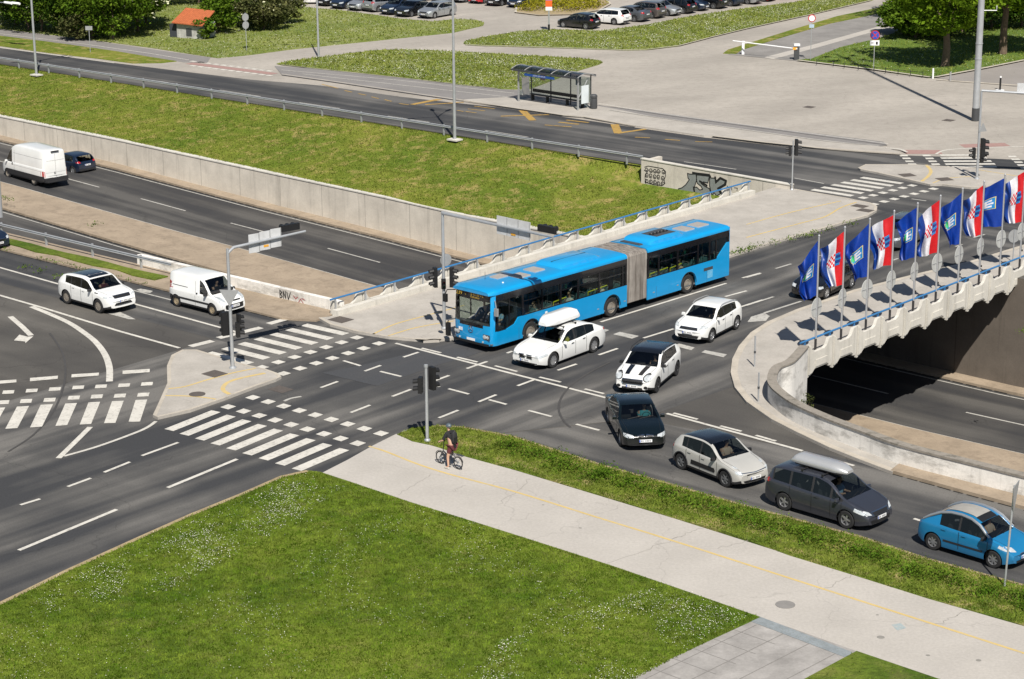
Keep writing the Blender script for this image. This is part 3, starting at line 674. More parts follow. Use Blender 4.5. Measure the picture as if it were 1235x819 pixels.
for P in ([(324,390.9),(345.4,384.8)], [(263.4,408),(315,395.3)], [(229.5,418),(256.4,411.4)]): ln(P, .42)
zc = Zc(5.46, 0, 420)
for P in ([(847,487),(922,485),(970,340),(893,343)],[(685,496),(760,494),(815,348),(738,352)],[(525,505),(600,501),(660,355),(583,359)],[(365,514),(443,508),(507,363),(430,367)],[(198,524),(277,518),(349,371),(268,375)],[(35,533),(115,528),(192,382),(112,387)],[(-130,542),(-45,536),(35,392),(-45,396)]): q(zc(*P))
for x, y in zip((902,748,596,445,285,130,-20), (322,329,334,342,356,364,372)): q(zc((x,y),(x+76,y-3),(x+83,y-28),(x+8,y-25)))
for x, y in zip((927,776,624,474,320,168,14,-140), (250,259,266,273,284,294,304,314)): q(zc((x,y),(x+76,y-4),(x+82,y-26),(x+7,y-23)))
for P in ([(807,172),(985,160),(987,138),(808,150)],[(470,195),(650,182),(652,163),(472,174)],[(197,220),(380,203),(382,183),(198,198)],[(-90,243),(108,227),(108,208),(-90,222)]): q(zc(*P))
def sm(pts, w=.15, m=mk, z=ZM): ribbon(m, smoothpts([G(x, y) for x, y in pts], 6), w, z)
sm([(38,370),(60,379),(84,390),(103.6,403),(116.6,414),(127,428.5),(132,444),(132,460.4)], .30)
ln([(-60,342),(0,356.5),(51.8,371.5),(145,400),(216.5,420)], .18)
ln([(-60,306),(0,323),(73,343.5),(163,367),(292,402.5)], .16)
ln([(159,350),(212,363.5)], .12, mf)
zz = Zc(3.86, 0, 200)
q(zz((635,578),(655,573),(712,584),(700,593),(660,590)), mf); q(zz((497,688),(560,682),(632,716),(600,716)), mf)
ln([(12.5,382),(27,394.5),(37.5,405)], .28); q([(16.8,411),(23.5,404),(33,406.5),(40.3,406),(30.5,414.3),(30.5,412.3)])
ln([(108.8,515.3),(93,531),(70.5,553)], .24); sm([(77,550.5),(120,538),(171,519),(188,508.5)], .16)
for P in ([(171,550),(215,534)],[(125.6,570),(156.7,557.5)],[(81.6,587.3),(109.6,577)],[(24.6,609.3),(48.4,602)],[(-20,629),(-2,621)]): ln(P, .15)
for P in ([(202,588.6),(286,554)],[(22.7,664),(140.8,614.8)]): ln(P, .18)
zi = Zc(3.86, 300, 400)
sm(zi((165,325),(195,312),(245,303)), .15, mf)
for P in ([(335,262),(415,233)],[(440,136),(520,160)],[(540,185),(615,158)],[(612,186),(710,210)],[(720,120),(790,97)],[(475,378),(565,343)],[(668,303),(755,270)],[(865,230),(933,205)],[(930,267),(1025,292)],[(1070,328),(1152,295)],[(1118,318),(1200,340)],[(885,403),(975,367)],[(1015,173),(1110,140)],[(805,78),(895,100)],[(970,120),(1065,143)]): ln(zi(*P), .15)
ln(zi((850,247),(890,258)), .12, mf); ln(zi((715,468),(760,455)), .15, mf)
ln([(477,414.2),(620,451.5),(734.7,481)], .17)
zj = Zc(4.75, 540, 380)
for P in ([(270,292),(398,325)],[(525,357),(648,386)],[(785,425),(895,452)],[(400,407),(500,370)],[(630,318),(738,282)],[(865,230),(973,193)],[(340,220),(370,208)],[(462,548),(595,583)],[(735,627),(868,662)]): ln(zj(*P), .15, z=ZM+.002)
for P in ([(948,112),(985,98),(1097,122),(1055,137)],[(878,92),(895,80),(925,88),(905,97)]): q(zj(*P), mf)
zk = Zc(3.86, 600, 200)
for P in ([(480,728),(1065,548)],[(1140,523),(1225,500)],[(1060,610),(1160,583)],[(1125,660),(1235,625)],[(680,803),(820,760)]): ln(zk(*P), .15)
zl = Zc(3.723, 780, 340)
for P in ([(245,318),(262,308),(360,327),(345,340)],[(120,288),(145,278),(215,296),(200,308)],[(455,182),(468,158),(520,142),(530,154),(552,154),(535,176)]): q(zl(*P), mf)
for P in ([(525,142),(692,88)],): ln(zl(*P), .14, mf)
ln(zl((90,592),(700,760)), .17)
for P in ([(120,590),(228,618)],[(330,648),(425,672)],[(490,690),(580,716)]): ln(zl(*P), .16)
ln([(1016.6,558),(1030,562)], .15); ln([(1102,625.8),(1116,630)], .15)
zr = Zc(3.687, 900, 200)
for P in ([(130,458),(200,437)],[(0,498),(65,480)],[(0,622),(122,583)],[(80,655),(245,603)],[(300,408),(330,398)],[(420,375),(450,365)],[(640,425),(675,413)],[(770,385),(800,378)],[(1080,410),(1235,360)],[(1090,415),(1180,392)],[(735,148),(800,157)],[(930,360),(960,350)],[(1010,320),(1060,306)]): ln(zr(*P), .14, mf)
q(zr((5,695),(25,672),(80,655),(105,670),(80,690)), mf)
# top road
for P in ([(-20,66),(21,73)],[(64.5,80),(108,86)],[(163,94.2),(203,99.8)],[(265,108.7),(314,116.5)],[(361,123.8),(410,131)],[(468,140.2),(518,147.7)],[(585,157.5),(637,165.5)],[(706,177),(763,186)],[(825,195.3),(888,204.4)],[(958,215),(994,221.7)]): ln(P, .13, mf)
ln([(-30,53.5),(0,57.8),(80,68.5),(138,76.2)], .16, mk, .018)
ln([(0,41),(103.6,53.8),(181,64.8),(228,72.8)], .12, mk, .03)
ln([(339,85),(481,97.5),(620,113.2)], .11, mk, .05); ln([(365,90),(481,103),(615,118)], .11, mk, .05)
sm([(722,127.2),(800,139.5),(920,155.8),(1000,166.5),(1071,176)], .11, mk, .16); sm([(735,135),(800,145),(920,162),(1000,173),(1060,178)], .09, mf, .16)
ln([(228,76.4),(280,83),(331,89.5)], .95, mr, .018)
for t in np.linspace(0, 1, 11):
    x = 232+t*92; y = 76.9+t*11.6; ln([(x-2,y-3.0),(x+4,y-2.2)], .45, mk, .02); ln([(x-2,y+2.4),(x+4,y+3.2)], .45, mk, .02)
zd = Zc(6.175, 960, 180)
zebra((967.3,232),(1015.9,239.6),(1039,214.3),(1088,221.6),7,.5,.018)
vD = (G(1054,246.6)-G(1028.8,241.9)).normalized()
rows((1028.8,241.9),(1100.2,224),7,.018, dirv=vD); rows((1054,246.6),(1126,228),7,.018, dirv=vD)
vE = Vector((1,0,0))
for a, b, n in (((1089.9,187.9),(1104,202),5),((1117.6,187.9),(1132,202),5),((1221,189),(1236,203),5)):
    A_, B_ = G(*a), G(*b)
    for i in range(n): c = A_.lerp(B_, i/(n-1)); wrl(c-vE*.27, c+vE*.27, .5, mk, .018)
for a, b in (((1134,187.5),(1187,187)),((1134.6,191),(1190,190.8)),((1138,194.7),(1195.6,194.5)),((1140,198.3),(1200,198)),((1143,201.6),(1202,201.3))): ln([a, b], .5, mk, .018)
ln([(1091,183.5),(1135,183.7)], 1.4, mr, .018); sm([(1068,180.5),(1085,182),(1094,185.8)], .18, mk, .135); sm([(1129,186),(1140,181.5),(1170,179),(1235,177)], .18, mk, .02)
ln([(1160,176.5),(1215,174.5)], 1.2, mr, .016)
# yellow
sm([(445,541),(466,547.7),(504.7,563),(546,576),(620,595.8),(720,627),(815,656.5),(1000,716),(1235,791.5),(1400,846)], .12, my, .104)
sm(zr((0,270),(200,215),(420,165)), .12, my, .124); sm(zr((0,328),(250,262),(350,235),(420,195),(490,170)), .13, my, .124)
sm([(450,406),(476,394),(510,384.5),(560,371)], .12, my, .124); sm([(468.4,408),(502,398),(547,390)], .12, my, .124)
zo = Zc(3.86, 0, 400)
sm(zo((780,278),(860,268),(960,238),(1080,205),(1190,183)), .13, my, .124); sm(zo((770,310),(870,312),(960,320),(1010,328)), .13, my, .124); sm(zo((1070,304),(1040,285),(1045,262),(1080,240),(1150,222),(1235,205)), .20, my, .124)
sm([(1117,201),(1122.4,208),(1120,214),(1111.6,221)], .22, my, .124); sm([(1125,223),(1141,217.6),(1171,215)], .12, my, .124); sm([(1180,207),(1235,216)], .12, my, .124)
zy = Zc(3.86, 300, 0); zy3 = Zc(3.86, 600, 0)
for P in ([(340,393),(415,412)],[(445,422),(480,430)],[(510,437),(545,444)],[(572,452),(605,460)],[(632,465),(665,473)],[(700,483),(745,489)],[(1020,508),(1100,517)],[(1050,495),(1145,508)],[(1010,520),(1060,527)],[(970,515),(1000,520)]): ln(zy(*P), .16, myf, .02)
for P, w in (([(760,488),(885,463)],.5),([(820,489),(1000,477)],.28),([(765,485),(900,465)],.2)): ln(zy(*P), w, myf, .022)
for P, w in (([(15,542),(240,535)],.3),([(115,515),(165,562)],.55),([(545,580),(562,622)],.6),([(555,622),(690,602)],.38),([(220,583),(345,592)],.2),([(285,570),(380,580)],.3),([(320,560),(425,572)],.25),([(780,650),(850,655)],.18),([(640,640),(710,643)],.18),([(920,660),(1000,662)],.14)): ln(zy3(*P), w, myf, .022+.001*w)
struct(mk.build('road_markings', m_white, recalc=False)); struct(mf.build('road_markings', m_wfaded, recalc=False))
struct(my.build('yellow_lines', m_yel, recalc=False)); struct(myf.build('bus_bay_markings', m_yelf, recalc=False)); struct(mr.build('red_cycle_crossing', m_red, recalc=False))
# underpass markings
mu = MB()
def hl(s0, s1_, o, w=.14, dz=.012):
    k = max(1, int((s1_-s0)/4)); P = [s0+(s1_-s0)*i/k for i in range(k+1)]
    for a, b in zip(P, P[1:]): mu.add([W(a,o-w/2,zhw(a)+dz), W(b,o-w/2,zhw(b)+dz), W(b,o+w/2,zhw(b)+dz), W(a,o+w/2,zhw(a)+dz)], [(0,1,2,3)])
for s in np.arange(39.3-9.27*6, 240, 9.27): hl(s, s+4.7, -17.25)
hl(-60, 200, -13.45, .12); hl(-60, 200, -21.25, .12); hl(-60, 200, -26.4, .12)
struct(mu.build('road_markings', m_wfaded, recalc=False))
# covers and gratings let into the paving
def cover(x, y, w, d, z, col='cover_dark', rz=A_S, label='rusty square drain cover set in the paving', rd=False):
    c = G(x, y); m = MB()
    if rd: m.lathe([(0,.012),(w,.012),(w,0)], n=20)
    else:
        m.box((0,0,.006), (w,d,.012)); 
        for k in range(5): m.box((0,-d/2+d*(k+.5)/5,.0135), (w*.86,d*.07,.003))
    o = m.build('drain_cover', plain(col, (.10,.085,.075), .7, var=.2, vs=6) if col == 'cover_dark' else plain(col, (.22,.21,.20), .8), loc=(c.x, c.y, z), rz=rz); tag(o, label, 'drain cover')
cover(411,388.5,1.0,.85,.121,label='square drain cover on the bridge sidewalk beside the parapet end')
cover(259,454,.9,.8,.121,label='square drain cover on the traffic island behind the signal mast')
cover(338.5,469.8,.9,.7,.005,label='square drain cover in the asphalt off the island tip'); cover(238,478.7,.36,.36,.121,rd=True,label='round black manhole cover on the traffic island between the yellow lines')
cover(1094,213.5,.9,.9,.121,rz=.3,label='square cover on the far traffic island left of the yellow curve'); cover(1139,218.5,.9,.9,.121,rz=.3,label='square cover on the far traffic island right of the yellow curve')
cover(1037,251,.9,.7,.121,label='square cover on the bridge sidewalk corner, upper of two'); cover(1043.5,256.2,.9,.7,.121,label='square cover on the bridge sidewalk corner, lower of two')
cover(976,129.4,.75,.75,.014,label='dark cover in the plaza left of the lighting mast, farther one'); cover(1144,145.4,.75,.75,.014,label='dark cover in the plaza beside the lighting mast')
cover(947,732.8,.33,.33,.102,'cover_grey',rd=True,label='round flat grey cover in the pale footpath')
cover(222,424.5,.8,.3,.005,label='narrow drain grate at the top edge of the traffic island')
m = MB(); rc = random.Random(8)
for a, b in (((989,715.5),(1029,697.3)),((735,683),(820,651)),((815,653),(846,640)),((866,664),(905,655)),((600,612),(640,580)),((480,600),(520,575)),((1130,757),(1165,741)),((545,596),(560,588))):
    A, B = G(*a), G(*b); P = [A.lerp(B, t)+Vector((rc.uniform(-.10,.10), rc.uniform(-.10,.10), 0)) for t in np.linspace(0, 1, 12)]; ribbon(m, P, .025, .103)
struct(m.build('path_cracks', plain('crack_dark', (.27,.255,.23), .9)))
m = MB()
for x, y, r_ in ((1062,772,.13),(1058,745,.05),(1119,794,.07),(700,640,.06),(655,612,.05),(1180,800,.09)):
    c = G(x, y); m.flat([(c.x+r_*math.cos(a), c.y+r_*math.sin(a)) for a in np.linspace(0, 2*math.pi, 10)[:-1]], .1035)
struct(m.build('path_stains', plain('stain_grey', (.24,.23,.21), .9)))
m = MB(); c = [(1075,757),(1086,755),(1093,761),(1082,764)]; m.flat(up([tuple(p[:2]) for p in PX(c)]), .1032); struct(m.build('faded_blue_mark', plain('faded_blue_paint', (.30,.36,.37), .9, wear=((.40,.38,.35), .9))))
# curved tyre mark in the junction
m = MB(); sm([(736,437),(712,449),(690,464),(677,480),(674,495),(680,508),(688,516)], .10, m, .017); sm([(60,402),(75,425),(79,450),(74,475),(62,500),(40,525),(10,545)], .10, m, .0165)
struct(m.build('tyre_mark', plain('tyre_rubber_mark', (.055,.053,.052), .8)))
# asphalt patches with a darker resurfaced square in the middle of the junction
m = MB()
q([(388,450),(455,466),(530,440),(560,432),(600,418),(545,414),(500,425),(440,440)], m, .0095); struct(m.build('asphalt_patch', asphalt('asphalt_patch_mat', A_O, (.058,.060,.065), (.085,.085,.088), .7, -.03), recalc=False))
# ------------------------------------------------------------------ vehicles
m_glass = glass('car_glass', (.42,.46,.45)); m_glassd = glass('privacy_glass', (.12,.13,.135)); m_tyre = plain('tyre_rubber', (.018,.018,.019), .85)
m_rim = plain('alloy_rim', (.55,.56,.58), .3, .8, var=.1, vs=8); m_rimd = plain('dirty_rim', (.30,.27,.23), .5, .3, var=.2, vs=6)
m_rimk = plain('dark_rim', (.05,.05,.055), .35, .6); m_trim = plain('trim_plastic', (.022,.022,.024), .6); m_chrome = plain('chrome', (.75,.76,.78), .15, 1., var=.03)
m_lamp = plain('headlamp_glass', (.62,.66,.68), .08, .25, coat=1, var=.25, vs=9); m_tail = plain('tail_lamp_red', (.42,.012,.015), .15, coat=1); m_seat = plain('seat_cloth', (.035,.036,.04), .9)
m_plate = plain('plate_white', (.78,.79,.80), .4, var=.02); m_plateb = plain('plate_blue', (.02,.09,.42), .4); m_dark_txt = plain('plate_text', (.02,.02,.025), .5)
def pch(tab, x):
    """smooth interpolation through a table (monotone cubic)"""
    n = len(tab)
    if x <= tab[0][0]: return tab[0][1]
    if x >= tab[-1][0]: return tab[-1][1]
    def sl(i): return (tab[i+1][1]-tab[i][1])/(tab[i+1][0]-tab[i][0])
    for i in range(n-1):
        if x <= tab[i+1][0]:
            h = tab[i+1][0]-tab[i][0]; s = sl(i)
            def tan(k):
                if k == 0: return sl(0)
                if k == n-1: return sl(n-2)
                a, b = sl(k-1), sl(k)
                return 0 if a*b <= 0 else 2*a*b/(a+b)
            t = (x-tab[i][0])/h; m0, m1 = tan(i), tan(i+1)
            return (2*t**3-3*t*t+1)*tab[i][1]+(t**3-2*t*t+t)*h*m0+(-2*t**3+3*t*t)*tab[i+1][1]+(t**3-t*t)*h*m1
# body styles; fractions of length measured from the front (0) to the rear (1)
# top = height profile on the centre line, belt = shoulder line, hw = half-width factor, cowl/hdr/rhdr/rgb = windscreen base, header, rear header, rear glass base
STY = {
 'hatch':  dict(top=[(0,.40),(.012,.45),(.05,.50),(.15,.585),(.27,.655),(.30,.68),(.46,.955),(.58,1.),(.78,.975),(.875,.925),(.96,.68),(.985,.60),(1,.52)], belt=[(0,.36),(.05,.47),(.27,.605),(.6,.63),(.9,.665),(.985,.60),(1,.52)], cowl=.285, hdr=.455, rhdr=.885, rgb=.965, win=[(.335,.555),(.575,.755),(.768,.83)]),
 'estate': dict(top=[(0,.38),(.012,.44),(.05,.53),(.15,.60),(.26,.665),(.29,.69),(.43,.955),(.55,1.),(.80,.985),(.90,.95),(.965,.67),(.985,.61),(1,.52)], belt=[(0,.38),(.05,.5),(.27,.615),(.6,.635),(.9,.67),(.985,.61),(1,.52)], cowl=.28, hdr=.425, rhdr=.90, rgb=.965, win=[(.32,.51),(.53,.70),(.72,.875)]),
 'sedan':  dict(top=[(0,.43),(.012,.475),(.05,.51),(.15,.60),(.27,.665),(.30,.685),(.43,.96),(.53,1.),(.66,.985),(.72,.95),(.845,.745),(.87,.73),(.96,.71),(.985,.66),(1,.52)], belt=[(0,.38),(.05,.48),(.27,.615),(.6,.645),(.84,.69),(.96,.69),(.985,.65),(1,.52)], cowl=.285, hdr=.42, rhdr=.715, rgb=.84, win=[(.325,.50),(.52,.67),(.68,.75)]),
 'gt':     dict(top=[(0,.41),(.012,.455),(.05,.50),(.15,.585),(.27,.64),(.30,.665),(.435,.945),(.53,1.),(.68,.98),(.76,.94),(.93,.72),(.96,.69),(.985,.62),(1,.52)], belt=[(0,.38),(.05,.46),(.27,.60),(.6,.63),(.88,.685),(.96,.66),(.985,.60),(1,.52)], cowl=.285, hdr=.425, rhdr=.76, rgb=.925, win=[(.325,.50),(.52,.67),(.68,.80)]),
 'suv':    dict(top=[(0,.40),(.012,.46),(.05,.56),(.15,.625),(.26,.665),(.29,.685),(.42,.945),(.53,1.),(.76,.975),(.87,.925),(.955,.71),(.985,.62),(1,.50)], belt=[(0,.40),(.05,.53),(.27,.625),(.6,.66),(.88,.705),(.955,.69),(.985,.61),(1,.50)], cowl=.275, hdr=.415, rhdr=.875, rgb=.95, win=[(.315,.51),(.53,.70),(.715,.815)]),
 'mpv':    dict(top=[(0,.34),(.012,.39),(.04,.46),(.12,.555),(.20,.62),(.23,.645),(.40,.94),(.52,1.),(.80,.985),(.92,.94),(.975,.66),(.988,.60),(1,.48)], belt=[(0,.34),(.05,.43),(.22,.575),(.6,.62),(.9,.66),(.988,.60),(1,.48)], cowl=.215, hdr=.395, rhdr=.915, rgb=.97, win=[(.262,.34),(.36,.52),(.54,.73),(.75,.90)]),
 'van':    dict(top=[(0,.33),(.012,.38),(.04,.44),(.12,.50),(.20,.545),(.225,.57),(.36,.905),(.44,.985),(.55,1.),(.90,.99),(.985,.96),(.992,.9),(1,.42)], belt=[(0,.33),(.05,.42),(.21,.515),(.6,.53),(.9,.53),(.99,.52),(1,.42)], cowl=.215, hdr=.365, rhdr=.99, rgb=.999, win=[(.27,.415)]),
 'bigvan': dict(top=[(0,.27),(.008,.31),(.03,.37),(.10,.455),(.14,.49),(.155,.51),(.24,.80),(.30,.93),(.36,.985),(.5,1.),(.9,.995),(.985,.975),(.993,.94),(1,.3)], belt=[(0,.27),(.05,.40),(.15,.475),(.6,.49),(.9,.49),(.99,.49),(1,.3)], cowl=.15, hdr=.245, rhdr=.99, rgb=.999, win=[(.17,.285)]),
 'bubble': dict(top=[(0,.36),(.012,.41),(.04,.47),(.14,.585),(.22,.635),(.25,.66),(.38,.90),(.50,.99),(.60,1.),(.72,.96),(.84,.83),(.93,.68),(.975,.62),(.99,.56),(1,.44)], belt=[(0,.36),(.05,.45),(.25,.59),(.6,.625),(.9,.655),(.975,.61),(1,.44)], cowl=.235, hdr=.375, rhdr=.745, rgb=.90, win=[(.275,.545),(.565,.755)]),
}
def make_wheel(name, r, w, parent, x, y, rimmat=None, spokes=7, steel=False):
    sg = 1 if y > 0 else -1; m = MB()
    prof = [(r*.60,-w/2),(r*.93,-w/2),(r,-w*.36),(r,w*.36),(r*.93,w/2),(r*.63,w/2),(r*.60,w*.42),(r*.60,-w/2)]
    m.lathe([(a, b*sg) for a, b in prof], (0,0,0), 'Y', 26); tyre = m.build(name, m_tyre, parent, smooth=True, loc=(x, y, r))
    k = MB(); yo = sg*w*.46; yi = sg*w*.22
    k.lathe([(r*.655, yo),(r*.59, yo),(r*.57, yi)], (0,0,0), 'Y', 24, mi=0); k.lathe([(r*.57, yi),(.001, yi)], (0,0,0), 'Y', 20, mi=1)
    if steel:
        k.lathe([(r*.57, sg*w*.30),(r*.42, sg*w*.42),(r*.3, sg*w*.33),(r*.14, sg*w*.36),(.001, sg*w*.4)], (0,0,0), 'Y', 20, mi=0)
    else:
        for i in range(spokes):
            a = 2*math.pi*i/spokes; u = Vector((math.cos(a), 0, math.sin(a))); v = Vector((-math.sin(a), 0, math.cos(a)))
            w0, w1 = r*.07, r*.105; A = [u*r*.12-v*w0, u*r*.60-v*w1, u*r*.60+v*w1, u*r*.12+v*w0]
            vs = [p+Vector((0, yo*.97 if j in (0,3) else yo*.9, 0)) for j, p in enumerate(A)]+[p+Vector((0, yi, 0)) for p in A]
            k.add(vs, [(0,1,2,3),(0,1,5,4),(2,3,7,6),(1,2,6,5)], 0)
        k.lathe([(r*.16, yi),(r*.16, yo*.98),(.001, yo*1.0)], (0,0,0), 'Y', 12, mi=0)
    k.build('rim', [rimmat or m_rim, m_trim], tyre, smooth=True, angle=30)
    return tyre
def make_car(name, label, cat, style, L, Wd, Hh, wb, fo, col, wr=.32, clear=.17, roofmat=None, rimmat=None, spokes=7, steel=False, tint=None, clad=False, group=None, detail=2, tumble=.20, mirror=None, hubs=None, vanside=False, ww=.21):
    S = STY[style]; X = lambda f: L/2-f*L
    root = thing(name, label, cat, group=group)
    pm = col; rm = roofmat or col
    keys = set([0,.004,.012,.03,.05,.08,.11,.965,.985,.993,1]); keys |= {S['cowl'], S['hdr'], S['rhdr'], S['rgb']}
    for a, b in S['win']: keys |= {a, b}
    ks = sorted(keys); fs = []
    for a, b in zip(ks, ks[1:]):
        n = max(1, int(round((b-a)*L/.14))); fs += [a+(b-a)*i/n for i in range(n)]
    fs.append(1.0)
    def inb(f, a, b): return a-1e-6 <= f <= b+1e-6
    rings = []
    for f in fs:
        zt = pch(S['top'], f)*Hh; zb = min(pch(S['belt'], f)*Hh, zt-.012)
        e = 1.0
        if f < .17: e = 1-.20*((.17-f)/.17)**2.3
        if f > .86: e = 1-.11*((f-.86)/.14)**2.2
        w = Wd/2*e; lo = clear+(.10*max(0, (.10-f)/.10)+.12*max(0, (f-.92)/.08)); h = zt-zb
        tw = w-.045-tumble*max(0, h-.03); ztop = zb+h*.90 if h > .08 else zb+h*.6
        zc = (lo+zb)/2
        rings.append([(0,lo),(w-.16,lo),(w-.035,lo+.035),(w-.012,lo+.13),(w,zc),(w-.004,zb-.11),(w-.022,zb-.025),(w-.045,zb+.006),(tw+.006,ztop-.03*min(1,h*3)),(tw-.035,zb+h*.94),(tw-.11,zb+h*.970),(tw*.5,zt-.008*h),(0,zt)])
    nr = len(rings[0]); full = 2*nr-2; vs = []; F = []; MI = []
    for f, rg in zip(fs, rings):
        x = X(f)
        for i, (y, z) in enumerate(rg):
            bow = 0
            if f < .06: bow = -.10*(abs(y)/(Wd/2))**2*(1-f/.06)
            if f > .95: bow = .06*(abs(y)/(Wd/2))**2*((f-.95)/.05)
            vs.append((x+bow, y, z))
        for i in range(nr-2, 0, -1):
            y, z = rg[i]; bow = 0
            if f < .06: bow = -.10*(abs(y)/(Wd/2))**2*(1-f/.06)
            if f > .95: bow = .06*(abs(y)/(Wd/2))**2*((f-.95)/.05)
            vs.append((x+bow, -y, z))
    def seg_side(k): return k if k < nr-1 else full-1-k
    for j in range(len(fs)-1):
        fm = (fs[j]+fs[j+1])/2
        for k in range(full):
            a, b = j*full+k, j*full+(k+1) % full; F.append((a, b, b+full, a+full)); sk = seg_side(k); mi = 0
            if sk == 7 and any(inb(fm, p, q_) for p, q_ in S['win']): mi = 3
            elif sk >= 10 and inb(fm, S['cowl'], S['hdr']): mi = 2
            elif sk >= 10 and inb(fm, S['rhdr'], S['rgb']) and not vanside: mi = 4
            elif sk in (7,) and S['win'][0][0]-.012 < fm < S['win'][-1][1]+.01 and not vanside: mi = 1
            elif sk >= 9 and S['hdr'] < fm < S['rhdr']: mi = 5
            elif sk <= 2: mi = 6 if (clad or sk <= 1) else 0
            MI.append(mi)
    F.append(tuple(range(full))[::-1]); MI.append(0); F.append(tuple(range((len(fs)-1)*full, len(fs)*full))); MI.append(0)
    me = bpy.data.meshes.new('body'); me.from_pydata(vs, [], F)
    mats = [pm, m_trim, tint or m_glass, tint or m_glass, tint or m_glassd, rm, m_trim, m_black]
    for q_ in mats: me.materials.append(q_)
    me.polygons.foreach_set('material_index', MI)
    bm = bmesh.new(); bm.from_mesh(me); bmesh.ops.recalc_face_normals(bm, faces=bm.faces); bm.to_mesh(me); bm.free()
    bvh = BVHTree.FromPolygons([Vector(v) for v in vs], F)
    xf = X(fo/L); xr = xf-wb
    # wheel arches cut with cylinders
    body = bpy.data.objects.new('body', me); COL.objects.link(body)
    if detail >= 1:
        c = MB()
        for x in (xf, xr):
            for sg in (1, -1):
                a, b = sg*(Wd/2-.30), sg*(Wd/2+.2); R_ = wr+.055
                vv = [(x+R_*math.cos(t*2*math.pi/28), a, wr+.01+R_*math.sin(t*2*math.pi/28)) for t in range(28)]+[(x+R_*math.cos(t*2*math.pi/28), b, wr+.01+R_*math.sin(t*2*math.pi/28)) for t in range(28)]
                c.add(vv, [tuple(range(28)), tuple(range(28, 56))[::-1]]+[(i, i+28, (i+1) % 28+28, (i+1) % 28) for i in range(28)], 0)
        cut = c.build('cut', m_black)
        md_ = body.modifiers.new('b', 'BOOLEAN'); md_.operation = 'DIFFERENCE'; md_.object = cut; md_.solver = 'EXACT'; md_.material_mode = 'TRANSFER'
        dg = bpy.context.evaluated_depsgraph_get(); me2 = bpy.data.meshes.new_from_object(body.evaluated_get(dg)); body.modifiers.clear(); bpy.data.objects.remove(cut)
        if len(me2.polygons) > len(F)*.7: me = me2
        body.data = me
    names = [m_.name if m_ else '' for m_ in me.materials]
    groups = {}
    verts = [tuple(v.co) for v in me.vertices]
    for p in me.polygons: groups.setdefault(p.material_index, []).append(tuple(p.vertices))
    bpy.data.objects.remove(body)
    def emit(nm, faces, mat, parent, smooth=True, ang=32):
        used = sorted({i for f_ in faces for i in f_}); mp = {v: i for i, v in enumerate(used)}
        e = bpy.data.meshes.new(nm); e.from_pydata([verts[i] for i in used], [], [tuple(mp[i] for i in f_) for f_ in faces]); e.materials.append(mat)
        if smooth: e.polygons.foreach_set('use_smooth', [True]*len(e.polygons)); e.set_sharp_from_angle(angle=R(ang))
        o = bpy.data.objects.new(nm, e); COL.objects.link(o); o.parent = parent; return o
    def nm_of(i): return names[i] if i < len(names) else ''
    roof = groups.pop(5, [])
    paintf = groups.get(0, []) + ([] if roofmat else roof)
    bodyo = emit('body', paintf, pm, root)
    if roofmat: emit('roof', roof, rm, root)
    def islands(faces):
        par = {}
        def find(a):
            while par.setdefault(a, a) != a: par[a] = par[par[a]]; a = par[a]
            return a
        for f_ in faces:
            r0 = find(f_[0])
            for i in f_[1:]: par[find(i)] = r0
        g_ = {}
        for f_ in faces: g_.setdefault(find(f_[0]), []).append(f_)
        return sorted(g_.values(), key=len, reverse=True)
    for isl_ in islands(groups.get(1, [])): emit('pillar', isl_, m_trim, root)
    if 2 in groups: emit('windscreen', islands(groups[2])[0], mats[2], root)
    if 4 in groups: emit('rear_window', islands(groups[4])[0], mats[4], root)
    if 6 in groups: emit('sill_trim', groups[6], m_trim, root)
    for i in groups:
        if i >= 7: emit('wheel_arch', groups[i], m_black, root)
    # side windows: one object per pane
    if 3 in groups:
        for sg in (1, -1):
            for (a, b) in S['win']:
                sel = [f_ for f_ in groups[3] if all(X(b)-1e-3 <= verts[i][0] <= X(a)+1e-3 for i in f_) and verts[f_[0]][1]*sg > 0]
                if sel: emit('side_window', sel, mats[3], root)
    for x in (xf, xr):
        for sg in (1, -1): make_wheel('wheel', wr, ww, root, x, sg*(Wd/2-ww/2-.012), rimmat, spokes, steel)
    # interior
    m = MB(); m.box((X(.52), 0, clear+.16), (L*.52, Wd-.34, .06)); m.box((X(S['cowl']+.05), 0, Hh*.60), (.35, Wd-.30, .10)); 
    m.build('dashboard', m_trim, root)
    if not vanside: rowsx = [S['hdr']+.10, S['hdr']+.31]
    else: rowsx = [S['hdr']+.06]
    for r_ in rowsx:
        for sg in (1, -1):
            m = MB(); x = X(min(r_, .8))
            m.box((x+.22, sg*.36, Hh*.30), (.48,.46,.14)); m.box((x-.05, sg*.36, Hh*.47), (.13,.44,.52), taper=.85); m.box((x-.08, sg*.36, Hh*.47+.36), (.09,.24,.17))
            m.build('seat', m_seat, root)
    m = MB(); cx = X(S['cowl']+.095); P = [Vector((cx-.04*math.sin(t), .36+.18*math.cos(t), Hh*.62+.17*math.sin(t))) for t in np.linspace(0, 2*math.pi, 15)]
    m.tube(P, .014, 5); m.build('steering_wheel', m_trim, root)
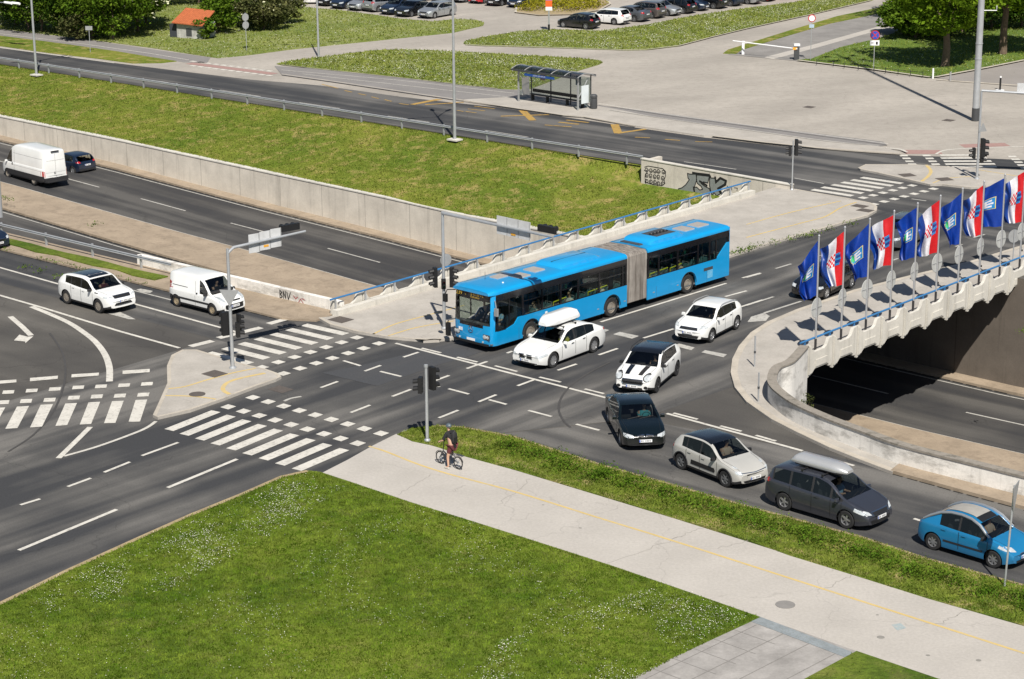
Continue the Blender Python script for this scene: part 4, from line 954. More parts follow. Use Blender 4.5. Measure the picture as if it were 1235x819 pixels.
    # stuck-on parts, projected on the shell
    def patch(nm, poly, axis, sgn, mat, off=.006, parent=None, sub=1, both=False):
        bm = bmesh.new(); tri = tessellate_polygon([[Vector((p[0], p[1], 0)) for p in poly]])
        V = [bm.verts.new((p[0], p[1], 0)) for p in poly]
        for t in tri:
            try: bm.faces.new([V[i] for i in t])
            except ValueError: pass
        for _ in range(sub): bmesh.ops.subdivide_edges(bm, edges=bm.edges, cuts=1, use_grid_fill=True)
        ok = 0
        for v in bm.verts:
            if axis == 'X': o_, d_ = Vector((sgn*6, v.co.x, v.co.y)), Vector((-sgn, 0, 0))
            elif axis == 'Y': o_, d_ = Vector((v.co.x, sgn*4, v.co.y)), Vector((0, -sgn, 0))
            else: o_, d_ = Vector((v.co.x, v.co.y, 4)), Vector((0, 0, -1))
            h, nn, _, _ = bvh.ray_cast(o_, d_)
            if h is None: v.co = Vector((0,0,-50)); continue
            v.co = h-d_*off; ok += 1
        bmesh.ops.delete(bm, geom=[v for v in bm.verts if v.co.z < -40], context='VERTS')
        if not len(bm.faces): bm.free(); return None
        e = bpy.data.meshes.new(nm); bm.to_mesh(e); bm.free(); e.materials.append(mat)
        e.polygons.foreach_set('use_smooth', [True]*len(e.polygons))
        o = bpy.data.objects.new(nm, e); COL.objects.link(o); o.parent = parent or root; return o
    root_info = dict(root=root, X=X, patch=patch, body=bodyo, Hh=Hh, Wd=Wd, L=L, clear=clear, xf=xf, xr=xr, S=S)
    if detail >= 1 and not vanside:
        for sg in (1, -1):
            for (a, b) in S['win'][:2]:
                xx = X(b)+.10
                patch('door_handle', [(xx, pch(S['belt'], b)*Hh-.13), (xx+.19, pch(S['belt'], b)*Hh-.13), (xx+.19, pch(S['belt'], b)*Hh-.09), (xx, pch(S['belt'], b)*Hh-.09)], 'Y', sg, col, .028)
            # door gaps
            for fx in [S['win'][0][0]-.015]+[ (S['win'][i][1]+S['win'][i+1][0])/2 for i in range(len(S['win'])-1)]:
                zz_ = pch(S['belt'], fx)*Hh-.03
                patch('door_seam', [(X(fx), clear+.13),(X(fx)+.022, clear+.13),(X(fx)+.022, zz_),(X(fx), zz_)], 'Y', sg, m_black, .003, sub=3)
    if detail >= 1:
        for sg in (1, -1):
            mm = MB(); mx = X(S['win'][0][0])-.06; mz = pch(S['belt'], S['win'][0][0])*Hh+.07
            mm.box((mx, sg*(Wd/2+.065), mz), (.13,.20,.13), taper=.8); mm.box((mx-.01, sg*(Wd/2-.04), mz-.04), (.06,.10,.04))
            o = mm.build('mirror', mirror or col, root); mod = o.modifiers.new('b', 'BEVEL'); mod.width = .03; mod.segments = 2
        wsz = pch(S['top'], S['cowl'])*Hh
        mm = MB(); mm.tube([(X(S['cowl']-.004), -.5, wsz+.0), (X(S['cowl']+.03), .15, pch(S['top'], S['cowl']+.03)*Hh+.012)], .009, 4); mm.tube([(X(S['cowl']-.004), .0, wsz), (X(S['cowl']+.03), .6, pch(S['top'], S['cowl']+.03)*Hh+.0)], .009, 4)
        mm.build('wiper', m_black, root)
    return root_info
def front(C, lamps, grille, lower=None, plate_z=.42, lampmat=None, emblem=True, plate=True, gmat=None, chrome_frame=True):
    """lamps/grille: polygons in (y,z), y>0 side mirrored; front fascia"""
    p = C['patch']
    for sg in (1, -1):
        p('headlight', [(y*sg, z) for y, z in lamps], 'X', 1, lampmat or m_lamp, .007, sub=3)
    for g in grille:
        if chrome_frame: cy_ = sum(q_[0] for q_ in g)/len(g); cz_ = sum(q_[1] for q_ in g)/len(g); p('grille_frame', [(y+math.copysign(.025, y-cy_), z+math.copysign(.022, z-cz_)) for y, z in g], 'X', 1, m_chrome, .005, sub=3)
        p('grille', g, 'X', 1, gmat or m_black, .008, sub=3)
    if lower: p('air_intake', lower, 'X', 1, m_black, .006, sub=3)
    if plate: numplate(C, 1, plate_z)
    # bonnet shut lines
    S = C['S']; X = C['X']
    for sg in (1, -1):
        a, b = .055, S['cowl']-.012; w0 = C['Wd']/2*.70; w1 = C['Wd']/2*.82
        p('bonnet_seam', [(X(a), sg*w0), (X(b), sg*w1), (X(b), sg*(w1+.012)), (X(a), sg*(w0+.012))], 'Z', 1, m_black, .003, sub=4)
def numplate(C, sgn, z, y0=0):
    x_sign = 1 if sgn > 0 else -1; x = C['L']/2*x_sign
    m = MB(); m.box((x+x_sign*.012, y0, z), (.012,.52,.115)); o = m.build('number_plate', m_plate, C['root'])
    m = MB(); m.box((x+x_sign*.020, y0+(-.235 if sgn > 0 else .235), z), (.004,.045,.10)); m.build('plate_band', m_plateb, o)
    m = MB()
    for k in range(7):
        if k != 2: m.box((x+x_sign*.020, y0+(-.17+k*.058)*sgn, z), (.003,.028,.06))
    m.build('plate_writing', m_dark_txt, o)
def rear(C, lamps, plate_z=.6, bumper=True):
    for sg in (1, -1): C['patch']('tail_light', [(y*sg, z) for y, z in lamps], 'X', -1, m_tail, .008, sub=2)
    numplate(C, -1, plate_z)
    if bumper: C['patch']('rear_bumper_trim', [(-C['Wd']*.40, C['clear']+.14), (C['Wd']*.40, C['clear']+.14), (C['Wd']*.40, C['clear']+.27), (-C['Wd']*.40, C['clear']+.27)], 'X', -1, m_trim, .008, sub=3)
def side_lamp(C, pts, mat, sgn_both=True, nm='headlight'):
    for sg in (1, -1): C['patch'](nm, pts, 'Y', sg, mat, .006, sub=2)
def put(C, rear_px, front_px, side, z=0.0):
    """place by the ground contacts of the two visible wheels; side=+1 left wheels seen, -1 right"""
    r, f = G(*rear_px, z), G(*front_px, z); mid = (r+f)/2; d = (f-r).normalized(); a = math.atan2(d.y, d.x); n = Vector((-d.y, d.x, 0))
    t = C['Wd']/2-.12; xm = (C['xf']+C['xr'])/2
    p = mid-n*t*side-d*xm; C['root'].location = (p.x, p.y, z+.012); C['root'].rotation_euler.z = a; return p, a

# --- people sitting in vehicles / riding
m_skin = plain('skin', (.50,.31,.22), .6, var=.06); m_hair = plain('hair_brown', (.035,.022,.014), .8)
def skin_mesh(nodes, edges, sub=2):
    """nodes: list of (x,y,z,r); grown with a Skin modifier"""
    me = bpy.data.meshes.new('s'); me.from_pydata([n_[:3] for n_ in nodes], edges, []); o = bpy.data.objects.new('s', me); COL.objects.link(o)
    md_ = o.modifiers.new('k', 'SKIN'); md_.use_smooth_shade = True
    for i, n_ in enumerate(nodes):
        rr = n_[3]; rr = rr if hasattr(rr, '__len__') else (rr, rr); me.skin_vertices[0].data[i].radius = rr
    me.skin_vertices[0].data[0].use_root = True
    s2 = o.modifiers.new('u', 'SUBSURF'); s2.levels = sub; s2.render_levels = sub
    dg = bpy.context.evaluated_depsgraph_get(); r_ = bpy.data.meshes.new_from_object(o.evaluated_get(dg)); bpy.data.objects.remove(o)
    r_.polygons.foreach_set('use_smooth', [True]*len(r_.polygons)); return r_
def link_mesh(nm, me, mat, parent):
    me = me.copy() if me.users else me; me.materials.clear(); me.materials.append(mat); me.polygons.foreach_set('material_index', [0]*len(me.polygons)); o = bpy.data.objects.new(nm, me); COL.objects.link(o); o.parent = parent; return o
SEAT = {}
def seated(label, loc, rz, shirt, hands=True, hair=m_hair, group=None):
    if not SEAT:
        hz = .62
        nodes = [(0,0,0,.135),(.02,0,.22,(.13,.16)),(.0,0,.42,(.12,.19)),(0,0,.50,(.07,.08)),(.02,0,.57,.055),(.03,0,.62,.06),(.035,0,.70,(.105,.09)),(.03,0,.79,(.09,.08)),
                 (-.01,.19,.43,.065),(.12,.24,.22,.05),(.36,.17,.26,.036),(.43,.14,.28,.035),(-.01,-.19,.43,.065),(.12,-.24,.22,.05),(.36,-.17,.26,.036),(.43,-.14,.28,.035),
                 (.22,.10,.0,.09),(.45,.12,.0,.075),(.55,.12,-.30,.05),(.22,-.10,.0,.09),(.45,-.12,.0,.075),(.55,-.12,-.30,.05)]
        E = [(0,1),(1,2),(2,3),(3,4),(4,5),(5,6),(6,7),(2,8),(8,9),(9,10),(10,11),(2,12),(12,13),(13,14),(14,15),(0,16),(16,17),(17,18),(0,19),(19,20),(20,21)]
        SEAT['body'] = skin_mesh(nodes, E)
        sh = [(0,0,-.02,.15),(.02,0,.22,(.145,.175)),(.0,0,.42,(.135,.205)),(0,0,.50,(.085,.10)),(-.01,.19,.43,.082),(.10,.235,.25,.066),(-.01,-.19,.43,.082),(.10,-.235,.25,.066)]
        SEAT['shirt'] = skin_mesh(sh, [(0,1),(1,2),(2,3),(2,4),(4,5),(2,6),(6,7)])
        SEAT['hair'] = skin_mesh([(-.01,0,.70,(.10,.085)),(.0,0,.79,(.105,.09)),(.04,0,.83,(.08,.07))], [(0,1),(1,2)])
    t = thing('person', label, 'person', loc, rz, group)
    link_mesh('body', SEAT['body'], m_skin, t); link_mesh('shirt', SEAT['shirt'], shirt, t); link_mesh('hair', SEAT['hair'], hair, t); return t
def driver(C, label, shirt, side=1):
    """sits in the driver's seat of a placed car"""
    S = C['S']; x = C['X'](S['hdr']+.085); M = Matrix.Rotation(C['root'].rotation_euler.z, 4, 'Z'); p = M @ Vector((x+.07, .36*side, C['Hh']*.34))
    return seated(label, Vector(C['root'].location)+p, C['root'].rotation_euler.z, shirt)
sh_y = plain('shirt_yellow', (.75,.72,.12), .9); sh_r = plain('shirt_dark_red', (.12,.02,.025), .9); sh_w = plain('shirt_white', (.65,.66,.66), .9); sh_b = plain('shirt_light_blue', (.25,.42,.6), .9); sh_k = plain('shirt_black', (.015,.015,.018), .9); sh_t = plain('shirt_teal', (.08,.35,.40), .9); sh_p = plain('shirt_beige', (.55,.42,.34), .9)

P_white = paint('paint_white', (.74,.75,.74), 0, .35); P_blk = paint('paint_black', (.006,.0065,.008), .1, .25); P_green = paint('paint_dark_green', (.0015,.0045,.005), .0, .25); P_beige = paint('paint_beige', (.45,.445,.42), .1, .4)
P_grey = paint('paint_grey', (.055,.060,.078), .5, .35); P_blue = paint('paint_azure', (.012,.20,.43), .25, .35); P_silver = paint('paint_silver', (.42,.44,.46), .6, .35); P_navy = paint('paint_navy', (.010,.020,.045), .3, .3)
P_red = paint('paint_red', (.55,.02,.03), .1, .35); P_brown = paint('paint_brown_grey', (.13,.115,.11), .5, .35); P_mid = paint('paint_mid_grey', (.12,.13,.145), .5, .35); P_royal = paint('paint_royal_blue', (.015,.07,.35), .3, .35)

def roof_box(C, label, mat, Lb=2.1, Wb=.85, Hb=.38, dx=.1, dy=.0, z=None):
    zr = C['Hh']+.0 if z is None else z; r0 = C['root']; rot = r0.rotation_euler.z; M = Matrix.Rotation(rot, 4, 'Z')
    t = thing('roof_box', label, 'roof box', Vector(r0.location)+M @ Vector((dx, dy, zr+.12)), rot)
    m = MB(); n = 22; secs = []
    for i in range(n+1):
        f = i/n; x = Lb/2-f*Lb; e = min(1, (1-(1-min(1, (f+.02)*3.2))**2.2)); e2 = min(1, (1-f)*9+.55)
        w = Wb/2*(.45+.55*e)*(.9+.1*e2); h = Hb*(.30+.70*e)*e2
        secs.append([(x, -w*.93, 0), (x, -w, h*.30), (x, -w*.96, h*.62), (x, -w*.72, h*.93), (x, 0, h), (x, w*.72, h*.93), (x, w*.96, h*.62), (x, w, h*.30), (x, w*.93, 0)])
    k = 9; vs = [p for s_ in secs for p in s_]
    m.add(vs, [(i*k+j, i*k+(j+1) % k, (i+1)*k+(j+1) % k, (i+1)*k+j) for i in range(n) for j in range(k)]+[tuple(range(k)), tuple(range(n*k, n*k+k))[::-1]])
    m.build('shell', mat, t, smooth=True, angle=50)
    m = MB(); m.box((-.02, 0, -.02), (Lb*.86, Wb*.86, .06)); m.build('base_tray', m_black, t)
    for x in (.45, -.45):
        m = MB(); m.tube([(x, -C['Wd']*.36, -.075), (x, C['Wd']*.36, -.075)], .02, 6); m.box((x, -C['Wd']*.36, -.09), (.08,.05,.08)); m.box((x, C['Wd']*.36, -.09), (.08,.05,.08)); m.build('carrier_bar', m_black, t)
    return t
def rails(C, mat, inset=.10):
    S = C['S']; 
    for sg in (1, -1):
        P = []
        for f in np.linspace(S['hdr']+.03, S['rhdr']-.01, 8):
            zt = pch(S['top'], f)*C['Hh']; zb = pch(S['belt'], f)*C['Hh']; P.append((C['X'](f), sg*(C['Wd']/2-.045-.20*(zt-zb)-.01), zt+.03))
        P[0] = (P[0][0], P[0][1], P[0][2]-.05); P[-1] = (P[-1][0], P[-1][1], P[-1][2]-.05)
        m = MB(); m.tube(P, .017, 6); m.build('roof_rail', mat, C['root'])
# ------------------------------------------------------------------ traffic
# white SUV coming down the side road
C = make_car('suv', 'white compact SUV with dark glass roof panel on the side road', 'car', 'suv', 4.37, 1.90, 1.62, 2.66, .88, P_white, .355, .22, rimmat=m_rimd, spokes=10, clad=True, mirror=m_trim)
put(C, (82.4,366.3), (121,377.5), -1)
C['patch']('sunroof', [(C['X'](.44),-.58),(C['X'](.44),.58),(C['X'](.85),.60),(C['X'](.85),-.60)], 'Z', 1, P_blk, .006, sub=3)
front(C, [(.52,.80),(.86,.86),(.86,.93),(.60,.90)], [[(-.46,.80),(.46,.80),(.50,.90),(-.50,.90)]], [(-.55,.44),(.55,.44),(.45,.56),(-.45,.56)], .64)
side_lamp(C, [(1.72,.84),(2.02,.80),(2.02,.90),(1.75,.93)], m_lamp); rear(C, [(.5,.95),(.92,.95),(.92,1.08),(.5,1.05)], .9)
C['patch']('side_vent', [(1.05,.98),(1.32,.98),(1.30,1.02),(1.05,1.03)], 'Y', -1, m_black, .006)
driver(C, 'driver in a dark red top at the wheel of the white SUV', sh_r)
# small white panel van
C = make_car('panel_van', 'small white panel van with rusty wheel rims beside the signal mast', 'van', 'van', 4.12, 1.72, 1.82, 2.69, .80, P_white, .30, .19, rimmat=plain('rusty_rim', (.33,.27,.18), .7, .2, var=.3, vs=8), steel=True, vanside=True, clad=True, tumble=.10, mirror=m_trim)
put(C, (215,369.7), (257.8,380.6), -1)
front(C, [(.50,.72),(.76,.78),(.76,.98),(.54,.92)], [[(-.40,.72),(.40,.72),(.42,.78),(-.42,.78)]], [(-.72,.36),(.72,.36),(.74,.62),(-.74,.62)], .50, chrome_frame=False)
side_lamp(C, [(1.72,.76),(1.94,.72),(1.94,.90),(1.74,.95)], m_lamp)
for sg in (1, -1):
    C['patch']('side_moulding', [(-1.9,.50),(1.1,.50),(1.1,.60),(-1.9,.60)], 'Y', sg, m_trim, .012, sub=4); C['patch']('slide_rail', [(-1.7,1.13),(-.55,1.13),(-.55,1.16),(-1.7,1.16)], 'Y', sg, m_black, .006, sub=3)
    C['patch']('door_seam', [(.03,.35),(.045,.35),(.045,1.55),(.03,1.55)], 'Y', sg, m_black, .004, sub=3); C['patch']('door_handle', [(.10,.92),(.22,.92),(.22,.99),(.10,.99)], 'Y', sg, m_black, .02)
    C['patch']('rear_quarter_trim', [(-2.05,.35),(-1.72,.35),(-1.72,.62),(-2.05,.62)], 'Y', sg, m_trim, .01, sub=2)
rear(C, [(.70,.9),(.84,.9),(.84,1.3),(.70,1.3)], .8); driver(C, 'driver in a black top in the small white panel van', sh_k)
# large white van in the underpass
C = make_car('delivery_van', 'large white high-roof delivery van seen from behind in the underpass lane', 'van', 'bigvan', 6.0, 2.02, 2.66, 3.55, 1.0, P_white, .35, .28, rimmat=m_rimd, steel=True, vanside=True, clad=True, tumble=.06, ww=.22)
vz = zhw(31)+.0; put(C, (44,223.8), (9.5,214.3), 1, z=-3.38)
for sg in (1, -1):
    C['patch']('lower_cladding', [(-2.9,.40),(2.0,.40),(2.0,.78),(-2.9,.78)], 'Y', sg, m_trim, .010, sub=4); C['patch']('wheel_seam', [(.95,.8),(.965,.8),(.965,2.2),(.95,2.2)], 'Y', sg, m_dkgrey, .004, sub=3)
    C['patch']('side_crease', [(-2.7,1.98),(1.1,1.98),(1.1,2.0),(-2.7,2.0)], 'Y', sg, m_grey, .004, sub=4); C['patch']('side_crease', [(-2.7,1.12),(1.3,1.12),(1.3,1.135),(-2.7,1.135)], 'Y', sg, m_grey, .004, sub=4)
    C['patch']('door_handle', [(1.15,1.12),(1.28,1.12),(1.28,1.28),(1.15,1.28)], 'Y', sg, m_black, .015)
m = MB(); m.box((-3.0,0,.52), (.16,1.86,.30)); m.box((-3.1,0,.40), (.22,1.7,.08)); m.build('rear_bumper', m_trim, C['root'])
for nm, p_, mt in (('door_seam', [(-.008,.66),(.008,.66),(.008,2.35),(-.008,2.35)], m_dkgrey), ('door_panel_crease', [(-.82,1.86),(.82,1.86),(.82,1.88),(-.82,1.88)], m_grey), ('door_panel_crease', [(-.82,1.02),(.82,1.02),(.82,1.035),(-.82,1.035)], m_grey), ('door_handle', [(.05,.88),(.13,.88),(.13,1.06),(.05,1.06)], m_black)):
    C['patch'](nm, p_, 'X', -1, mt, .004, sub=3)
m = MB(); m.box((-3.0,0,2.52), (.08,.62,.07)); m.build('reversing_camera', m_black, C['root'])
rear(C, [(.86,.72),(.99,.72),(.99,1.15),(.86,1.15)], .62, False); driver(C, 'driver in the large white delivery van', sh_k)
# dark hatch beside it
C = make_car('hatchback', 'black hatchback beside the large white van in the underpass', 'car', 'hatch', 4.05, 1.76, 1.46, 2.54, .82, P_navy, .31, .17, spokes=8)
C['root'].location = W(34.2, -15.6, zhw(34.2)+.01); C['root'].rotation_euler.z = A_S+math.pi
q1, q2 = G(89,210.8,-3.55), Vector((0,0,0)); C['root'].location = Vector((q1.x, q1.y, -3.52))+Vector((NX,NY,0))*.72-Vector((DX,DY,0))*1.25
rear(C, [(.55,.88),(.84,.90),(.82,1.02),(.60,1.0)], .72); driver(C, 'driver of the black hatchback in the underpass', sh_k)
# dark car entering from the left edge
C = make_car('saloon_car', 'dark car just entering at the left edge on the side road', 'car', 'sedan', 4.5, 1.80, 1.45, 2.7, .85, P_navy, .32, .16)
p = G(6,312); C['root'].location = (p.x-DX*3.9+NX*.9, p.y-DY*3.9+NY*.9, .01); C['root'].rotation_euler.z = A_S
front(C, [(.50,.62),(.80,.66),(.78,.76),(.55,.72)], [[(-.4,.52),(.4,.52),(.4,.66),(-.4,.66)]], None, .45)
# white liftback with roof box
C = make_car('liftback_car', 'white large liftback with a white roof box next to the blue bus', 'car', 'gt', 5.0, 1.90, 1.56, 3.07, .90, P_white, .36, .17, spokes=10, tumble=.30)
put(C, (715.2,424.8), (664.6,443.8), 1)
front(C, [(.50,.55),(.86,.60),(.86,.71),(.55,.69)], [[(.06,.50),(.34,.48),(.36,.66),(.08,.67)], [(-.06,.50),(-.34,.48),(-.36,.66),(-.08,.67)]], [(-.66,.24),(.66,.24),(.66,.33),(-.66,.33)], .42)
side_lamp(C, [(2.0,.66),(2.28,.62),(2.28,.73),(2.0,.78)], m_lamp); rear(C, [(.5,.92),(.88,.92),(.88,1.06),(.5,1.02)], .85); side_lamp(C, [(-2.42,.92),(-2.2,.95),(-2.2,1.06),(-2.42,1.04)], m_tail, nm='tail_light')
roof_box(C, 'white roof box on the white liftback beside the bus', plain('roof_box_white', (.78,.79,.79), .3, coat=.5, var=.03), 2.25, .90, .42, -.05, -.10)
driver(C, 'driver in a bright yellow shirt in the white liftback', sh_y)
# white crossover with black roof and stripes
C = make_car('crossover_car', 'white crossover with black roof and two black bonnet stripes', 'car', 'suv', 4.30, 1.82, 1.56, 2.67, .85, P_white, .335, .20, roofmat=P_blk, rimmat=m_rimk, spokes=6, clad=True, mirror=m_black, tumble=.26)
put(C, (814.6,452.4), (789.6,473.9), 1)
for sg in (1, -1): C['patch']('bonnet_stripe', [(C['X'](.055),sg*.20),(C['X'](.27),sg*.24),(C['X'](.27),sg*.46),(C['X'](.055),sg*.40)], 'Z', 1, P_blk, .005, sub=4)
el = lambda cy, cz, a, b, n=14: [(cy+a*math.cos(2*math.pi*i/n), cz+b*math.sin(2*math.pi*i/n)) for i in range(n)]
for sg in (1, -1): C['patch']('lamp_ring', el(sg*.66,.80,.20,.155), 'X', 1, m_black, .004, sub=2)
front(C, el(.66,.80,.15,.12), [[(-.48,.60),(-.40,.50),(.40,.50),(.48,.60),(.44,.72),(-.44,.72)]], [(-.5,.27),(.5,.27),(.45,.38),(-.45,.38)], .43)
for sg in (1, -1): C['patch']('fog_light', el(sg*.62,.40,.09,.07), 'X', 1, m_black, .012, sub=1)
rails(C, m_black); rear(C, [(.62,.8),(.84,.8),(.84,1.08),(.62,1.08)], .75); driver(C, 'driver in a black top in the striped white crossover', sh_k)
# white small SUV behind
C = make_car('suv', 'white small SUV with roof rails in the lane right of the bus', 'car', 'suv', 4.14, 1.76, 1.52, 2.58, .83, P_white, .335, .19, rimmat=m_rim, spokes=5, clad=True, tumble=.27)
put(C, (886.6,397.2), (856,413), 1)
front(C, [(.50,.74),(.80,.80),(.80,.92),(.58,.88)], [[(-.46,.70),(.46,.70),(.42,.78),(-.42,.78)]], [(-.50,.30),(.50,.30),(.56,.44),(-.56,.44)], .56)
side_lamp(C, [(1.62,.80),(1.95,.74),(1.95,.84),(1.65,.90)], m_lamp); rails(C, m_grey); rear(C, [(.5,.9),(.84,.9),(.84,1.04),(.5,1.0)], .8); driver(C, 'driver in a black top in the small white SUV', sh_k)
# dark green saloon
C = make_car('saloon_car', 'dark green saloon car turning towards the camera', 'car', 'sedan', 4.84, 1.85, 1.42, 2.89, .86, P_green, .33, .16, spokes=9, tumble=.34)
put(C, (736,511), (750.2,537.9), -1); 
front(C, [(.44,.56),(.86,.60),(.84,.74),(.50,.68)], [[(.05,.54),(.27,.52),(.30,.66),(.07,.68)], [(-.05,.54),(-.27,.52),(-.30,.66),(-.07,.68)]], [(-.66,.24),(.66,.24),(.60,.33),(-.60,.33)], .46)
rear(C, [(.5,.85),(.86,.85),(.86,1.0),(.5,.97)], .8); driver(C, 'driver in a teal top in the dark green saloon', sh_t)
# beige hatch with black roof
C = make_car('hatchback', 'beige hatchback with black roof and dark door bumpers', 'car', 'hatch', 3.99, 1.75, 1.49, 2.54, .80, P_beige, .33, .18, roofmat=P_blk, tumble=.28, rimmat=plain('two_tone_rim', (.24,.25,.26), .35, .6, var=.2, vs=8), spokes=6, clad=True, mirror=m_black)
put(C, (822.9,565.7), (876.6,587.3), -1)
front(C, [(.58,.62),(.80,.64),(.80,.76),(.60,.74)], [[(-.40,.50),(.40,.50),(.42,.62),(-.42,.62)]], [(-.70,.24),(.70,.24),(.72,.38),(-.72,.38)], .44, chrome_frame=False)
C['patch']('grille_bar', [(-.72,.68),(0,.64),(.72,.68),(.72,.70),(0,.665),(-.72,.70)], 'X', 1, m_chrome, .008, sub=3)
for sg in (1, -1):
    C['patch']('door_bumper', [(-.75,.42),(.62,.42),(.66,.50),(.60,.60),(-.72,.60)], 'Y', sg, m_black, .014, sub=4)
    C['patch']('daytime_lamp', [(sg*.60,.80),(sg*.82,.84),(sg*.82,.88),(sg*.60,.85)], 'X', 1, m_lamp, .01, sub=1)
    for xw in (C['xf'], C['xr']): m = MB(); m.tube([(xw+.395*math.cos(a), sg*.868, .335+.395*math.sin(a)) for a in np.linspace(-.1, math.pi+.1, 18)], .03, 6); m.build('arch_trim', m_trim, C['root'])
rear(C, [(.6,.82),(.86,.82),(.86,.98),(.6,.96)], .7); side_lamp(C, [(-1.97,.82),(-1.80,.84),(-1.80,.98),(-1.95,.98)], m_tail, nm='tail_light'); driver(C, 'driver in a beige top in the black-roofed beige hatchback', sh_p)
# grey people carrier with roof box
C = make_car('people_carrier', 'dark grey people carrier carrying a silver roof box', 'car', 'mpv', 4.66, 1.88, 1.66, 2.76, .93, P_grey, .34, .17, spokes=5, tumble=.26)
put(C, (946.1,614.9), (1022,637.4), -1)
front(C, [(.52,.62),(.90,.68),(.86,.84),(.62,.74)], [[(-.42,.58),(.42,.58),(.46,.70),(-.46,.70)]], [(-.55,.28),(.55,.28),(.60,.42),(-.60,.42)], .48)
side_lamp(C, [(1.72,.74),(2.22,.62),(2.22,.72),(1.75,.86)], m_lamp); rear(C, [(.6,.95),(.9,.95),(.9,1.12),(.6,1.08)], .8); side_lamp(C, [(-2.30,.95),(-2.08,.98),(-2.08,1.14),(-2.28,1.12)], m_tail, nm='tail_light')
roof_box(C, 'silver roof box on the dark grey people carrier', plain('roof_box_silver', (.50,.51,.52), .3, .4, coat=.4, var=.05), 2.35, .80, .28, -.25, -.05)
driver(C, 'driver in a light blue shirt in the dark grey people carrier', sh_b)
# azure convertible
C = make_car('convertible_car', 'bright blue small bubble-shaped car with grey fabric roof', 'car', 'bubble', 3.93, 1.70, 1.56, 2.44, .77, P_blue, .31, .18, rimmat=m_rim, spokes=7, mirror=m_trim, tumble=.26)
put(C, (1125.1,662.4), (1199.7,684.9), -1)
C['patch']('fabric_roof', [(C['X'](.44),-.44),(C['X'](.44),.44),(C['X'](.74),.42),(C['X'](.74),-.42)], 'Z', 1, plain('roof_fabric', (.30,.29,.27), .95), .02, sub=4)
C['patch']('roof_front_strip', [(C['X'](.375),-.46),(C['X'](.375),.46),(C['X'](.44),.46),(C['X'](.44),-.46)], 'Z', 1, m_black, .012, sub=3)
front(C, [(.46,.66),(.74,.72),(.72,.86),(.50,.80)], [[(-.30,.52),(.30,.52),(.28,.58),(-.28,.58)]], [(-.5,.26),(.5,.26),(.5,.36),(-.5,.36)], .45)
for sg in (1, -1):
    P = []
    for f in [.25,.30,.36,.45,.55,.66,.76,.86,.93]:
        S = C['S']; zt = pch(S['top'], f)*C['Hh']; zb = min(pch(S['belt'], f)*C['Hh'], zt-.012); h = zt-zb; e = 1 if f < .86 else 1-.11*((f-.86)/.14)**2.2
        P.append((C['X'](f), sg*(C['Wd']/2*e-.045-.26*max(0, h-.03)-.0), zb+h*.95+.01))
    m = MB(); m.tube(P, [.03,.045,.055,.055,.055,.055,.055,.05,.03], 8); m.build('roof_arch', P_silver, C['root'], smooth=True)
    C['patch']('side_moulding', [(-.82,.46),(.78,.46),(.78,.53),(-.82,.53)], 'Y', sg, m_trim, .012, sub=3)
    m = MB()
    for xw in (C['xf'], C['xr']): m.lathe([(.37,.0),(.40,.018),(.46,.0)], (xw, sg*.853, .32), 'Y', 30)
side_lamp(C, [(1.36,.78),(1.72,.70),(1.72,.82),(1.40,.88)], m_lamp); rear(C, [(.55,.8),(.8,.8),(.8,1.0),(.55,1.0)], .6)
driver(C, 'driver with an arm on the wheel of the bright blue small car', sh_p)
# behind the flags
C = make_car('hatchback', 'black hatchback in the right lane behind the leftmost flags', 'car', 'hatch', 4.36, 1.80, 1.44, 2.70, .82, P_blk, .335, .16, spokes=8)
put(C, (1027.5,346.5), (992.2,362.5), 1)
front(C, [(.50,.62),(.84,.66),(.84,.76),(.55,.73)], [[(.05,.54),(.34,.52),(.36,.70),(.07,.71)], [(-.05,.54),(-.34,.52),(-.36,.70),(-.07,.71)]], None, .45); side_lamp(C, [(1.72,.66),(2.0,.62),(2.0,.72),(1.74,.76)], m_lamp)
rear(C, [(.5,.9),(.84,.9),(.84,1.0),(.5,1.0)], .7); driver(C, 'driver of the black hatchback behind the flags', sh_k)
C = make_car('estate_car', 'grey estate car in the middle lane behind the flags', 'car', 'estate', 4.62, 1.79, 1.48, 2.70, .88, P_mid, .32, .16, spokes=6)
put(C, (1118,288), (1084.2,303.3), 1)
front(C, [(.50,.62),(.84,.66),(.84,.78),(.55,.75)], [[(-.4,.54),(.4,.54),(.4,.68),(-.4,.68)]], None, .45); rear(C, [(.5,.9),(.84,.9),(.84,1.0),(.5,1.0)], .7); driver(C, 'driver of the grey estate behind the flags', sh_k)

# parked cars: one of each kind, then copies in other colours
GP = 'cars parked in rows on the far car park'
protos = {}
def parked_proto(st, dims):
    C = make_car('parked_car', 'x', 'car', st, *dims, P_blk, .32, .16, group=GP, detail=1, spokes=6)
    front(C, [(.50,.60*dims[2]/1.46),(.84,.64*dims[2]/1.46),(.84,.77*dims[2]/1.46),(.55,.73*dims[2]/1.46)], [[(-.42,.54),(.42,.54),(.42,.68),(-.42,.68)]], [(-.5,.26),(.5,.26),(.5,.36),(-.5,.36)], .45)
    rear(C, [(.56,.84*dims[2]/1.46),(.86,.84*dims[2]/1.46),(.86,1.02*dims[2]/1.46),(.6,1.0*dims[2]/1.46)], .72); side_lamp(C, [(-dims[0]/2+.03,.86*dims[2]/1.46),(-dims[0]/2+.24,.88*dims[2]/1.46),(-dims[0]/2+.24,1.02*dims[2]/1.46),(-dims[0]/2+.06,1.0*dims[2]/1.46)], m_tail, nm='tail_light')
    C['used'] = False; protos[st] = C
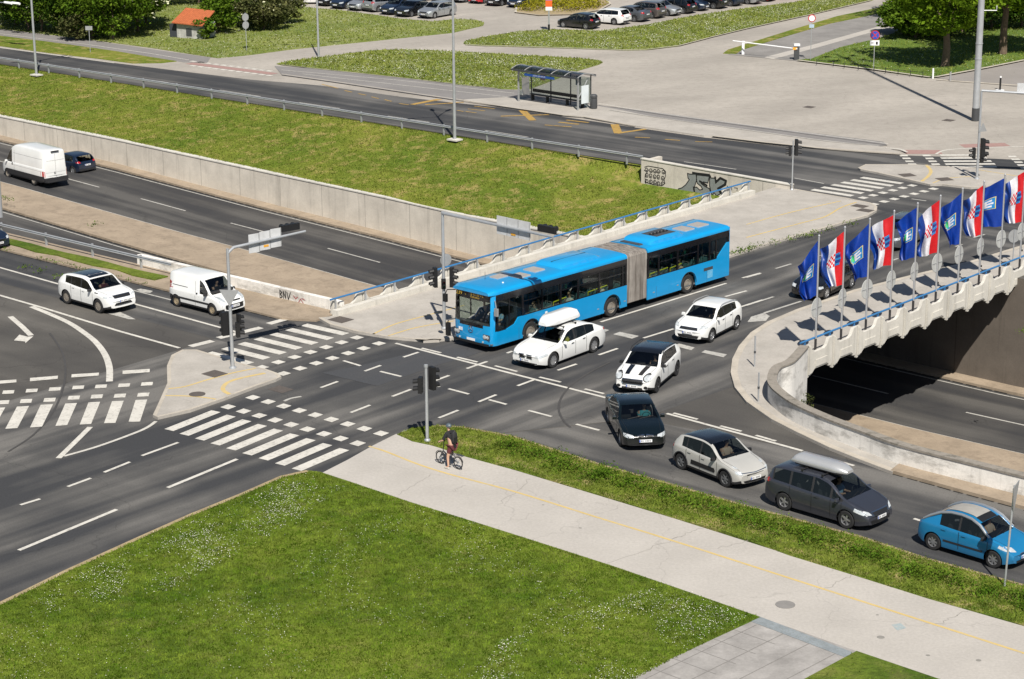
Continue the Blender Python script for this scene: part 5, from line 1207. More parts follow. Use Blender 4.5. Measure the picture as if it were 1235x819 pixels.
parked_proto('hatch', (4.1,1.76,1.47,2.55,.82)); parked_proto('sedan', (4.6,1.80,1.45,2.72,.86)); parked_proto('estate', (4.5,1.78,1.48,2.65,.86)); parked_proto('suv', (4.4,1.84,1.64,2.62,.88)); parked_proto('mpv', (4.3,1.80,1.60,2.65,.86))
mesh_cache = {}
def park(st, col, px, head, label):
    """px = photo point of the middle of the car's ground outline, head = heading in degrees"""
    C = protos[st]; o = C['root'] if not C['used'] else copy_tree(C['root'])
    if not C['used']: C['used'] = True; C['orig'] = o
    o['label'] = label; p = G(*px); o.location = (p.x, p.y, .015); o.rotation_euler.z = R(head)
    for ch in o.children:
        if ch.name.split('.')[0] in ('body', 'mirror', 'door_handle', 'roof'):
            key = (ch.data.name, col.name)
            if o is C['orig']: ch.data = ch.data.copy() if ch.data.users > 1 else ch.data; C.setdefault('src', {}); 
            if key not in mesh_cache: d = ch.data.copy(); d.materials.clear(); d.materials.append(col); mesh_cache[key] = d
            ch.data = mesh_cache[key]
    return o
HA = -125
park('suv', P_white, (375,4), 178, 'white SUV parked at the left end of the far car park, behind the lamp post')
park('hatch', P_blk, (402,5.5), HA, 'black hatchback parked second from the left beside the white SUV')
park('sedan', P_navy, (421,8.5), HA, 'dark navy saloon parked between the black hatchback and a silver hatchback')
park('hatch', P_silver, (440,11), HA, 'small silver hatchback parked between two dark cars on the left row')
park('mpv', P_silver, (462,12.5), 45, 'silver-grey hatchback parked rear-first, showing its red tail lamp')
park('sedan', P_navy, (481,15.5), HA, 'dark saloon parked right of the rear-facing silver hatchback')
park('sedan', P_blk, (499,18), HA, 'black saloon parked next to the silver estate at the row end')
park('estate', P_silver, (527,20), HA-2, 'silver estate car parked at the right end of the left row')
HB = -122
park('sedan', P_royal, (522,-2), HB, 'bright blue car parked in the middle row, leftmost of it')
park('hatch', P_mid, (540,0), HB, 'dark grey hatchback parked between the blue car and the silver SUV')
park('suv', P_silver, (561,1), HB+3, 'silver SUV parked left of the red car')
park('hatch', P_red, (584,2.5), HB, 'bright red hatchback parked in the middle row')
park('sedan', P_blk, (606,5), HB, 'black saloon parked just right of the red hatchback')
park('estate', P_navy, (632,7), HB, 'dark navy estate parked against the yellow-green shrub island')
HC = 145
park('hatch', P_blk, (698,33.5), HC, 'black hatchback parked nearest, at the left end of the right row')
park('estate', P_white, (733,28), HC, 'white estate parked second in the right row')
park('sedan', P_mid, (757,24.5), HC, 'dark grey saloon parked between the white estate and the brown car')
park('mpv', P_brown, (777,20.5), HC, 'brown-grey people carrier parked in the right row')
park('sedan', P_silver, (795,17.5), HC-180, 'silver saloon parked nose towards the lawn')
park('hatch', P_blk, (815,15), HC, 'black hatchback parked right of the silver saloon')
park('sedan', P_navy, (829,11.5), HC-180, 'dark navy saloon parked with its nose to the lawn')
park('suv', P_blk, (852,9), HC, 'black SUV parked in the right row')
park('hatch', P_navy, (872,6), HC, 'dark navy hatchback parked between the black SUV and a silver saloon')
park('sedan', P_silver, (893,3.5), HC, 'silver saloon parked tail to the lawn near the top edge')
park('hatch', P_red, (912,.5), HC, 'red hatchback parked at the top edge, left of two red cars')
park('hatch', P_red, (931,-2), HC, 'red hatchback parked at the top edge, right of two red cars')
park('sedan', P_blk, (950,-4), HC, 'black saloon parked at the top edge beyond the red cars')
# ------------------------------------------------------------------ articulated bus
B_blue = paint('bus_blue', (.002,.285,.62), 0, .35); B_glass = glass('bus_glass', (.72,.77,.74))
B_bel, _n, _l, _bb, _o = nt('bellows_rubber'); _tc = _n.new('ShaderNodeTexCoord').outputs['Object']
_f1 = fac_noise(_n, _l, _tc, 1.0, 4, .7, 0, (9,2,.35)); _f2 = fac_noise(_n, _l, _tc, 2.0, 4, .6)
_c = mixc(_n, _l, ramp(_n, _l, _f1, [(.38, 0.), (.62, 1.)]), rgb(_n, (.115,.10,.088)), rgb(_n, (.26,.24,.22))); _c = mul(_n, _l, _c, ramp(_n, _l, _f2, [(.3,.8),(.7,1.1)])); _l.new(_c, _bb.inputs['Base Color']); _bb.inputs['Roughness'].default_value = .9
B_black = plain('bus_black_gloss', (.010,.010,.012), .15, coat=.5); B_yel = plain('handrail_yellow', (.75,.72,.03), .5, var=.03); B_seatm = plain('bus_seat', (.10,.22,.25), .8); B_floor = plain('bus_floor', (.12,.13,.135), .8)
B_vent = plain('roof_hatch_grey', (.32,.305,.29), .7, wear=((.2,.19,.18), .6)); B_amb = bpy.data.materials.new('amber_leds'); B_amb.use_nodes = True
_b = B_amb.node_tree.nodes['Principled BSDF']; _b.inputs['Base Color'].default_value = (.5,.33,.04,1); _b.inputs['Emission Color'].default_value = (1,.62,.08,1); _b.inputs['Emission Strength'].default_value = .06
bus = thing('articulated_bus', 'long light-blue articulated bus with grey bellows crossing the bridge', 'bus')
WHL = .49
def side_poly(x0, x1, wheels, z0, zt, extra=None):
    """outline of the lower side wall with semicircular wheel cut-outs"""
    P = [(x0, z0)]
    for wx in sorted(wheels):
        for i in range(15): a = math.pi-math.pi*i/14; P.append((wx+.60*math.cos(a), max(z0, .50+.60*math.sin(a)) if 0 < i < 14 else z0))
    P += [(x1, z0)]; P += (extra or [(x1, zt), (x0, zt)])
    return P
BELT = 1.40
secs = [(-1.12, 8.16, [0, 5.845], None, [(-.92,),( .96,),(2.50,),(3.75,),(5.05,),(6.45,)]), (-9.34, -2.70, [-5.99], [(-2.70,BELT),(-8.25,BELT),(-9.15,2.12),(-9.34,2.12)], [])]
for (x0, x1, wh, extra, _) in secs:
    for sg in (1, -1):
        ex = extra
        if x1 > 0: ex = [(8.16,.98),(7.55,.98),(7.0,1.12),(6.72,BELT),(x0,BELT)]
        m = MB(); m.prism(side_poly(x0, x1, wh, .32, BELT, ex), 'Y', sg*1.225, sg*1.275); m.build('side_panel', B_blue, bus)
def mull(xs, x0, x1, zlow=None):
    for sg in (1, -1):
        m = MB(); m.box(((x0+x1)/2, sg*1.25, 2.58), (x1-x0, .045, .32)); m.box(((x0+x1)/2, sg*1.25, BELT+.02), (x1-x0, .044, .04))
        for x in xs: m.box((x, sg*1.25, 1.92), (.11, .046, 1.0))
        m.build('window_frame', B_black, bus)
        for a, b in zip(xs, xs[1:]):
            if b-a > 1.0:
                m = MB(); m.box(((a+b)/2, sg*1.252, 2.08), (b-a-.11, .04, .035)); m.build('vent_bar', B_black, bus)
            g = MB(); g.prism([(a+.05,BELT+.04),(b-.05,BELT+.04),(b-.05,2.42),(a+.05,2.42)], 'Y', sg*1.240, sg*1.246); g.build('side_window', B_glass, bus)
mull([-1.06,.0-.90+.1,.96,2.50,3.75,5.05,6.40], -1.12, 6.45); mull([-8.25,-7.70,-6.75,-5.10,-3.60,-2.76], -8.3, -2.70)
for sg in (1, -1):     # sloped rear quarter window, driver's low window
    g = MB(); g.prism([(-8.25,BELT+.02),(-8.25,2.42),(-9.18,2.42),(-9.18,2.14),(-8.30,BELT+.02)], 'Y', sg*1.24, sg*1.246); g.build('side_window', B_glass, bus)
    m = MB(); m.box((-8.8, sg*1.25, 2.58), (1.05,.045,.32)); m.box((-9.26, sg*1.25, 2.27), (.15,.045,.62)); m.build('window_frame', B_black, bus)
    g = MB(); g.prism([(6.5,BELT+.03),(6.78,BELT+.03),(7.05,1.18),(7.58,1.04),(8.10,1.04),(8.10,2.42),(6.5,2.42)], 'Y', sg*1.24, sg*1.246); g.build('side_window', B_glass, bus)
    m = MB(); m.box((7.3, sg*1.25, 2.58), (1.72,.045,.32)); m.box((7.32, sg*1.252, 1.8), (.06,.045,1.3)); m.box((8.12, sg*1.25, 1.7), (.09,.045,1.44)); m.prism([(7.58,.98),(8.16,.98),(8.16,1.04),(7.58,1.04)], 'Y', sg*1.23, sg*1.272); m.build('window_frame', B_black, bus)
# front end grid
A0 = [(8.16,1.275),(8.30,1.262),(8.42,1.21),(8.50,1.12),(8.545,1.0),(8.58,.75),(8.60,.4),(8.605,0)]
arc = A0+[(x, -y) for x, y in A0[-2::-1]]; zl = [.32,.42,.62,.82,1.0,1.12,1.27,1.33,2.40,2.44,2.78,2.84]
def fx(i, z): x, y = arc[i]; return Vector((x-(.05*max(0, z-1.2))*(8.6-x < .46)-(.03 if z < .4 else 0), y*(1-.01*(z > 2.4)), z))
def dip(i): return 1.27-.17*math.cos((i-7)/7*math.pi*1.0)**2 if False else (1.12 if 5 <= i <= 9 else 1.27)
parts = {'front_panel': (B_blue, []), 'roof_band': (B_blue, []), 'windscreen': (B_glass, []), 'screen_surround': (B_black, []), 'corner_post': (B_blue, [])}
nA = len(arc)
for j in range(len(zl)-1):
    for i in range(nA-1):
        c = i if i < 7 else nA-2-i; zm = (zl[j]+zl[j+1])/2
        if c in (1, 2): k = 'corner_post' if zm > 1.0 else 'front_panel'
        elif c == 0: k = 'screen_surround' if zm > .98 else 'front_panel'
        elif zm < 1.1: k = 'front_panel'
        elif zm < 1.2: k = 'front_panel' if c in (3, 4) else 'screen_surround'
        elif zm < 1.3 or 2.40 < zm < 2.44: k = 'screen_surround'
        elif zm < 2.4: k = 'windscreen'
        else: k = 'screen_surround' if zm < 2.78 else 'roof_band'
        parts[k][1].append([fx(i, zl[j]), fx(i+1, zl[j]), fx(i+1, zl[j+1]), fx(i, zl[j+1])])
for k, (mt, fl) in parts.items():
    if not fl: continue
    m = MB()
    for f_ in fl: m.add(f_, [(0,1,2,3)])
    bmo = m.build(k, mt, bus, recalc=False, smooth=True, angle=40)
    b2 = bmesh.new(); b2.from_mesh(bmo.data); bmesh.ops.remove_doubles(b2, verts=b2.verts, dist=.001); 
    for f_ in b2.faces:
        if f_.normal.dot(Vector((1,0,0))+Vector((0,math.copysign(.6, f_.calc_center_median().y),0))) < 0: f_.normal_flip()
    b2.to_mesh(bmo.data); b2.free(); bmo.data.polygons.foreach_set('use_smooth', [True]*len(bmo.data.polygons))
# roofs
def roof(x0, x1, nose):
    st = np.linspace(x0, x1, 30); vs = []; pr = [(1.275,2.74),(1.272,2.82),(1.235,2.90),(1.12,2.955),(.6,2.985),(0,2.99)]; pr = pr+[(-y, z) for y, z in pr[-2::-1]]; k = len(pr)
    for x in st:
        t = max(0, (x-(x1-.42))/.42) if nose else 0
        for y, z in pr: vs.append((x if t == 0 else x+.0, y*(1-.10*t**3), z-.07*t**2.4*(z > 2.75)))
    m = MB(); m.add(vs, [(i*k+j, i*k+j+1, (i+1)*k+j+1, (i+1)*k+j) for i in range(29) for j in range(k-1)]+[tuple(range(k))[::-1], tuple(range(29*k, 30*k))]+[(0, k-1, 29*k+k-1, 29*k)][:0])
    return m.build('roof', B_blue, bus, smooth=True, angle=50)
roof(-1.12, 8.60, True); roof(-9.34, -2.70, False)
m = MB(); m.box((-9.36,0,1.62), (.06,2.5,2.55)); m.build('rear_panel', B_blue, bus)
for sg in (1,-1):
    m = MB(); m.box((-9.40, sg*1.05, .85), (.04,.16,.5)); m.build('tail_light', m_tail, bus)
# bellows
m = MB(); n = 25; vs = []
for i in range(n):
    x = -1.12-(1.58*i/(n-1)); e = .0 if i % 2 else .055
    for y, z in ((1.20,.42),(1.27-e,.46),(1.27-e,2.78),(1.16-e,2.93-e),(0,2.97-e),(-1.16+e,2.93-e),(-1.27+e,2.78),(-1.27+e,.46),(-1.20,.42)): vs.append((x, y, z))
m.add(vs, [(i*9+j, i*9+(j+1) % 9, (i+1)*9+(j+1) % 9, (i+1)*9+j) for i in range(n-1) for j in range(9)]); m.build('bellows', B_bel, bus)
# roof fittings
def pod(x0, x1, w, h, nm='air_conditioner', mt=None):
    m = MB(); vs = []; st = [(x0,.0),(x0+.12,.6),(x0+.4,.95),((x0+x1)/2,1),(x1-.4,.95),(x1-.12,.6),(x1,.0)]; pr = [(-1,-.02),(-.96,.7),(-.80,1),(.80,1),(.96,.7),(1,-.02)]
    for x, t in st:
        for y, z in pr: vs.append((x, y*w/2*(.9+.1*t), 2.93+.04+max(0, z)*h*t-(.08 if z < 0 else 0)))
    m.add(vs, [(i*6+j, i*6+j+1, (i+1)*6+j+1, (i+1)*6+j) for i in range(6) for j in range(5)]+[tuple(range(6))[::-1], tuple(range(36,42))])
    o = m.build(nm, mt or paint('pod_blue', (.008,.30,.64), 0, .45), bus, smooth=True, angle=40); return o
p1 = pod(.25, 3.3, 1.75, .20); m = MB(); m.box((1.8,.0,3.165), (2.5,.03,.012)); m.build('centre_seam', m_black, p1)
p2 = pod(-6.1, -3.35, 1.9, .24); m = MB(); m.box((-4.9,.15,3.21), (1.5,1.0,.012)); g_ = m.build('fan_grille', m_dkgrey, p2)
for i in range(5):
    m = MB(); m.lathe([(.13,.0),(.15,.03),(.10,.03),(.08,.0)], (-4.35-.27*i, .15, 3.215), 'Z', 14); m.build('fan', m_black, p2)
for (x, y, a, b) in ((4.25,.0,.75,.8),(5.55,.25,.85,.75),(6.25,-.35,.9,.55),(-7.1,.0,.8,.9),(-8.3,.0,.9,.8),(-2.95,0,.3,1.3)):
    m = MB(); m.box((x, y, 3.0), (a, b, .07), taper=.92); o = m.build('roof_hatch', B_vent if x != -2.95 else m_dkgrey, bus)
m = MB(); m.tube([(7.1,-.5,2.98),(7.1,-.5,3.35)], .008, 5); m.build('aerial', m_black, bus)
m = MB(); m.lathe([(.05,.0),(.045,.04),(.001,.05)], (7.0,.55,2.975), 'Z', 10); m.build('roof_lamp', m_plate, bus)
# wheels
for x in (5.845, 0, -5.99):
    for sg in (1, -1):
        t_ = make_wheel('wheel', WHL, .29, bus, x, sg*1.09, m_rimd, 8, True)
        m = MB(); m.box((x, sg*1.0, .78), (1.24,.42,.02)); m.prism([(x-.62,.34),(x+.62,.34),(x+.62,1.15),(x-.62,1.15)], 'Y', sg*.86, sg*.88); m.build('wheel_well', m_black, bus)
        m = MB(); P = [(x+.625*math.cos(a), .50+.625*math.sin(a)) for a in np.linspace(0, math.pi, 18)]; m.tube([(px, sg*1.272, pz) for px, pz in P], .022, 6); m.build('arch_rim', m_black, bus)
        m = MB(); m.box((x-.66, sg*1.10, .38), (.03,.26,.34)); m.build('mud_flap', m_trim, bus)
# front details
M0 = Matrix.Translation((8.555, -.66+.0, 2.60)) @ Matrix.Rotation(R(90), 4, 'Z') @ Matrix.Rotation(R(90), 4, 'X')
text_mesh('239', .27, B_amb, bus, 'route_number', Matrix.Translation((8.565,-.78,2.61)) @ Matrix.Rotation(R(90), 4, 'Z') @ Matrix.Rotation(R(90), 4, 'X'))
text_mesh('-', .25, B_amb, bus, 'route_dash', Matrix.Translation((8.565,-.36,2.61)) @ Matrix.Rotation(R(90), 4, 'Z') @ Matrix.Rotation(R(90), 4, 'X'))
text_mesh('B R I D I L', .19, B_amb, bus, 'destination_text', Matrix.Translation((8.555,.36,2.67)) @ Matrix.Rotation(R(90), 4, 'Z') @ Matrix.Rotation(R(90), 4, 'X'))
text_mesh('Kolodvor', .15, B_amb, bus, 'destination_text', Matrix.Translation((8.565,.25,2.53)) @ Matrix.Rotation(R(90), 4, 'Z') @ Matrix.Rotation(R(90), 4, 'X'))
for sg in (1, -1):
    m = MB(); m.lathe([(.10,0),(.10,.02),(.001,.03)], (8.585,sg*.86,.74), 'X', 14); m.lathe([(.085,0),(.085,.02),(.001,.03)], (8.56,sg*1.03,.74), 'X', 14)
    m.build('headlight', m_lamp, bus); m = MB(); m.box((8.57,sg*.92,.74), (.02,.50,.24)); m.build('headlight_housing', m_dkgrey, bus)
    m = MB(); m.lathe([(.05,0),(.05,.02),(.001,.025)], (8.59,sg*.75,.48), 'X', 10); m.build('fog_light', m_lamp, bus)
m = MB(); P = [Vector((8.625, .15*math.sin(a), .98+.15*math.cos(a))) for a in np.linspace(0, 2*math.pi, 19)]; m.tube(P, .014, 6)
for a in (0, 2*math.pi/3, 4*math.pi/3): m.tube([(8.625,0,.98),(8.625,.14*math.sin(a),.98+.14*math.cos(a))], .014, 5)
m.build('star_emblem', m_chrome, bus)
m = MB(); m.box((8.625,0,.50), (.012,.52,.115)); m.build('number_plate', m_plate, bus)
for k in range(4):
    m = MB(); m.box((8.62,-.72+.0+k*.085*0-.0,.90), (.01,.12,.16)) if k == 0 else m.box((8.62,-.72+.14,.90), (.01,.07,.16)); 
    if k < 2: m.build('white_badge', m_plate, bus)
m = MB(); m.tube([(8.635,-.5,1.20),(8.60,.1,1.32),(8.56,.55,1.95)], .015, 5); m.build('wiper', m_black, bus); m = MB(); m.tube([(8.635,.15,1.20),(8.61,.6,1.30)], .015, 5); m.build('wiper', m_black, bus)
m = MB(); m.tube([(8.35,-1.22,2.62),(8.75,-1.38,2.66),(8.85,-1.42,2.45)], .025, 6); m.box((8.84,-1.42,2.28), (.12,.22,.38)); m.build('mirror', m_black, bus)
m = MB(); m.tube([(8.30,-1.22,1.22),(8.60,-1.48,1.15),(8.62,-1.52,.95)], .03, 6); m.box((8.60,-1.50,.70), (.16,.20,.62)); m.build('lower_mirror', m_black, bus)
m = MB(); m.tube([(8.30,1.25,2.5),(8.42,1.42,2.45),(8.42,1.46,2.2)], .02, 6); m.box((8.42,1.46,2.0), (.10,.20,.36)); m.build('mirror', m_grey, bus)
m = MB(); m.box((8.56,0,.36), (.14,2.1,.10)); m.box((6.9,0,.27), (2.6,2.3,.10)); m.box((2.5,0,.27), (3.6,2.3,.10)); m.box((-4.0,0,.27),(2.4,2.3,.1)); m.box((-8.0,0,.32),(2.5,2.3,.12)); m.build('underbody', m_black, bus)
for sg in (1,):    # service hatches and stickers on the visible side
    for (a, b, z0, z1) in ((5.05,5.1,.5,.9),):
        pass
    m = MB(); m.box((4.80,1.279,1.16), (.16,.006,.24)); m.build('white_sticker', m_plate, bus); m = MB(); m.box((4.80,1.279,.88), (.18,.006,.10)); m.build('white_sticker', m_plate, bus)
    for x in (6.7,4.4,2.5,-3.4,-7.5):
        m = MB(); m.box((x,1.277,.62), (.012,.006,.55)); m.build('panel_seam', m_dkgrey, bus)
    for x in (1.05,-.95,-3.2,-5.1): m = MB(); m.box((x,1.279,.62), (.14,.006,.05)); m.build('reflector', m_amber if False else m_grey, bus)
    m = MB(); m.box((-7.6,1.279,1.0), (.75,.006,.16)); m.build('grille', m_dkgrey, bus); m = MB(); m.box((-7.75,1.279,.75), (.45,.005,.5)); m.build('worn_patch', plain('faded_blue', (.10,.38,.62), .7, wear=((.3,.5,.65),.8)), bus)
# interior
m = MB(); m.box((3.7,0,.40), (9.6,2.44,.05)); m.box((-6.0,0,.40), (6.6,2.44,.05)); m.build('floor', B_floor, bus)
m = MB(); m.box((7.9,0,1.05), (.5,2.2,.12)); m.box((8.25,0,1.18), (.3,2.3,.10)); m.box((6.55,.15,1.2), (.06,1.7,1.6)); m.build('driver_console', m_dkgrey, bus)
rb = random.Random(4)
for x in [5.6,4.5,3.6,2.9,2.1,1.3,.4,-.5,-3.3,-4.2,-5.0,-5.9,-6.8,-7.6,-8.5]:
    for y in (.95,.48,-.95,-.48):
        if abs(y) < .6 and rb.random() < .35: continue
        if x in (3.6,-4.2) and y < 0: continue
        m = MB(); m.box((x, y, .88), (.42,.42,.08)); m.box((x-.20, y, 1.20), (.07,.42,.62), taper=.9); m.box((x,y,.6), (.1,.1,.5)); m.build('passenger_seat', B_seatm, bus)
        if abs(y) > .6:
            m = MB(); m.tube([(x-.22, y-.2, 1.5),(x-.22, y-.2, 1.60),(x-.22, y+.2, 1.60),(x-.22, y+.2, 1.5)], .018, 5); m.build('grab_handle', m_grey, bus)
for x in (6.3,4.0,3.2,1.7,.2,-.9,-3.0,-4.6,-6.4,-7.9):
    for y in (.62,-.62): m = MB(); m.tube([(x,y,.42),(x,y,2.75)], .02, 6); m.build('grab_pole', m_grey, bus)
for a, b in ((4.1,3.2),(1.6,.2),(-3.1,-4.5),(-4.7,-5.6)):
    m = MB(); m.tube([(a,1.10,1.55),(b,1.10,1.62)], .028, 6); m.tube([(a,1.10,1.55),(a,1.10,1.1)], .02, 5); m.build('side_handrail', B_yel, bus)
for x in (3.1,1.7,-3.2,-4.9,-6.0): m = MB(); m.box((x,1.0,2.12), (.12,.03,.18)); m.build('green_notice', plain('notice_green', (.02,.35,.22), .5), bus)
# place it by its middle and rear wheels
rr_, mm_ = G(829.8,354.1), G(737.3,382.6); d_ = (mm_-rr_).normalized(); n_v = Vector((-d_.y, d_.x, 0)); pb = (rr_+mm_)/2-n_v*1.24+d_*2.995
bus.location = (pb.x, pb.y, .012); bus.rotation_euler.z = math.atan2(d_.y, d_.x)
MBUS = Matrix.Translation(bus.location) @ Matrix.Rotation(bus.rotation_euler.z, 4, 'Z')
for (x, y, z, shirt, lab) in ((7.25,.55,1.06,sh_b,'bus driver in a light blue shirt behind the windscreen'),(2.75,.93,.98,sh_w,'passenger in a white shirt by the second bus window'),(.45,.93,.98,sh_w,'passenger in white at the window just before the bellows'),(-5.65,.93,.98,sh_p,'passenger in beige by a window in the rear half of the bus'),(4.55,.55,.95,sh_p,'passenger in beige seated low behind the front wheel of the bus'),(5.3,.95,.98,sh_t,'passenger in teal in the front part of the bus')):
    seated(lab, MBUS @ Vector((x, y, z)), bus.rotation_euler.z, shirt, group='people on the blue bus')
# ------------------------------------------------------------------ street furniture
def signal_head(parent, c, rz, n=3, s=1.0, back=False, arrow=False):
    """black traffic light: housing with hooded lenses facing local +x rotated by rz"""
    M = Matrix.Translation(c) @ Matrix.Rotation(rz, 4, 'Z'); h = .30*s
    m = MB(); m.box((0,0,0), (.16*s,.30*s,h*n+.06), M=M); o = m.build('signal_head', m_black, parent)
    for k in range(n):
        z = (n-1)/2*h-k*h; m = MB(); P = []
        for a in np.linspace(-.15*math.pi, 1.15*math.pi, 12): P.append((.115*s*math.cos(a), .115*s*math.sin(a)))
        vs = [M @ Vector((.08*s, p[0], z+p[1])) for p in P]+[M @ Vector((.30*s, p[0], z+p[1]-.03*s)) for p in P]; q_ = len(P)
        m.add(vs, [(i, i+1, i+1+q_, i+q_) for i in range(q_-1)]); m.build('visor', m_black, o)
        m = MB(); m.lathe([(.10*s,.082*s),(.001,.09*s)], (0,0,0), 'X', 14, M=M @ Matrix.Translation((0,0,z)))
        m.build('lens', plain(('lens_red','lens_amber','lens_green')[k if n == 3 else (0, 2)[k % 2]], ((.16,.01,.01),(.14,.07,.01),(.01,.10,.06))[k if n == 3 else (0, 2)[k % 2]], .2), o)
    return o
def tri_back(parent, c, rz, r=.45, down=True):
    M = Matrix.Translation(c) @ Matrix.Rotation(rz, 4, 'Z'); s = -1 if down else 1
    P = [(r*math.cos(a+s*math.pi/2), r*math.sin(a+s*math.pi/2)) for a in (0, 2*math.pi/3, 4*math.pi/3)]
    m = MB(); m.prism(P, 'X', -.012, .012, M=M); return m.build('sign_plate', m_grey, parent)
def disc(parent, c, rz, r=.30, mat=None, nm='sign_plate'):
    M = Matrix.Translation(c) @ Matrix.Rotation(rz, 4, 'Z'); m = MB(); m.lathe([(.001,-.012),(r,-.012),(r,.012),(.001,.012)], (0,0,0), 'X', 24, M=M); return m.build(nm, mat or m_grey, parent)
CAMH = -math.pi/2   # heading that faces the camera side
def mast(px, label, H_, arm=None, r=.085, group='signal masts'):
    p = G(*px, .0); t = thing('traffic_signal_mast', label, 'traffic light', (p.x, p.y, .12)); m = MB(); m.tube([(0,0,0),(0,0,H_)], [r, r*.8], 12); m.lathe([(r*2.0,0),(r*1.9,.05),(r*1.1,.10)], n=12); m.build('mast', m_galv, t, smooth=True)
    return t, p
# mast on the near island with the long arm
t, p = mast((281,447), 'tall grey signal mast on the near island with an arm carrying sign backs', 5.55)
tip = G(368.4,278.8,5.85)-Vector((p.x, p.y, .12)); m = MB(); m.tube([(0,0,5.35),(.25*tip.x*.3,.25*tip.y*.3,5.56),tip], [.075,.07,.05], 10); m.build('arm', m_galv, t, smooth=True)
ad = Vector((tip.x, tip.y, 0)).normalized(); ar = math.atan2(ad.y, ad.x)
def sign_backs(t, f0, f1, tip, dz0, dz1, n=3, base=5.45, yoff=.09, sidesgn=1):
    for k in range(n):
        a, b = f0+(f1-f0)*k/n, f0+(f1-f0)*(k+1)/n; c = (a+b)/2; P = tip*c; z = base+(tip.z-base)*c
        M = Matrix.Translation((P.x, P.y, z)) @ Matrix.Rotation(ar, 4, 'Z'); L = (b-a)*Vector((tip.x, tip.y)).length-.015
        m = MB(); m.box((0, yoff*sidesgn, (dz0+dz1)/2), (L, .025, dz1-dz0), M=M); o = m.build('sign_board', plain('sign_board_grey', (.58,.59,.60), .5, .1), t)
        m = MB(); m.box((L/2-.03, yoff*sidesgn-.02*sidesgn*1, (dz0+dz1)/2), (.025,.02,dz1-dz0-.02), M=M); m.build('stiffener', m_grey, o)
sign_backs(t, .28, .70, tip, -.42, .44, yoff=.10)
M = Matrix.Translation(tip*.50+Vector((0,0,5.45*.5+.0))) ; m = MB(); q_ = tip*.5; m.box((q_.x, q_.y, 5.65-.36), (.25,.0,.10), ar); 
M = Matrix.Translation((q_.x, q_.y, 5.65)) @ Matrix.Rotation(ar, 4, 'Z'); m = MB(); m.box((0,.08,-.30), (.26,.008,.10), M=M); m.build('orange_sticker', plain('sticker_orange', (.7,.35,.04), .5), t)
q_ = tip*.82; M = Matrix.Translation((q_.x, q_.y, 5.78+.22)) @ Matrix.Rotation(ar, 4, 'Z')
o = MB(); o.box((0,.12,0), (.95,.16,.30), M=M); hd = o.build('signal_head', m_black, t)
for k in range(3):
    m = MB(); m.lathe([(.125,.16),(.12,.42)], ((k-1)*.3,0,.03), 'Y', 12, M=M); m.build('visor', m_black, hd)
tri_back(t, (.14*0, -.11, 3.42), R(-100), .52, True)
signal_head(t, Vector((-.26,.05,2.08)), R(125), 3, 1.15); signal_head(t, Vector((.30,-.0,1.80)), R(20), 2, 1.0); signal_head(t, Vector((.34,.16,2.1)), R(35), 3, .8)
# mast beside the bus
t, p = mast((536,399), 'tall grey signal mast beside the front of the bus with an arm over the parapet', 5.75)
tip = G(667,286,5.75)-Vector((p.x, p.y, .12)); ad = Vector((tip.x, tip.y, 0)).normalized(); ar = math.atan2(ad.y, ad.x); m = MB(); m.tube([(0,0,5.68),tip], [.085,.055], 10); m.build('arm', m_galv, t, smooth=True)
sign_backs(t, .49, .79, tip, -.44, .42, base=5.68, yoff=.10)
q_ = tip*.64; M = Matrix.Translation((q_.x, q_.y, 5.66)) @ Matrix.Rotation(ar, 4, 'Z'); m = MB(); m.box((0,.075,-.33), (.28,.008,.10), M=M); m.build('orange_sticker', MATS['sticker_orange'], t)
q_ = tip*.93; M = Matrix.Translation((q_.x, q_.y, 5.90)) @ Matrix.Rotation(ar, 4, 'Z')
o = MB(); o.box((0,.14,0), (1.05,.16,.30), M=M); hd = o.build('signal_head', m_black, t)
for k in range(3):
    m = MB(); m.lathe([(.125,.18),(.12,.44)], ((k-1)*.33,0,.03), 'Y', 12, M=M); m.build('visor', m_black, hd)
disc(t, (.12, .16, 3.35), R(-60), .30); signal_head(t, Vector((-.40,-.05,2.55)), R(200), 3, 1.0); signal_head(t, Vector((.40,-.03,2.55)), R(-15), 3, 1.0); signal_head(t, Vector((.0,-.13,2.25)), R(-80), 2, .72)
# near signal post
t, p = mast((515.5,535), 'short grey signal post on the grass tip near the cyclist', 3.15, r=.07)
signal_head(t, Vector((-.24,.08,2.35)), R(170), 2, 1.0); signal_head(t, Vector((.24,.12,2.62)), R(40), 3, 1.0)
m = MB(); m.lathe([(.085,0),(.085,.10),(.001,.13)], (0,0,3.12), n=10); m.build('cap', m_galv, t)
# far post at the corner
t, p = mast((955,231.5), 'thin signal post at the far corner by the parapet end', 3.1, r=.05)
signal_head(t, Vector((.20,.0,2.68)), R(5), 3, 1.05); signal_head(t, Vector((-.18,.05,2.45)), R(175), 2, .9)
# right mast with arm
t, p = mast((1178,218), 'tall signal mast at the right edge on the far traffic island', 5.6)
tip = Vector((6.3,-1.6,5.45)); ad = Vector((tip.x, tip.y, 0)).normalized(); ar = math.atan2(ad.y, ad.x); m = MB(); m.tube([(0,0,5.62),tip], [.08,.055], 10); m.build('arm', m_galv, t, smooth=True)
sign_backs(t, .33, .75, tip, -.10, .60, base=5.62, yoff=.10); signal_head(t, tip*.45+Vector((0,.2,2.9)), R(60), 3, 1.0)
tri_back(t, (.22, .05, 3.2), R(-60), .38, False).rotation_euler = (0,0,0)
signal_head(t, Vector((.28,.05,1.98)), R(10), 3, 1.25); signal_head(t, Vector((-.26,.05,1.65)), R(185), 2, 1.0); signal_head(t, Vector((.26,.1,1.35)), R(10), 2, 1.0)
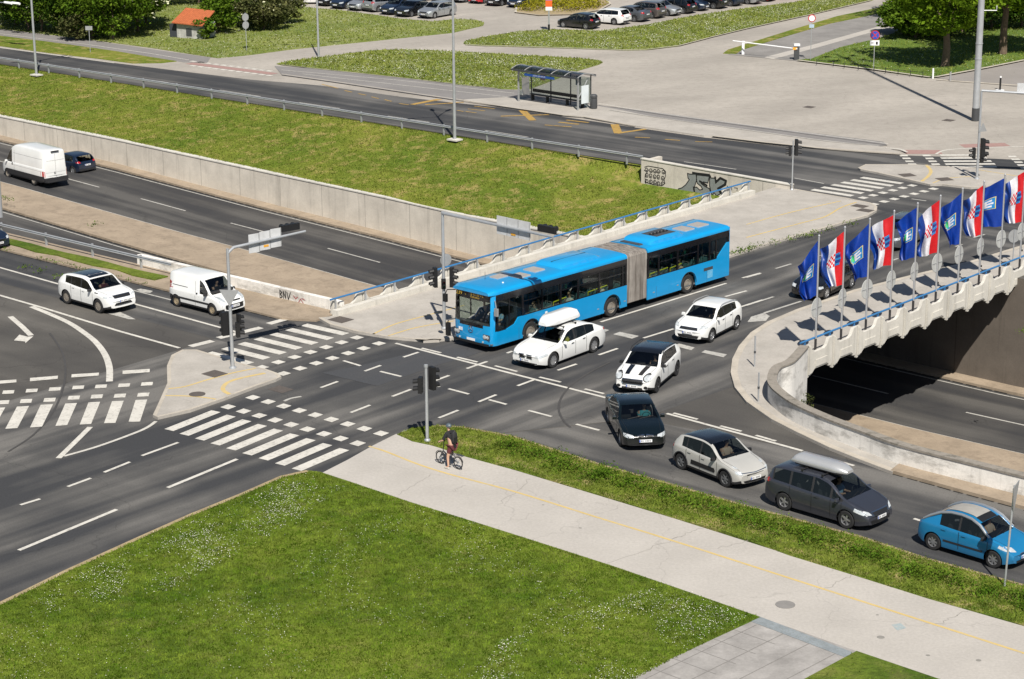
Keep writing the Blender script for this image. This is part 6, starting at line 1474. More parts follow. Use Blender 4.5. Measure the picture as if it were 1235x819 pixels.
# lamp posts
def lamp(px, label, H_, r0, r1, heads, z0=0.0, foot=True, arm=2.0):
    p = G(*px, z0); t = thing('street_lamp', label, 'street lamp', (p.x, p.y, z0)); m = MB(); m.tube([(0,0,0),(0,0,1.2),(0,0,H_)], [r0, r0*.97, r1], 14); m.build('pole', m_galv, t, smooth=True)
    if foot: m = MB(); m.box((0,0,-.02), (.9,.7,.10), A_S); m.build('foundation', m_panel, t)
    for a in heads:
        u = Vector((math.cos(a), math.sin(a), 0)); m = MB(); m.tube([(0,0,H_-.4), u*arm*.5+Vector((0,0,H_+.15)), u*arm+Vector((0,0,H_+.35))], [.05,.04,.035], 7); o = m.build('bracket', m_galv, t)
        M = Matrix.Translation(u*(arm+.35)+Vector((0,0,H_+.36))) @ Matrix.Rotation(a, 4, 'Z'); m = MB(); vs = []
        for i in range(7):
            f = i/6; x = -.42+.95*f; w = .17*math.sin(math.pi*(.12+.8*f))**.6
            for k in range(8): b_ = 2*math.pi*k/8; vs.append(M @ Vector((x, w*math.cos(b_), .09*math.sin(b_)*(1.2 if math.sin(b_) > 0 else .6))))
        m.add(vs, [(i*8+k, i*8+(k+1) % 8, (i+1)*8+(k+1) % 8, (i+1)*8+k) for i in range(6) for k in range(8)]+[tuple(range(8)), tuple(range(48,56))]); m.build('lamp_head', m_wsign, o, smooth=True)
    return t
lamp((44,90), 'slender grey street lamp by the upper road guardrail near the left edge', 9.8, .11, .07, [R(A_S*57.3+90), R(A_S*57.3+70), R(-140)])
lamp((548.5,168), 'slender grey street lamp rising from the slope beside the guardrail in mid picture', 11.0, .115, .07, [R(70), R(100), R(215)])
lamp((384.5,70), 'street lamp on the bus stop lawn behind the cycle path', 9.5, .10, .06, [R(30), R(190)], foot=False)
t = lamp((1,262), 'street lamp on the underpass side at the very left edge', 9.5, .13, .08, [], z0=-.2, foot=False)
# the pair of heads hanging in at the top-left corner belongs to a lamp left of the frame
pl = G(-14,55); t = lamp((-14,55), 'street lamp standing left of the frame, its twin heads showing in the top-left corner', 4.0, .10, .07, [], foot=False)
for (x, y) in ((10,3.5),(19,4.)):
    h = G(x, y, 4.2); u = Vector((h.x-pl.x, h.y-pl.y, 0)); a = math.atan2(u.y, u.x); m = MB(); m.tube([(0,0,3.9), u*.5+Vector((0,0,4.1)), u*.93+Vector((0,0,4.2))], .04, 6); o = m.build('bracket', m_galv, t)
    M = Matrix.Translation(u+Vector((0,0,4.2))) @ Matrix.Rotation(a, 4, 'Z'); m = MB(); vs = []
    for i in range(7):
        f = i/6; X_ = -.55+1.1*f; w = .26*math.sin(math.pi*(.12+.8*f))**.6
        for k in range(8): b_ = 2*math.pi*k/8; vs.append(M @ Vector((X_, w*math.cos(b_), .12*math.sin(b_))))
    m.add(vs, [(i*8+k, i*8+(k+1) % 8, (i+1)*8+(k+1) % 8, (i+1)*8+k) for i in range(6) for k in range(8)]+[tuple(range(8)), tuple(range(48,56))]); m.build('lamp_head', m_wsign, o, smooth=True)
# big lighting mast
p = G(1176,146); t = thing('lighting_mast', 'thick tapered high lighting mast on the grey plaza at the right', 'lighting mast', (p.x, p.y, .01)); Hm = 39.
m = MB(); m.tube([(0,0,.9),(0,0,14),(0,0,26),(0,0,Hm)], [.245,.205,.18,.12], 14); m.build('pole', m_galv, t, smooth=True)
m = MB(); m.tube([(0,0,0),(0,0,.95)], [.27,.27], 16); m.build('base_sleeve', m_dkgrey, t, smooth=True)
for z, r_ in ((4.5,.236),(5.6,.232),(9.,.222),(13.,.21)): m = MB(); m.lathe([(r_,0),(r_+.03,0),(r_+.03,.06),(r_,.06)], (0,0,z), n=16); m.build('band', m_galv, t)
m = MB(); m.tube([(.2,0,8.),(1.1,-.1,8.),(1.1,-.1,8.35)], .03, 6); m.build('bracket', m_wsign, t); m = MB(); m.tube([(.35,0,13.2),(1.9,-.2,13.0)], .02, 6); m.build('bracket', m_galv, t)
for z, dr in ((34.,0),(36.,1)):
    for a in (R(0),R(90),R(180),R(270)): m = MB(); m.tube([(0,0,z),(1.6*math.cos(a+dr),1.6*math.sin(a+dr),z)], .06, 6); m.box((1.7*math.cos(a+dr),1.7*math.sin(a+dr),z), (.5,.6,.35)); m.build('floodlight', m_galv, t)
# guardrails
def guardrail(s0, s1_, o_, z0, label, sgn=-1, post=4.1):
    b = W(s0, o_, 0); t = thing('guardrail', label, 'guardrail', b, A_S); L = s1_-s0; m = MB(); k = int(L/2); pr = [(-.0,.50),(.05,.54),(0,.59),(.05,.64),(0,.68)]
    vs = [];
    for i in range(k+1):
        x = L*i/k
        for y, z in pr: vs.append((x, sgn*y, z+z0+.05))
    m.add(vs, [(i*5+j, i*5+j+1, (i+1)*5+j+1, (i+1)*5+j) for i in range(k) for j in range(4)]); m.build('rail', m_galv, t)
    x = 0
    while x < L:
        m = MB(); m.box((x, -sgn*.08, .36+z0), (.10,.10,.80)); m.build('post', m_galv, t); x += post
guardrail(-37., 71.0, -1.05, 0, 'long steel guardrail between the upper road and the grass slope')
guardrail(30., 69.5, -40.0, .08, 'steel guardrail along the grass strip above the underpass on the left')
# bus shelter
p0, p1_ = G(625.5,122,.12), G(697,133,.12); u = (p1_-p0).normalized(); sh = thing('bus_shelter', 'glazed bus shelter with curved dark roof beside the bus bay', 'bus shelter', p0, math.atan2(u.y, u.x)); L = (p1_-p0).length; Dp = 1.45; Hs = 2.45
m_sg = glass('shelter_glass', (.80,.84,.83), .1); m_sroof = glass('smoked_roof', (.16,.15,.15), .15)
m = MB(); n = 9; vs = []
for i in range(n): a = i/(n-1); vs += [(-.35, -.45+2.1*a, Hs+.42*math.sin(math.pi*(.15+.8*a))-.15), (L+.35, -.45+2.1*a, Hs+.42*math.sin(math.pi*(.15+.8*a))-.15)]
m.add(vs, [(2*i, 2*i+1, 2*i+3, 2*i+2) for i in range(n-1)]); rf = m.build('roof', m_sroof, sh, smooth=True)
for x in np.linspace(-.35, L+.35, 6):
    m = MB(); m.tube([(x, -.45+2.1*a, Hs+.42*math.sin(math.pi*(.15+.8*a))-.13) for a in np.linspace(0,1,9)], .03, 5); m.build('rib', m_grey, rf)
m = MB(); m.box((L/2,-.45,Hs+.02), (L+.7,.08,.14)); m.box((L/2,1.62,Hs+.02), (L+.7,.08,.14)); m.build('gutter', m_dkgrey, rf)
for x in (0, L/3, 2*L/3, L): m = MB(); m.box((x,Dp,1.22), (.07,.07,2.45)); m.build('post', m_dkgrey, sh)
for x in (0, L): m = MB(); m.box((x,0,1.22), (.09,.12,2.45)); m.tube([(x,.05,.9),(x,Dp*.8,2.3)] if x else [(x,.05,2.3),(x,Dp*.8,.9)], .035, 6); m.build('post', m_grey, sh)
for k in range(3): a, b = L*k/3+.05, L*(k+1)/3-.05; m = MB(); m.box(((a+b)/2,Dp,1.35), (b-a,.012,1.9)); m.build('glass_pane', m_sg, sh)
for x in (0, L): m = MB(); m.box((x,Dp/2,1.35), (.012,Dp-.12,1.9)); m.build('glass_pane', m_sg, sh); m = MB(); m.box((x+.02,Dp/2+.05,1.1), (.03,.8,1.35)); m.build('poster_panel', plain('poster_white' if x else 'poster_pale', (.62,.68,.70) if x else (.7,.7,.68), .5, var=.05), sh)
m = MB(); m.box((L/2,Dp-.42,.48), (L-.7,.38,.06)); m.box((L/2,Dp-.22,.75), (L-.7,.05,.25)); m.build('bench', m_black, sh)
for x in (.5, L/3, 2*L/3, L-.5): m = MB(); m.box((x,Dp-.38,.24), (.07,.3,.46)); m.build('bench_leg', m_black, sh)
m = MB(); m.box((L*.42,-.42,Hs-.22), (L*.5,.05,.20)); o = m.build('name_board', plain('board_blue', (.02,.08,.30), .4), sh)
text_mesh('GLAVNI  KOLODVOR', .13, m_plate, o, 'name_text', Matrix.Translation((L*.42,-.45,Hs-.22)) @ Matrix.Rotation(R(90), 4, 'X'))
for x, c in ((L*.2,(.20,.16,.15)),(L*.80,(.03,.07,.10))): m = MB(); m.box((x,Dp-.03,1.9), (.55,.02,.65)); m.build('timetable', plain('timetable%d' % int(x*10), c, .5, var=.4, vs=9), sh)
p = G(716,131,.12); t = thing('litter_bin', 'dark grey litter bin at the right end of the bus shelter', 'litter bin', p, A_S); m = MB(); m.lathe([(.24,0),(.28,.1),(.27,.78),(.25,.8)], n=12); m.build('body', m_dkgrey, t, smooth=True); m = MB(); m.lathe([(.28,.84),(.29,.98),(.20,1.08),(.001,1.1)], n=12); m.box((.0,0,.82), (.08,.5,.06)); m.build('lid', m_dkgrey, t, smooth=True)
# signs
def post_sign(px, label, H_, build, z0=.07, r=.03):
    p = G(*px, z0); t = thing('road_sign', label, 'road sign', p); m = MB(); m.tube([(0,0,0),(0,0,H_)], r, 8); m.build('post', m_galv, t); build(t, H_); return t
FC = R(-95)
def noent(t, H_):
    o = disc(t, (0,-.05,H_-.32), FC, .33, plain('sign_red', (.45,.03,.035), .4)); disc(o, (0,-.075,H_-.32), FC, .25, m_wsign, 'sign_face'); m = MB(); m.box((0,-.05,H_-.98), (.42,.03,.30)); m.build('sub_plate', plain('sign_pale_blue', (.35,.45,.55), .5), t)
post_sign((977.5,72.5), 'round white sign with red ring on a post in the gravel lot', 3.9, noent)
def nostop(t, H_):
    o = disc(t, (0,-.05,H_-.36), FC, .40, MATS['sign_red']); disc(o, (0,-.075,H_-.36), FC, .33, plain('sign_blue', (.02,.07,.42), .4), 'sign_face')
    M = Matrix.Translation((0,-.095,H_-.36)); m = MB(); m.box((0,0,0), (.64,.01,.07), M=M @ Matrix.Rotation(R(45), 4, 'Y')); m.box((0,-.003,0), (.64,.01,.07), M=M @ Matrix.Rotation(R(-45), 4, 'Y')); m.build('red_cross', MATS['sign_red'], o)
    m = MB(); m.box((0,-.05,H_-1.0), (.78,.03,.42)); o = m.build('sub_plate', m_wsign, t); m = MB(); m.box((-.18,-.07,H_-1.0), (.2,.01,.06)); m.box((.18,-.07,H_-1.02), (.16,.01,.24)); m.build('plate_symbol', m_black, o)
post_sign((1053.5,83.5), 'blue no-stopping sign with red cross and a white plate on the tree lawn edge', 3.2, nostop, .10)
def twoback(t, H_): disc(t, (0,.04,H_-.4), R(-50), .34); disc(t, (0,.04,H_-1.1), R(-50), .34)
post_sign((297.5,61.5), 'post with two round sign backs at the lawn edge left of the car park drive', 3.4, twoback)
def rectback(t, H_): m = MB(); m.box((0,-.03,H_-.15), (.62,.03,.36)); m.build('sign_plate', m_grey, t)
post_sign((109,63), 'small rectangular sign back on a thin post in the verge at upper left', 2.3, rectback)
def psign(t, H_):
    m = MB(); m.box((0,-.07,H_-.45), (.62,.04,.85)); o = m.build('sign_plate', plain('sign_blue2', (.02,.18,.55), .4), t); text_mesh('P', .62, m_plate, o, 'letter', Matrix.Translation((0,-.095,H_-.42)) @ Matrix.Rotation(R(90), 4, 'X'), bold=.01)
    m = MB(); m.box((0,-.07,H_-1.18), (.62,.04,.60)); m.build('sub_plate', plain('sign_orange', (.72,.12,.02), .5), t); m = MB(); m.box((0,-.07,H_-1.66), (.62,.04,.34)); m.build('time_plate', m_wsign, t)
    m = MB(); m.tube([(0,0,0),(0,0,.55)], .10, 8); m.build('dark_foot', m_black, t)
post_sign((662,36.5), 'blue parking sign over an orange plate at the tip of the car park lawn', 3.7, psign, .1, .07)
def round_back(t, H_): disc(t, (0,.05,H_-.36), R(-70), .36)
post_sign((1221.5,315.5), 'round grey sign back on a short post behind the rightmost flags', 1.75, round_back, .12)
def tri_thin(t, H_):
    M = Matrix.Translation((.05,0,H_-.45)) @ Matrix.Rotation(R(-24), 4, 'Z'); P = [(-.45,.45),(.45,.45),(0,-.5)]
    m = MB(); m.prism([(y*1.15, z*1.1) for y, z in P], 'X', -.012, .012, M=M); o = m.build('sign_plate', m_grey, t)
    m = MB(); m.prism([(y*1.05, z) for y, z in P], 'X', -.022, -.013, M=M); m.build('sign_back_frame', m_dkgrey, o)
post_sign((1211.5,707), 'triangular give-way sign seen from behind on a leaning post by the blue car', 3.55, tri_thin, .12, .035).rotation_euler = (R(-2), R(2.6), 0)
# bollard posts, boundary markers
GB = 'thin posts on the curved sidewalk'
for (b, tp_, lab) in (((910,442.5),1.45,'thin grey post on the curved sidewalk, nearer the flags'),((914.5,484.5),1.30,'thin grey post on the curved sidewalk, nearer the camera')):
    p = G(*b, .12); t = thing('bollard', lab, 'post', p, 0, GB); m = MB(); m.tube([(0,0,0),(0,0,tp_)], .035, 8); m.build('post', m_galv, t); m = MB(); m.lathe([(.05,0),(.05,.1)], (0,0,tp_*.45), n=8); m.build('collar', m_dkgrey, t)
for b, h, mt, lab in (((1125,95),.85,m_wsign,'short white bollard at the corner of the tree lawn'),((1146,98),.75,m_grey,'short grey bollard right of the white bollard'),((1206,109),1.0,m_black,'black bollard with a white foot near the right edge')):
    p = G(*b); t = thing('bollard', lab, 'bollard', p); m = MB(); m.tube([(0,0,0),(0,0,h)], .075, 8); m.build('post', mt, t)
    if mt is m_black: m = MB(); m.lathe([(.35,.0),(.35,.04),(.001,.05)], n=12); m.build('foot', m_wsign, t); m = MB(); m.tube([(0,0,h),(0,0,h+.12)], .08, 8); m.build('cap', m_wsign, t)
gl = PX([(985,78),(1005,80),(1018,82),(1035,84.5),(1054,86.5),(1068,88),(1083,90),(1098,91.5),(1113,93)], .1)
t = thing('low_rail', 'low dark rail on short stakes along the tree lawn edge', 'railing', gl[0]); m = MB(); m.tube([v-gl[0]+Vector((0,0,.38)) for v in gl], .02, 5); m.build('rail', m_black, t)
for v in gl: m = MB(); m.tube([v-gl[0], v-gl[0]+Vector((0,0,.45))], .03, 5); m.build('stake', m_black, t)
# boom barrier
p = G(960.5,72.5); t = thing('boom_barrier', 'white boom barrier with grey motor cabinet at the gravel lot entrance', 'barrier', p); q1 = G(896,66)-p; tipb = G(889.5,51.5,1.0)-p; 
m = MB(); m.box((0,0,.62), (.42,.42,1.24)); m.build('cabinet', m_dkgrey, t); m = MB(); m.box((0,0,1.32), (.5,.46,.18)); m.build('cap', m_wsign, t); m = MB(); m.box((-.18,-.2,1.02), (.36,.12,.2)); m.build('pivot', plain('orange_lamp', (.75,.35,.03), .5), t)
m = MB(); m.tube([(0,-.28,1.0), (q1.x-.9, q1.y, 1.22)], .055, 8); m.build('boom', m_wsign, t); m = MB(); m.box((q1.x, q1.y, .6), (.22,.16,1.2)); m.build('rest_post', m_wsign, t)
# flags along the bridge
m_pole = plain('flagpole_aluminium', (.60,.61,.63), .35, .6, var=.05); m_sleeve = plain('pole_sleeve_dark', (.03,.028,.03), .6)
def flag_cloth(name, cols):
    ms = []
    for c in cols:
        key = 'cloth_%.2f_%.2f' % (c[0], c[2])
        if key not in MATS:
            m, n, l, b, out = nt(key); d = n.new('ShaderNodeBsdfDiffuse'); tr = n.new('ShaderNodeBsdfTranslucent'); g = n.new('ShaderNodeBsdfGlossy'); g.inputs['Roughness'].default_value = .45
            f = fac_noise(n, l, n.new('ShaderNodeTexCoord').outputs['Object'], 9, 3, .6); cc = mul(n, l, rgb(n, c), ramp(n, l, f, [(.3,.88),(.7,1.06)]))
            l.new(cc, d.inputs[0]); l.new(cc, tr.inputs[0]); mx = n.new('ShaderNodeMixShader'); mx.inputs[0].default_value = .28; l.new(d.outputs[0], mx.inputs[1]); l.new(tr.outputs[0], mx.inputs[2])
            m2_ = n.new('ShaderNodeMixShader'); m2_.inputs[0].default_value = .05; l.new(mx.outputs[0], m2_.inputs[1]); l.new(g.outputs[0], m2_.inputs[2]); l.new(m2_.outputs[0], out.inputs[0]); n.remove(b); MATS[key] = m
        ms.append(MATS[key])
    return ms
C_red, C_whi, C_blu, C_zag, C_lb = (.70,.015,.02), (.82,.82,.86), (.008,.055,.30), (.003,.045,.34), (.02,.27,.66)
MR, MW, MBL, MZ, MLB = flag_cloth('f', [C_red, C_whi, C_blu, C_zag, C_lb])
m_ck_r = flag_cloth('f', [(.75,.01,.02)])[0]; m_yl = plain('emblem_yellow', (.75,.6,.08), .7); m_gr = plain('emblem_green', (.03,.38,.12), .7)
def make_flag(base, kind, seed, label, wide=1.0):
    rg = random.Random(seed); t = thing('flag', label, 'flag', base, 0, 'flags flying on the bridge poles'); Wf, Hf = 1.38*wide, 2.60+rg.uniform(-.12,.12); zt = 5.42; ph = rg.uniform(0, 6); droop = rg.uniform(.9,1.75); amp = rg.uniform(.08,.20); cf = rg.uniform(.15,.62); sw = rg.uniform(-.15,.15)
    wind = Vector((-1, .12+sw, 0)).normalized(); side = Vector((-wind.y, wind.x, 0))
    def S_(u, v, off=0):
        contract = 1-cf*v*u if wide < 1.4 else 1-.15*v*u
        x = u*Wf*contract*(.80+.12*math.cos(ph))*(1+.10*math.sin(6*v+ph))+.10*math.sin(4*v+ph*1.7)*v*u; z = zt-droop*u*(1-.62*v)*(.8 if wide < 1.4 else .45)-Hf*v*(1-.06*u)+.10*math.sin(3*u+ph)*v*(.3)
        y = amp*u*math.sin(7*u-4.2*v+ph)*2.0+.085*u*math.sin(15*u+6*v+ph)+.06*math.sin(9*v+4*u+ph*3)*u+.07*math.sin(5*v+ph*2)*u+.05*math.sin(20*(u+.45*v)+ph)*u
        p = wind*x+side*(y+off); p.z = z; return p
    nu, nv = 36, 44; cols = [MR, MW, MBL] if kind == 'c' else [MZ]; m = MB()
    vs = [S_(i/nu, j/nv) for i in range(nu+1) for j in range(nv+1)]; fs = []; mi = []
    for i in range(nu):
        for j in range(nv): fs.append((i*(nv+1)+j, (i+1)*(nv+1)+j, (i+1)*(nv+1)+j+1, i*(nv+1)+j+1)); mi.append(min(2, i*3//nu) if kind == 'c' else 0)
    if kind == 'c':
        for c_i, nm_ in ((0,'red_stripe'),(1,'white_stripe'),(2,'blue_stripe')):
            m = MB(); m.add(vs, [f_ for f_, k in zip(fs, mi) if k == c_i]); b2 = bmesh.new(); me_ = bpy.data.meshes.new('x'); me_.from_pydata(m.v, [], m.f); b2.from_mesh(me_); bmesh.ops.delete(b2, geom=[v for v in b2.verts if not v.link_faces], context='VERTS'); b2.to_mesh(me_); b2.free(); me_.materials.append(cols[c_i]); me_.polygons.foreach_set('use_smooth', [True]*len(me_.polygons)); o = bpy.data.objects.new(nm_, me_); COL.objects.link(o); o.parent = t
    else:
        m.add(vs, fs); m.build('cloth', MZ, t, smooth=True, recalc=False, angle=180)
    def cell(mb, u0, u1, v0, v1, mi_, off, k=3):
        vs = [S_(u0+(u1-u0)*a/k, v0+(v1-v0)*b/k, off) for a in range(k+1) for b in range(k+1)]; mb.add(vs, [(a*(k+1)+b, (a+1)*(k+1)+b, (a+1)*(k+1)+b+1, a*(k+1)+b+1) for a in range(k) for b in range(k)], mi_)
    for off in (-.02, .02):
        mb = MB()
        if kind == 'c':    # checkered shield turned on its side, crown towards the pole
            for a in range(5):
                for b in range(5):
                    u0 = .34+.34*a/5; v0 = .34+.26*b/5
                    if a == 4 and b in (0, 4): continue
                    cell(mb, u0, u0+.34/5, v0, v0+.26/5, (a+b) % 2, off, 2)
            mb.build('checkered_shield', [m_ck_r, MW], t, recalc=False); mb = MB()
            for a in range(5): cell(mb, .15-.02*(2-abs(a-2)) , .33, .35+.05*a, .35+.05*a+.043, a % 2, off, 3)
            mb.build('shield_crown', [MLB, MBL], t, recalc=False)
        else:
            cell(mb, .22,.66,.34,.60, 0, off*.6, 6); cell(mb, .66,.76,.37,.57, 0, off*.6, 4); cell(mb, .76,.81,.42,.52, 0, off*.6, 3); mb.build('emblem_border', [m_yl], t, recalc=False)
            mb = MB(); cell(mb, .24,.66,.35,.59, 0, off, 6); cell(mb, .66,.75,.38,.56, 0, off, 4); cell(mb, .75,.79,.43,.51, 0, off, 3); mb.build('emblem_field', [MLB], t, recalc=False)
            mb = MB(); cell(mb, .34,.60,.385,.425,0,off*1.4); cell(mb, .29,.60,.45,.49,0,off*1.4); cell(mb, .34,.60,.515,.555,0,off*1.4); cell(mb, .50,.60,.385,.555,0,off*1.35); mb.build('castle', [MW], t, recalc=False)
            mb = MB(); cell(mb, .61,.72,.40,.54,0,off*1.5); cell(mb, .72,.77,.44,.50,0,off*1.5); mb.build('hill', [m_gr], t, recalc=False)
    return t
FP = [(976,417.6),(1008,414),(1040,402),(1070.9,390.2),(1100.4,380),(1130,369.2),(1157.6,359.8),(1185,349.6),(1212.4,339.7),(1239,330)]
order = ['leftmost','second','third','fourth','fifth','sixth','seventh','eighth','ninth','tenth']
for i in range(10):
    b = W(PS, PA+PB*i, .12); t = thing('flagpole', 'grey flagpole behind the blue rail, %s from the left in the row' % order[i], 'flagpole', b, 0, 'flagpoles along the bridge rail')
    m = MB(); m.tube([(0,0,.0),(0,0,5.55)], [.05,.042], 10); m.lathe([(.05,5.55),(.055,5.6),(.001,5.66)], n=10); m.build('pole', m_pole, t, smooth=True); m = MB(); m.tube([(0,0,0),(0,0,.75)], .058, 10); m.build('dark_sleeve', m_sleeve, t)
    m = MB(); m.tube([(.06,.02,1.2),(.07,.02,5.4)], .006, 4); m.box((.08,0,1.2), (.08,.03,.1)); m.build('halyard', m_black, t)
    dk = thing('round_panel', 'round grey metal panel back on the %s flagpole from the left' % order[i], 'round sign', b+Vector((0,.07,2.2)), 0, 'round panels on the flagpoles')
    m = MB(); m.lathe([(.001,-.012),(.46,-.012),(.48,0),(.46,.012),(.001,.012)], (0,0,0), 'X', 26, M=Matrix.Rotation(R(-38+6*math.sin(i*2.1)), 4, 'Z')); m.build('disc', plain('panel_light_grey', (.50,.51,.50), .5, .2, var=.06), dk)
    M = Matrix.Rotation(R(-38+6*math.sin(i*2.1)), 4, 'Z'); m = MB(); m.box((.02,0,0), (.02,.90,.035), M=M); m.build('clamp_bar', m_grey, dk)
    kind = 'c' if i % 2 else 'z'
    make_flag(b, kind, 11+i*7, ('Croatian tricolour with a checkered shield on the %s pole' if kind == 'c' else 'blue city flag with a castle emblem on the %s pole') % order[i], 1.5 if i == 8 else (1.2 if kind == 'c' else 1.0))
# ------------------------------------------------------------------ cyclist
BW = G(551.5,568.6), G(532.5,562.3); bd = (BW[1]-BW[0]).normalized(); ba = math.atan2(bd.y, bd.x)
bk = thing('bicycle', 'dark small-wheeled bicycle held upright on the path by the cyclist', 'bicycle', (BW[0]+BW[1])/2+Vector((0,0,.11)), ba)
wbk = .50; wr_ = .255
for x in (-wbk, wbk):
    m = MB(); n = 28; vs = []
    for i in range(n):
        a = 2*math.pi*i/n
        for k in range(6): b_ = 2*math.pi*k/6; r_ = wr_-.022+.024*math.cos(b_); vs.append((r_*math.cos(a), .022*math.sin(b_), r_*math.sin(a)))
    m.add(vs, [(i*6+k, i*6+(k+1) % 6, ((i+1) % n)*6+(k+1) % 6, ((i+1) % n)*6+k) for i in range(n) for k in range(6)]); w_ = m.build('wheel', m_tyre, bk, smooth=True, loc=(x, 0, wr_))
    m = MB()
    for i in range(10): a = 2*math.pi*i/10; m.tube([(0,0,0),((wr_-.04)*math.cos(a),0,(wr_-.04)*math.sin(a))], .0035, 4)
    m.lathe([(.001,-.04),(.03,-.04),(.03,.04),(.001,.04)], (0,0,0), 'Y', 10); m.build('rim', m_galv, w_)
    m = MB(); m.tube([(x+(wr_+.03)*math.cos(a), 0, wr_+(wr_+.03)*math.sin(a)) for a in np.linspace(R(20), R(165), 9)], .012, 5); m.build('mudguard', m_black, bk)
m = MB()
for P, r_ in (([(-wbk,0,wr_),(-.14,0,.33)], .014), ([(-wbk,0,wr_),(-.20,0,.60)], .012), ([(-.14,0,.33),(.34,0,.56)], .026), ([(-.12,0,.30),(-.22,0,.88)], .017), ([(.34,0,.56),(.38,0,.50),(wbk,.05,wr_)], .016), ([(.38,0,.50),(wbk,-.05,wr_)], .014), ([(.34,0,.56),(.27,0,1.0)], .018)): m.tube(P, r_, 7)
m.build('frame', plain('bike_frame_dark', (.03,.035,.045), .35, .4), bk, smooth=True)
m = MB(); m.tube([(.22,.30,1.03),(.26,.12,1.0),(.27,0,1.0),(.26,-.12,1.0),(.22,-.30,1.03)], .014, 6); m.build('handlebar', m_black, bk)
m = MB(); m.tube([(-.36,0,.90),(-.22,0,.92),(-.08,0,.90)], [.07,.055,.02], 8); m.build('saddle', m_black, bk)
m = MB(); m.lathe([(.09,-.03),(.095,-.02),(.09,-.01)], (-.14,-.03,.30), 'Y', 14); m.box((-.14,.10,.13), (.09,.09,.02)); m.box((-.14,-.12,.47), (.09,.09,.02)); m.tube([(-.14,.05,.30),(-.14,.06,.14)], .01, 5); m.build('crankset', m_dkgrey, bk)
m = MB(); m.box((-.62,0,.60), (.35,.12,.02)); m.tube([(-.75,.04,.58),(-.52,.06,.27)], .006, 4); m.tube([(-.46,0,.60),(-.24,0,.58)], .008, 4); m.build('rear_rack', m_dkgrey, bk)
MB_ = Matrix.Translation(bk.location) @ Matrix.Rotation(ba, 4, 'Z')
# rider: stands astride, left foot on the ground, right foot on the pedal
cy = thing('person', 'cyclist in black top, maroon shorts and helmet standing astride a bicycle, seen from behind', 'person', bk.location, ba)
J = dict(pel=(-.20,.02,.90), spn=(-.15,.02,1.13), chs=(-.06,.01,1.33), nck=(-.01,0,1.46), skl=(.01,0,1.53), hd1=(.02,0,1.60), hd2=(.015,0,1.69),
  lsh=(-.05,.19,1.38), lel=(.03,.30,1.13), lwr=(.19,.30,1.06), rsh=(-.05,-.19,1.38), rel=(.03,-.31,1.13), rwr=(.19,-.30,1.06),
  lhp=(-.19,.11,.86), lkn=(-.13,.20,.47), lan=(-.20,.24,.09), lto=(-.05,.25,.035), rhp=(-.19,-.09,.86), rkn=(.06,-.14,.66), ran=(-.10,-.13,.50-.0), rto=(.03,-.13,.50))
rad = dict(pel=(.13,.15), spn=(.11,.14), chs=(.12,.165), nck=(.06,.065), skl=.052, hd1=(.088,.078), hd2=(.085,.078), lsh=.068, lel=.042, lwr=.030, rsh=.068, rel=.042, rwr=.030, lhp=.095, lkn=.060, lan=.038, lto=.036, rhp=.095, rkn=.062, ran=.040, rto=.036)
def sk(keys, edges, grow=0.0, sub=2, over=None):
    nodes = []
    for k in keys:
        r_ = (over or {}).get(k, rad[k]); r_ = tuple(a+grow for a in r_) if hasattr(r_, '__len__') else r_+grow; nodes.append((*J[k], r_))
    return skin_mesh(nodes, [(keys.index(a), keys.index(b)) for a, b in edges], sub)
K = list(J); ED = [('pel','spn'),('spn','chs'),('chs','nck'),('nck','skl'),('skl','hd1'),('hd1','hd2'),('chs','lsh'),('lsh','lel'),('lel','lwr'),('chs','rsh'),('rsh','rel'),('rel','rwr'),('pel','lhp'),('lhp','lkn'),('lkn','lan'),('lan','lto'),('pel','rhp'),('rhp','rkn'),('rkn','ran'),('ran','rto')]
body = sk(K, ED)
# face and hands joined into the body mesh
bm = bmesh.new(); bm.from_mesh(body)
def blob(c, r, seg=8):
    M = Matrix.Translation(c) @ Matrix.Diagonal((r[0], r[1], r[2], 1)); bmesh.ops.create_uvsphere(bm, u_segments=seg, v_segments=6, radius=1, matrix=M)
blob((.115,0,1.615), (.022,.014,.020)); blob((.01,.085,1.62), (.02,.012,.03)); blob((.01,-.085,1.62), (.02,.012,.03)); blob((.095,0,1.57), (.02,.025,.010))
for sg in (1,-1): blob((.215, sg*.30, 1.05), (.045,.035,.020))
for f_ in bm.faces: f_.smooth = True
bm.to_mesh(body); bm.free(); bo = link_mesh('body', body, m_skin, cy)
def finger(pts, r0):
    return skin_mesh([(*p, r0*(1-.12*i)) for i, p in enumerate(pts)], [(i, i+1) for i in range(len(pts)-1)], 1)
fm = bmesh.new()
for sg in (1, -1):
    for k in range(4):
        y = sg*(.265+.022*k); f_ = finger([(.225,y,1.055),(.262,y,1.048),(.272,y,1.02),(.245,y,1.0)], .010); fm.from_mesh(f_)
    fm.from_mesh(finger([(.205,sg*.265,1.045),(.225,sg*.245,1.02),(.25,sg*.245,1.00)], .011))
bm = bmesh.new(); bm.from_mesh(bo.data); tmp = bpy.data.meshes.new('f'); fm.to_mesh(tmp); fm.free(); bm.from_mesh(tmp)
for f_ in bm.faces: f_.smooth = True
bm.to_mesh(bo.data); bm.free()
link_mesh('shirt', sk(['pel','spn','chs','nck','lsh','lel','rsh','rel'], [('pel','spn'),('spn','chs'),('chs','nck'),('chs','lsh'),('lsh','lel'),('chs','rsh'),('rsh','rel')], .016, 2, {'lel': .035, 'rel': .035, 'pel': (.135,.155)}), sh_k, cy)
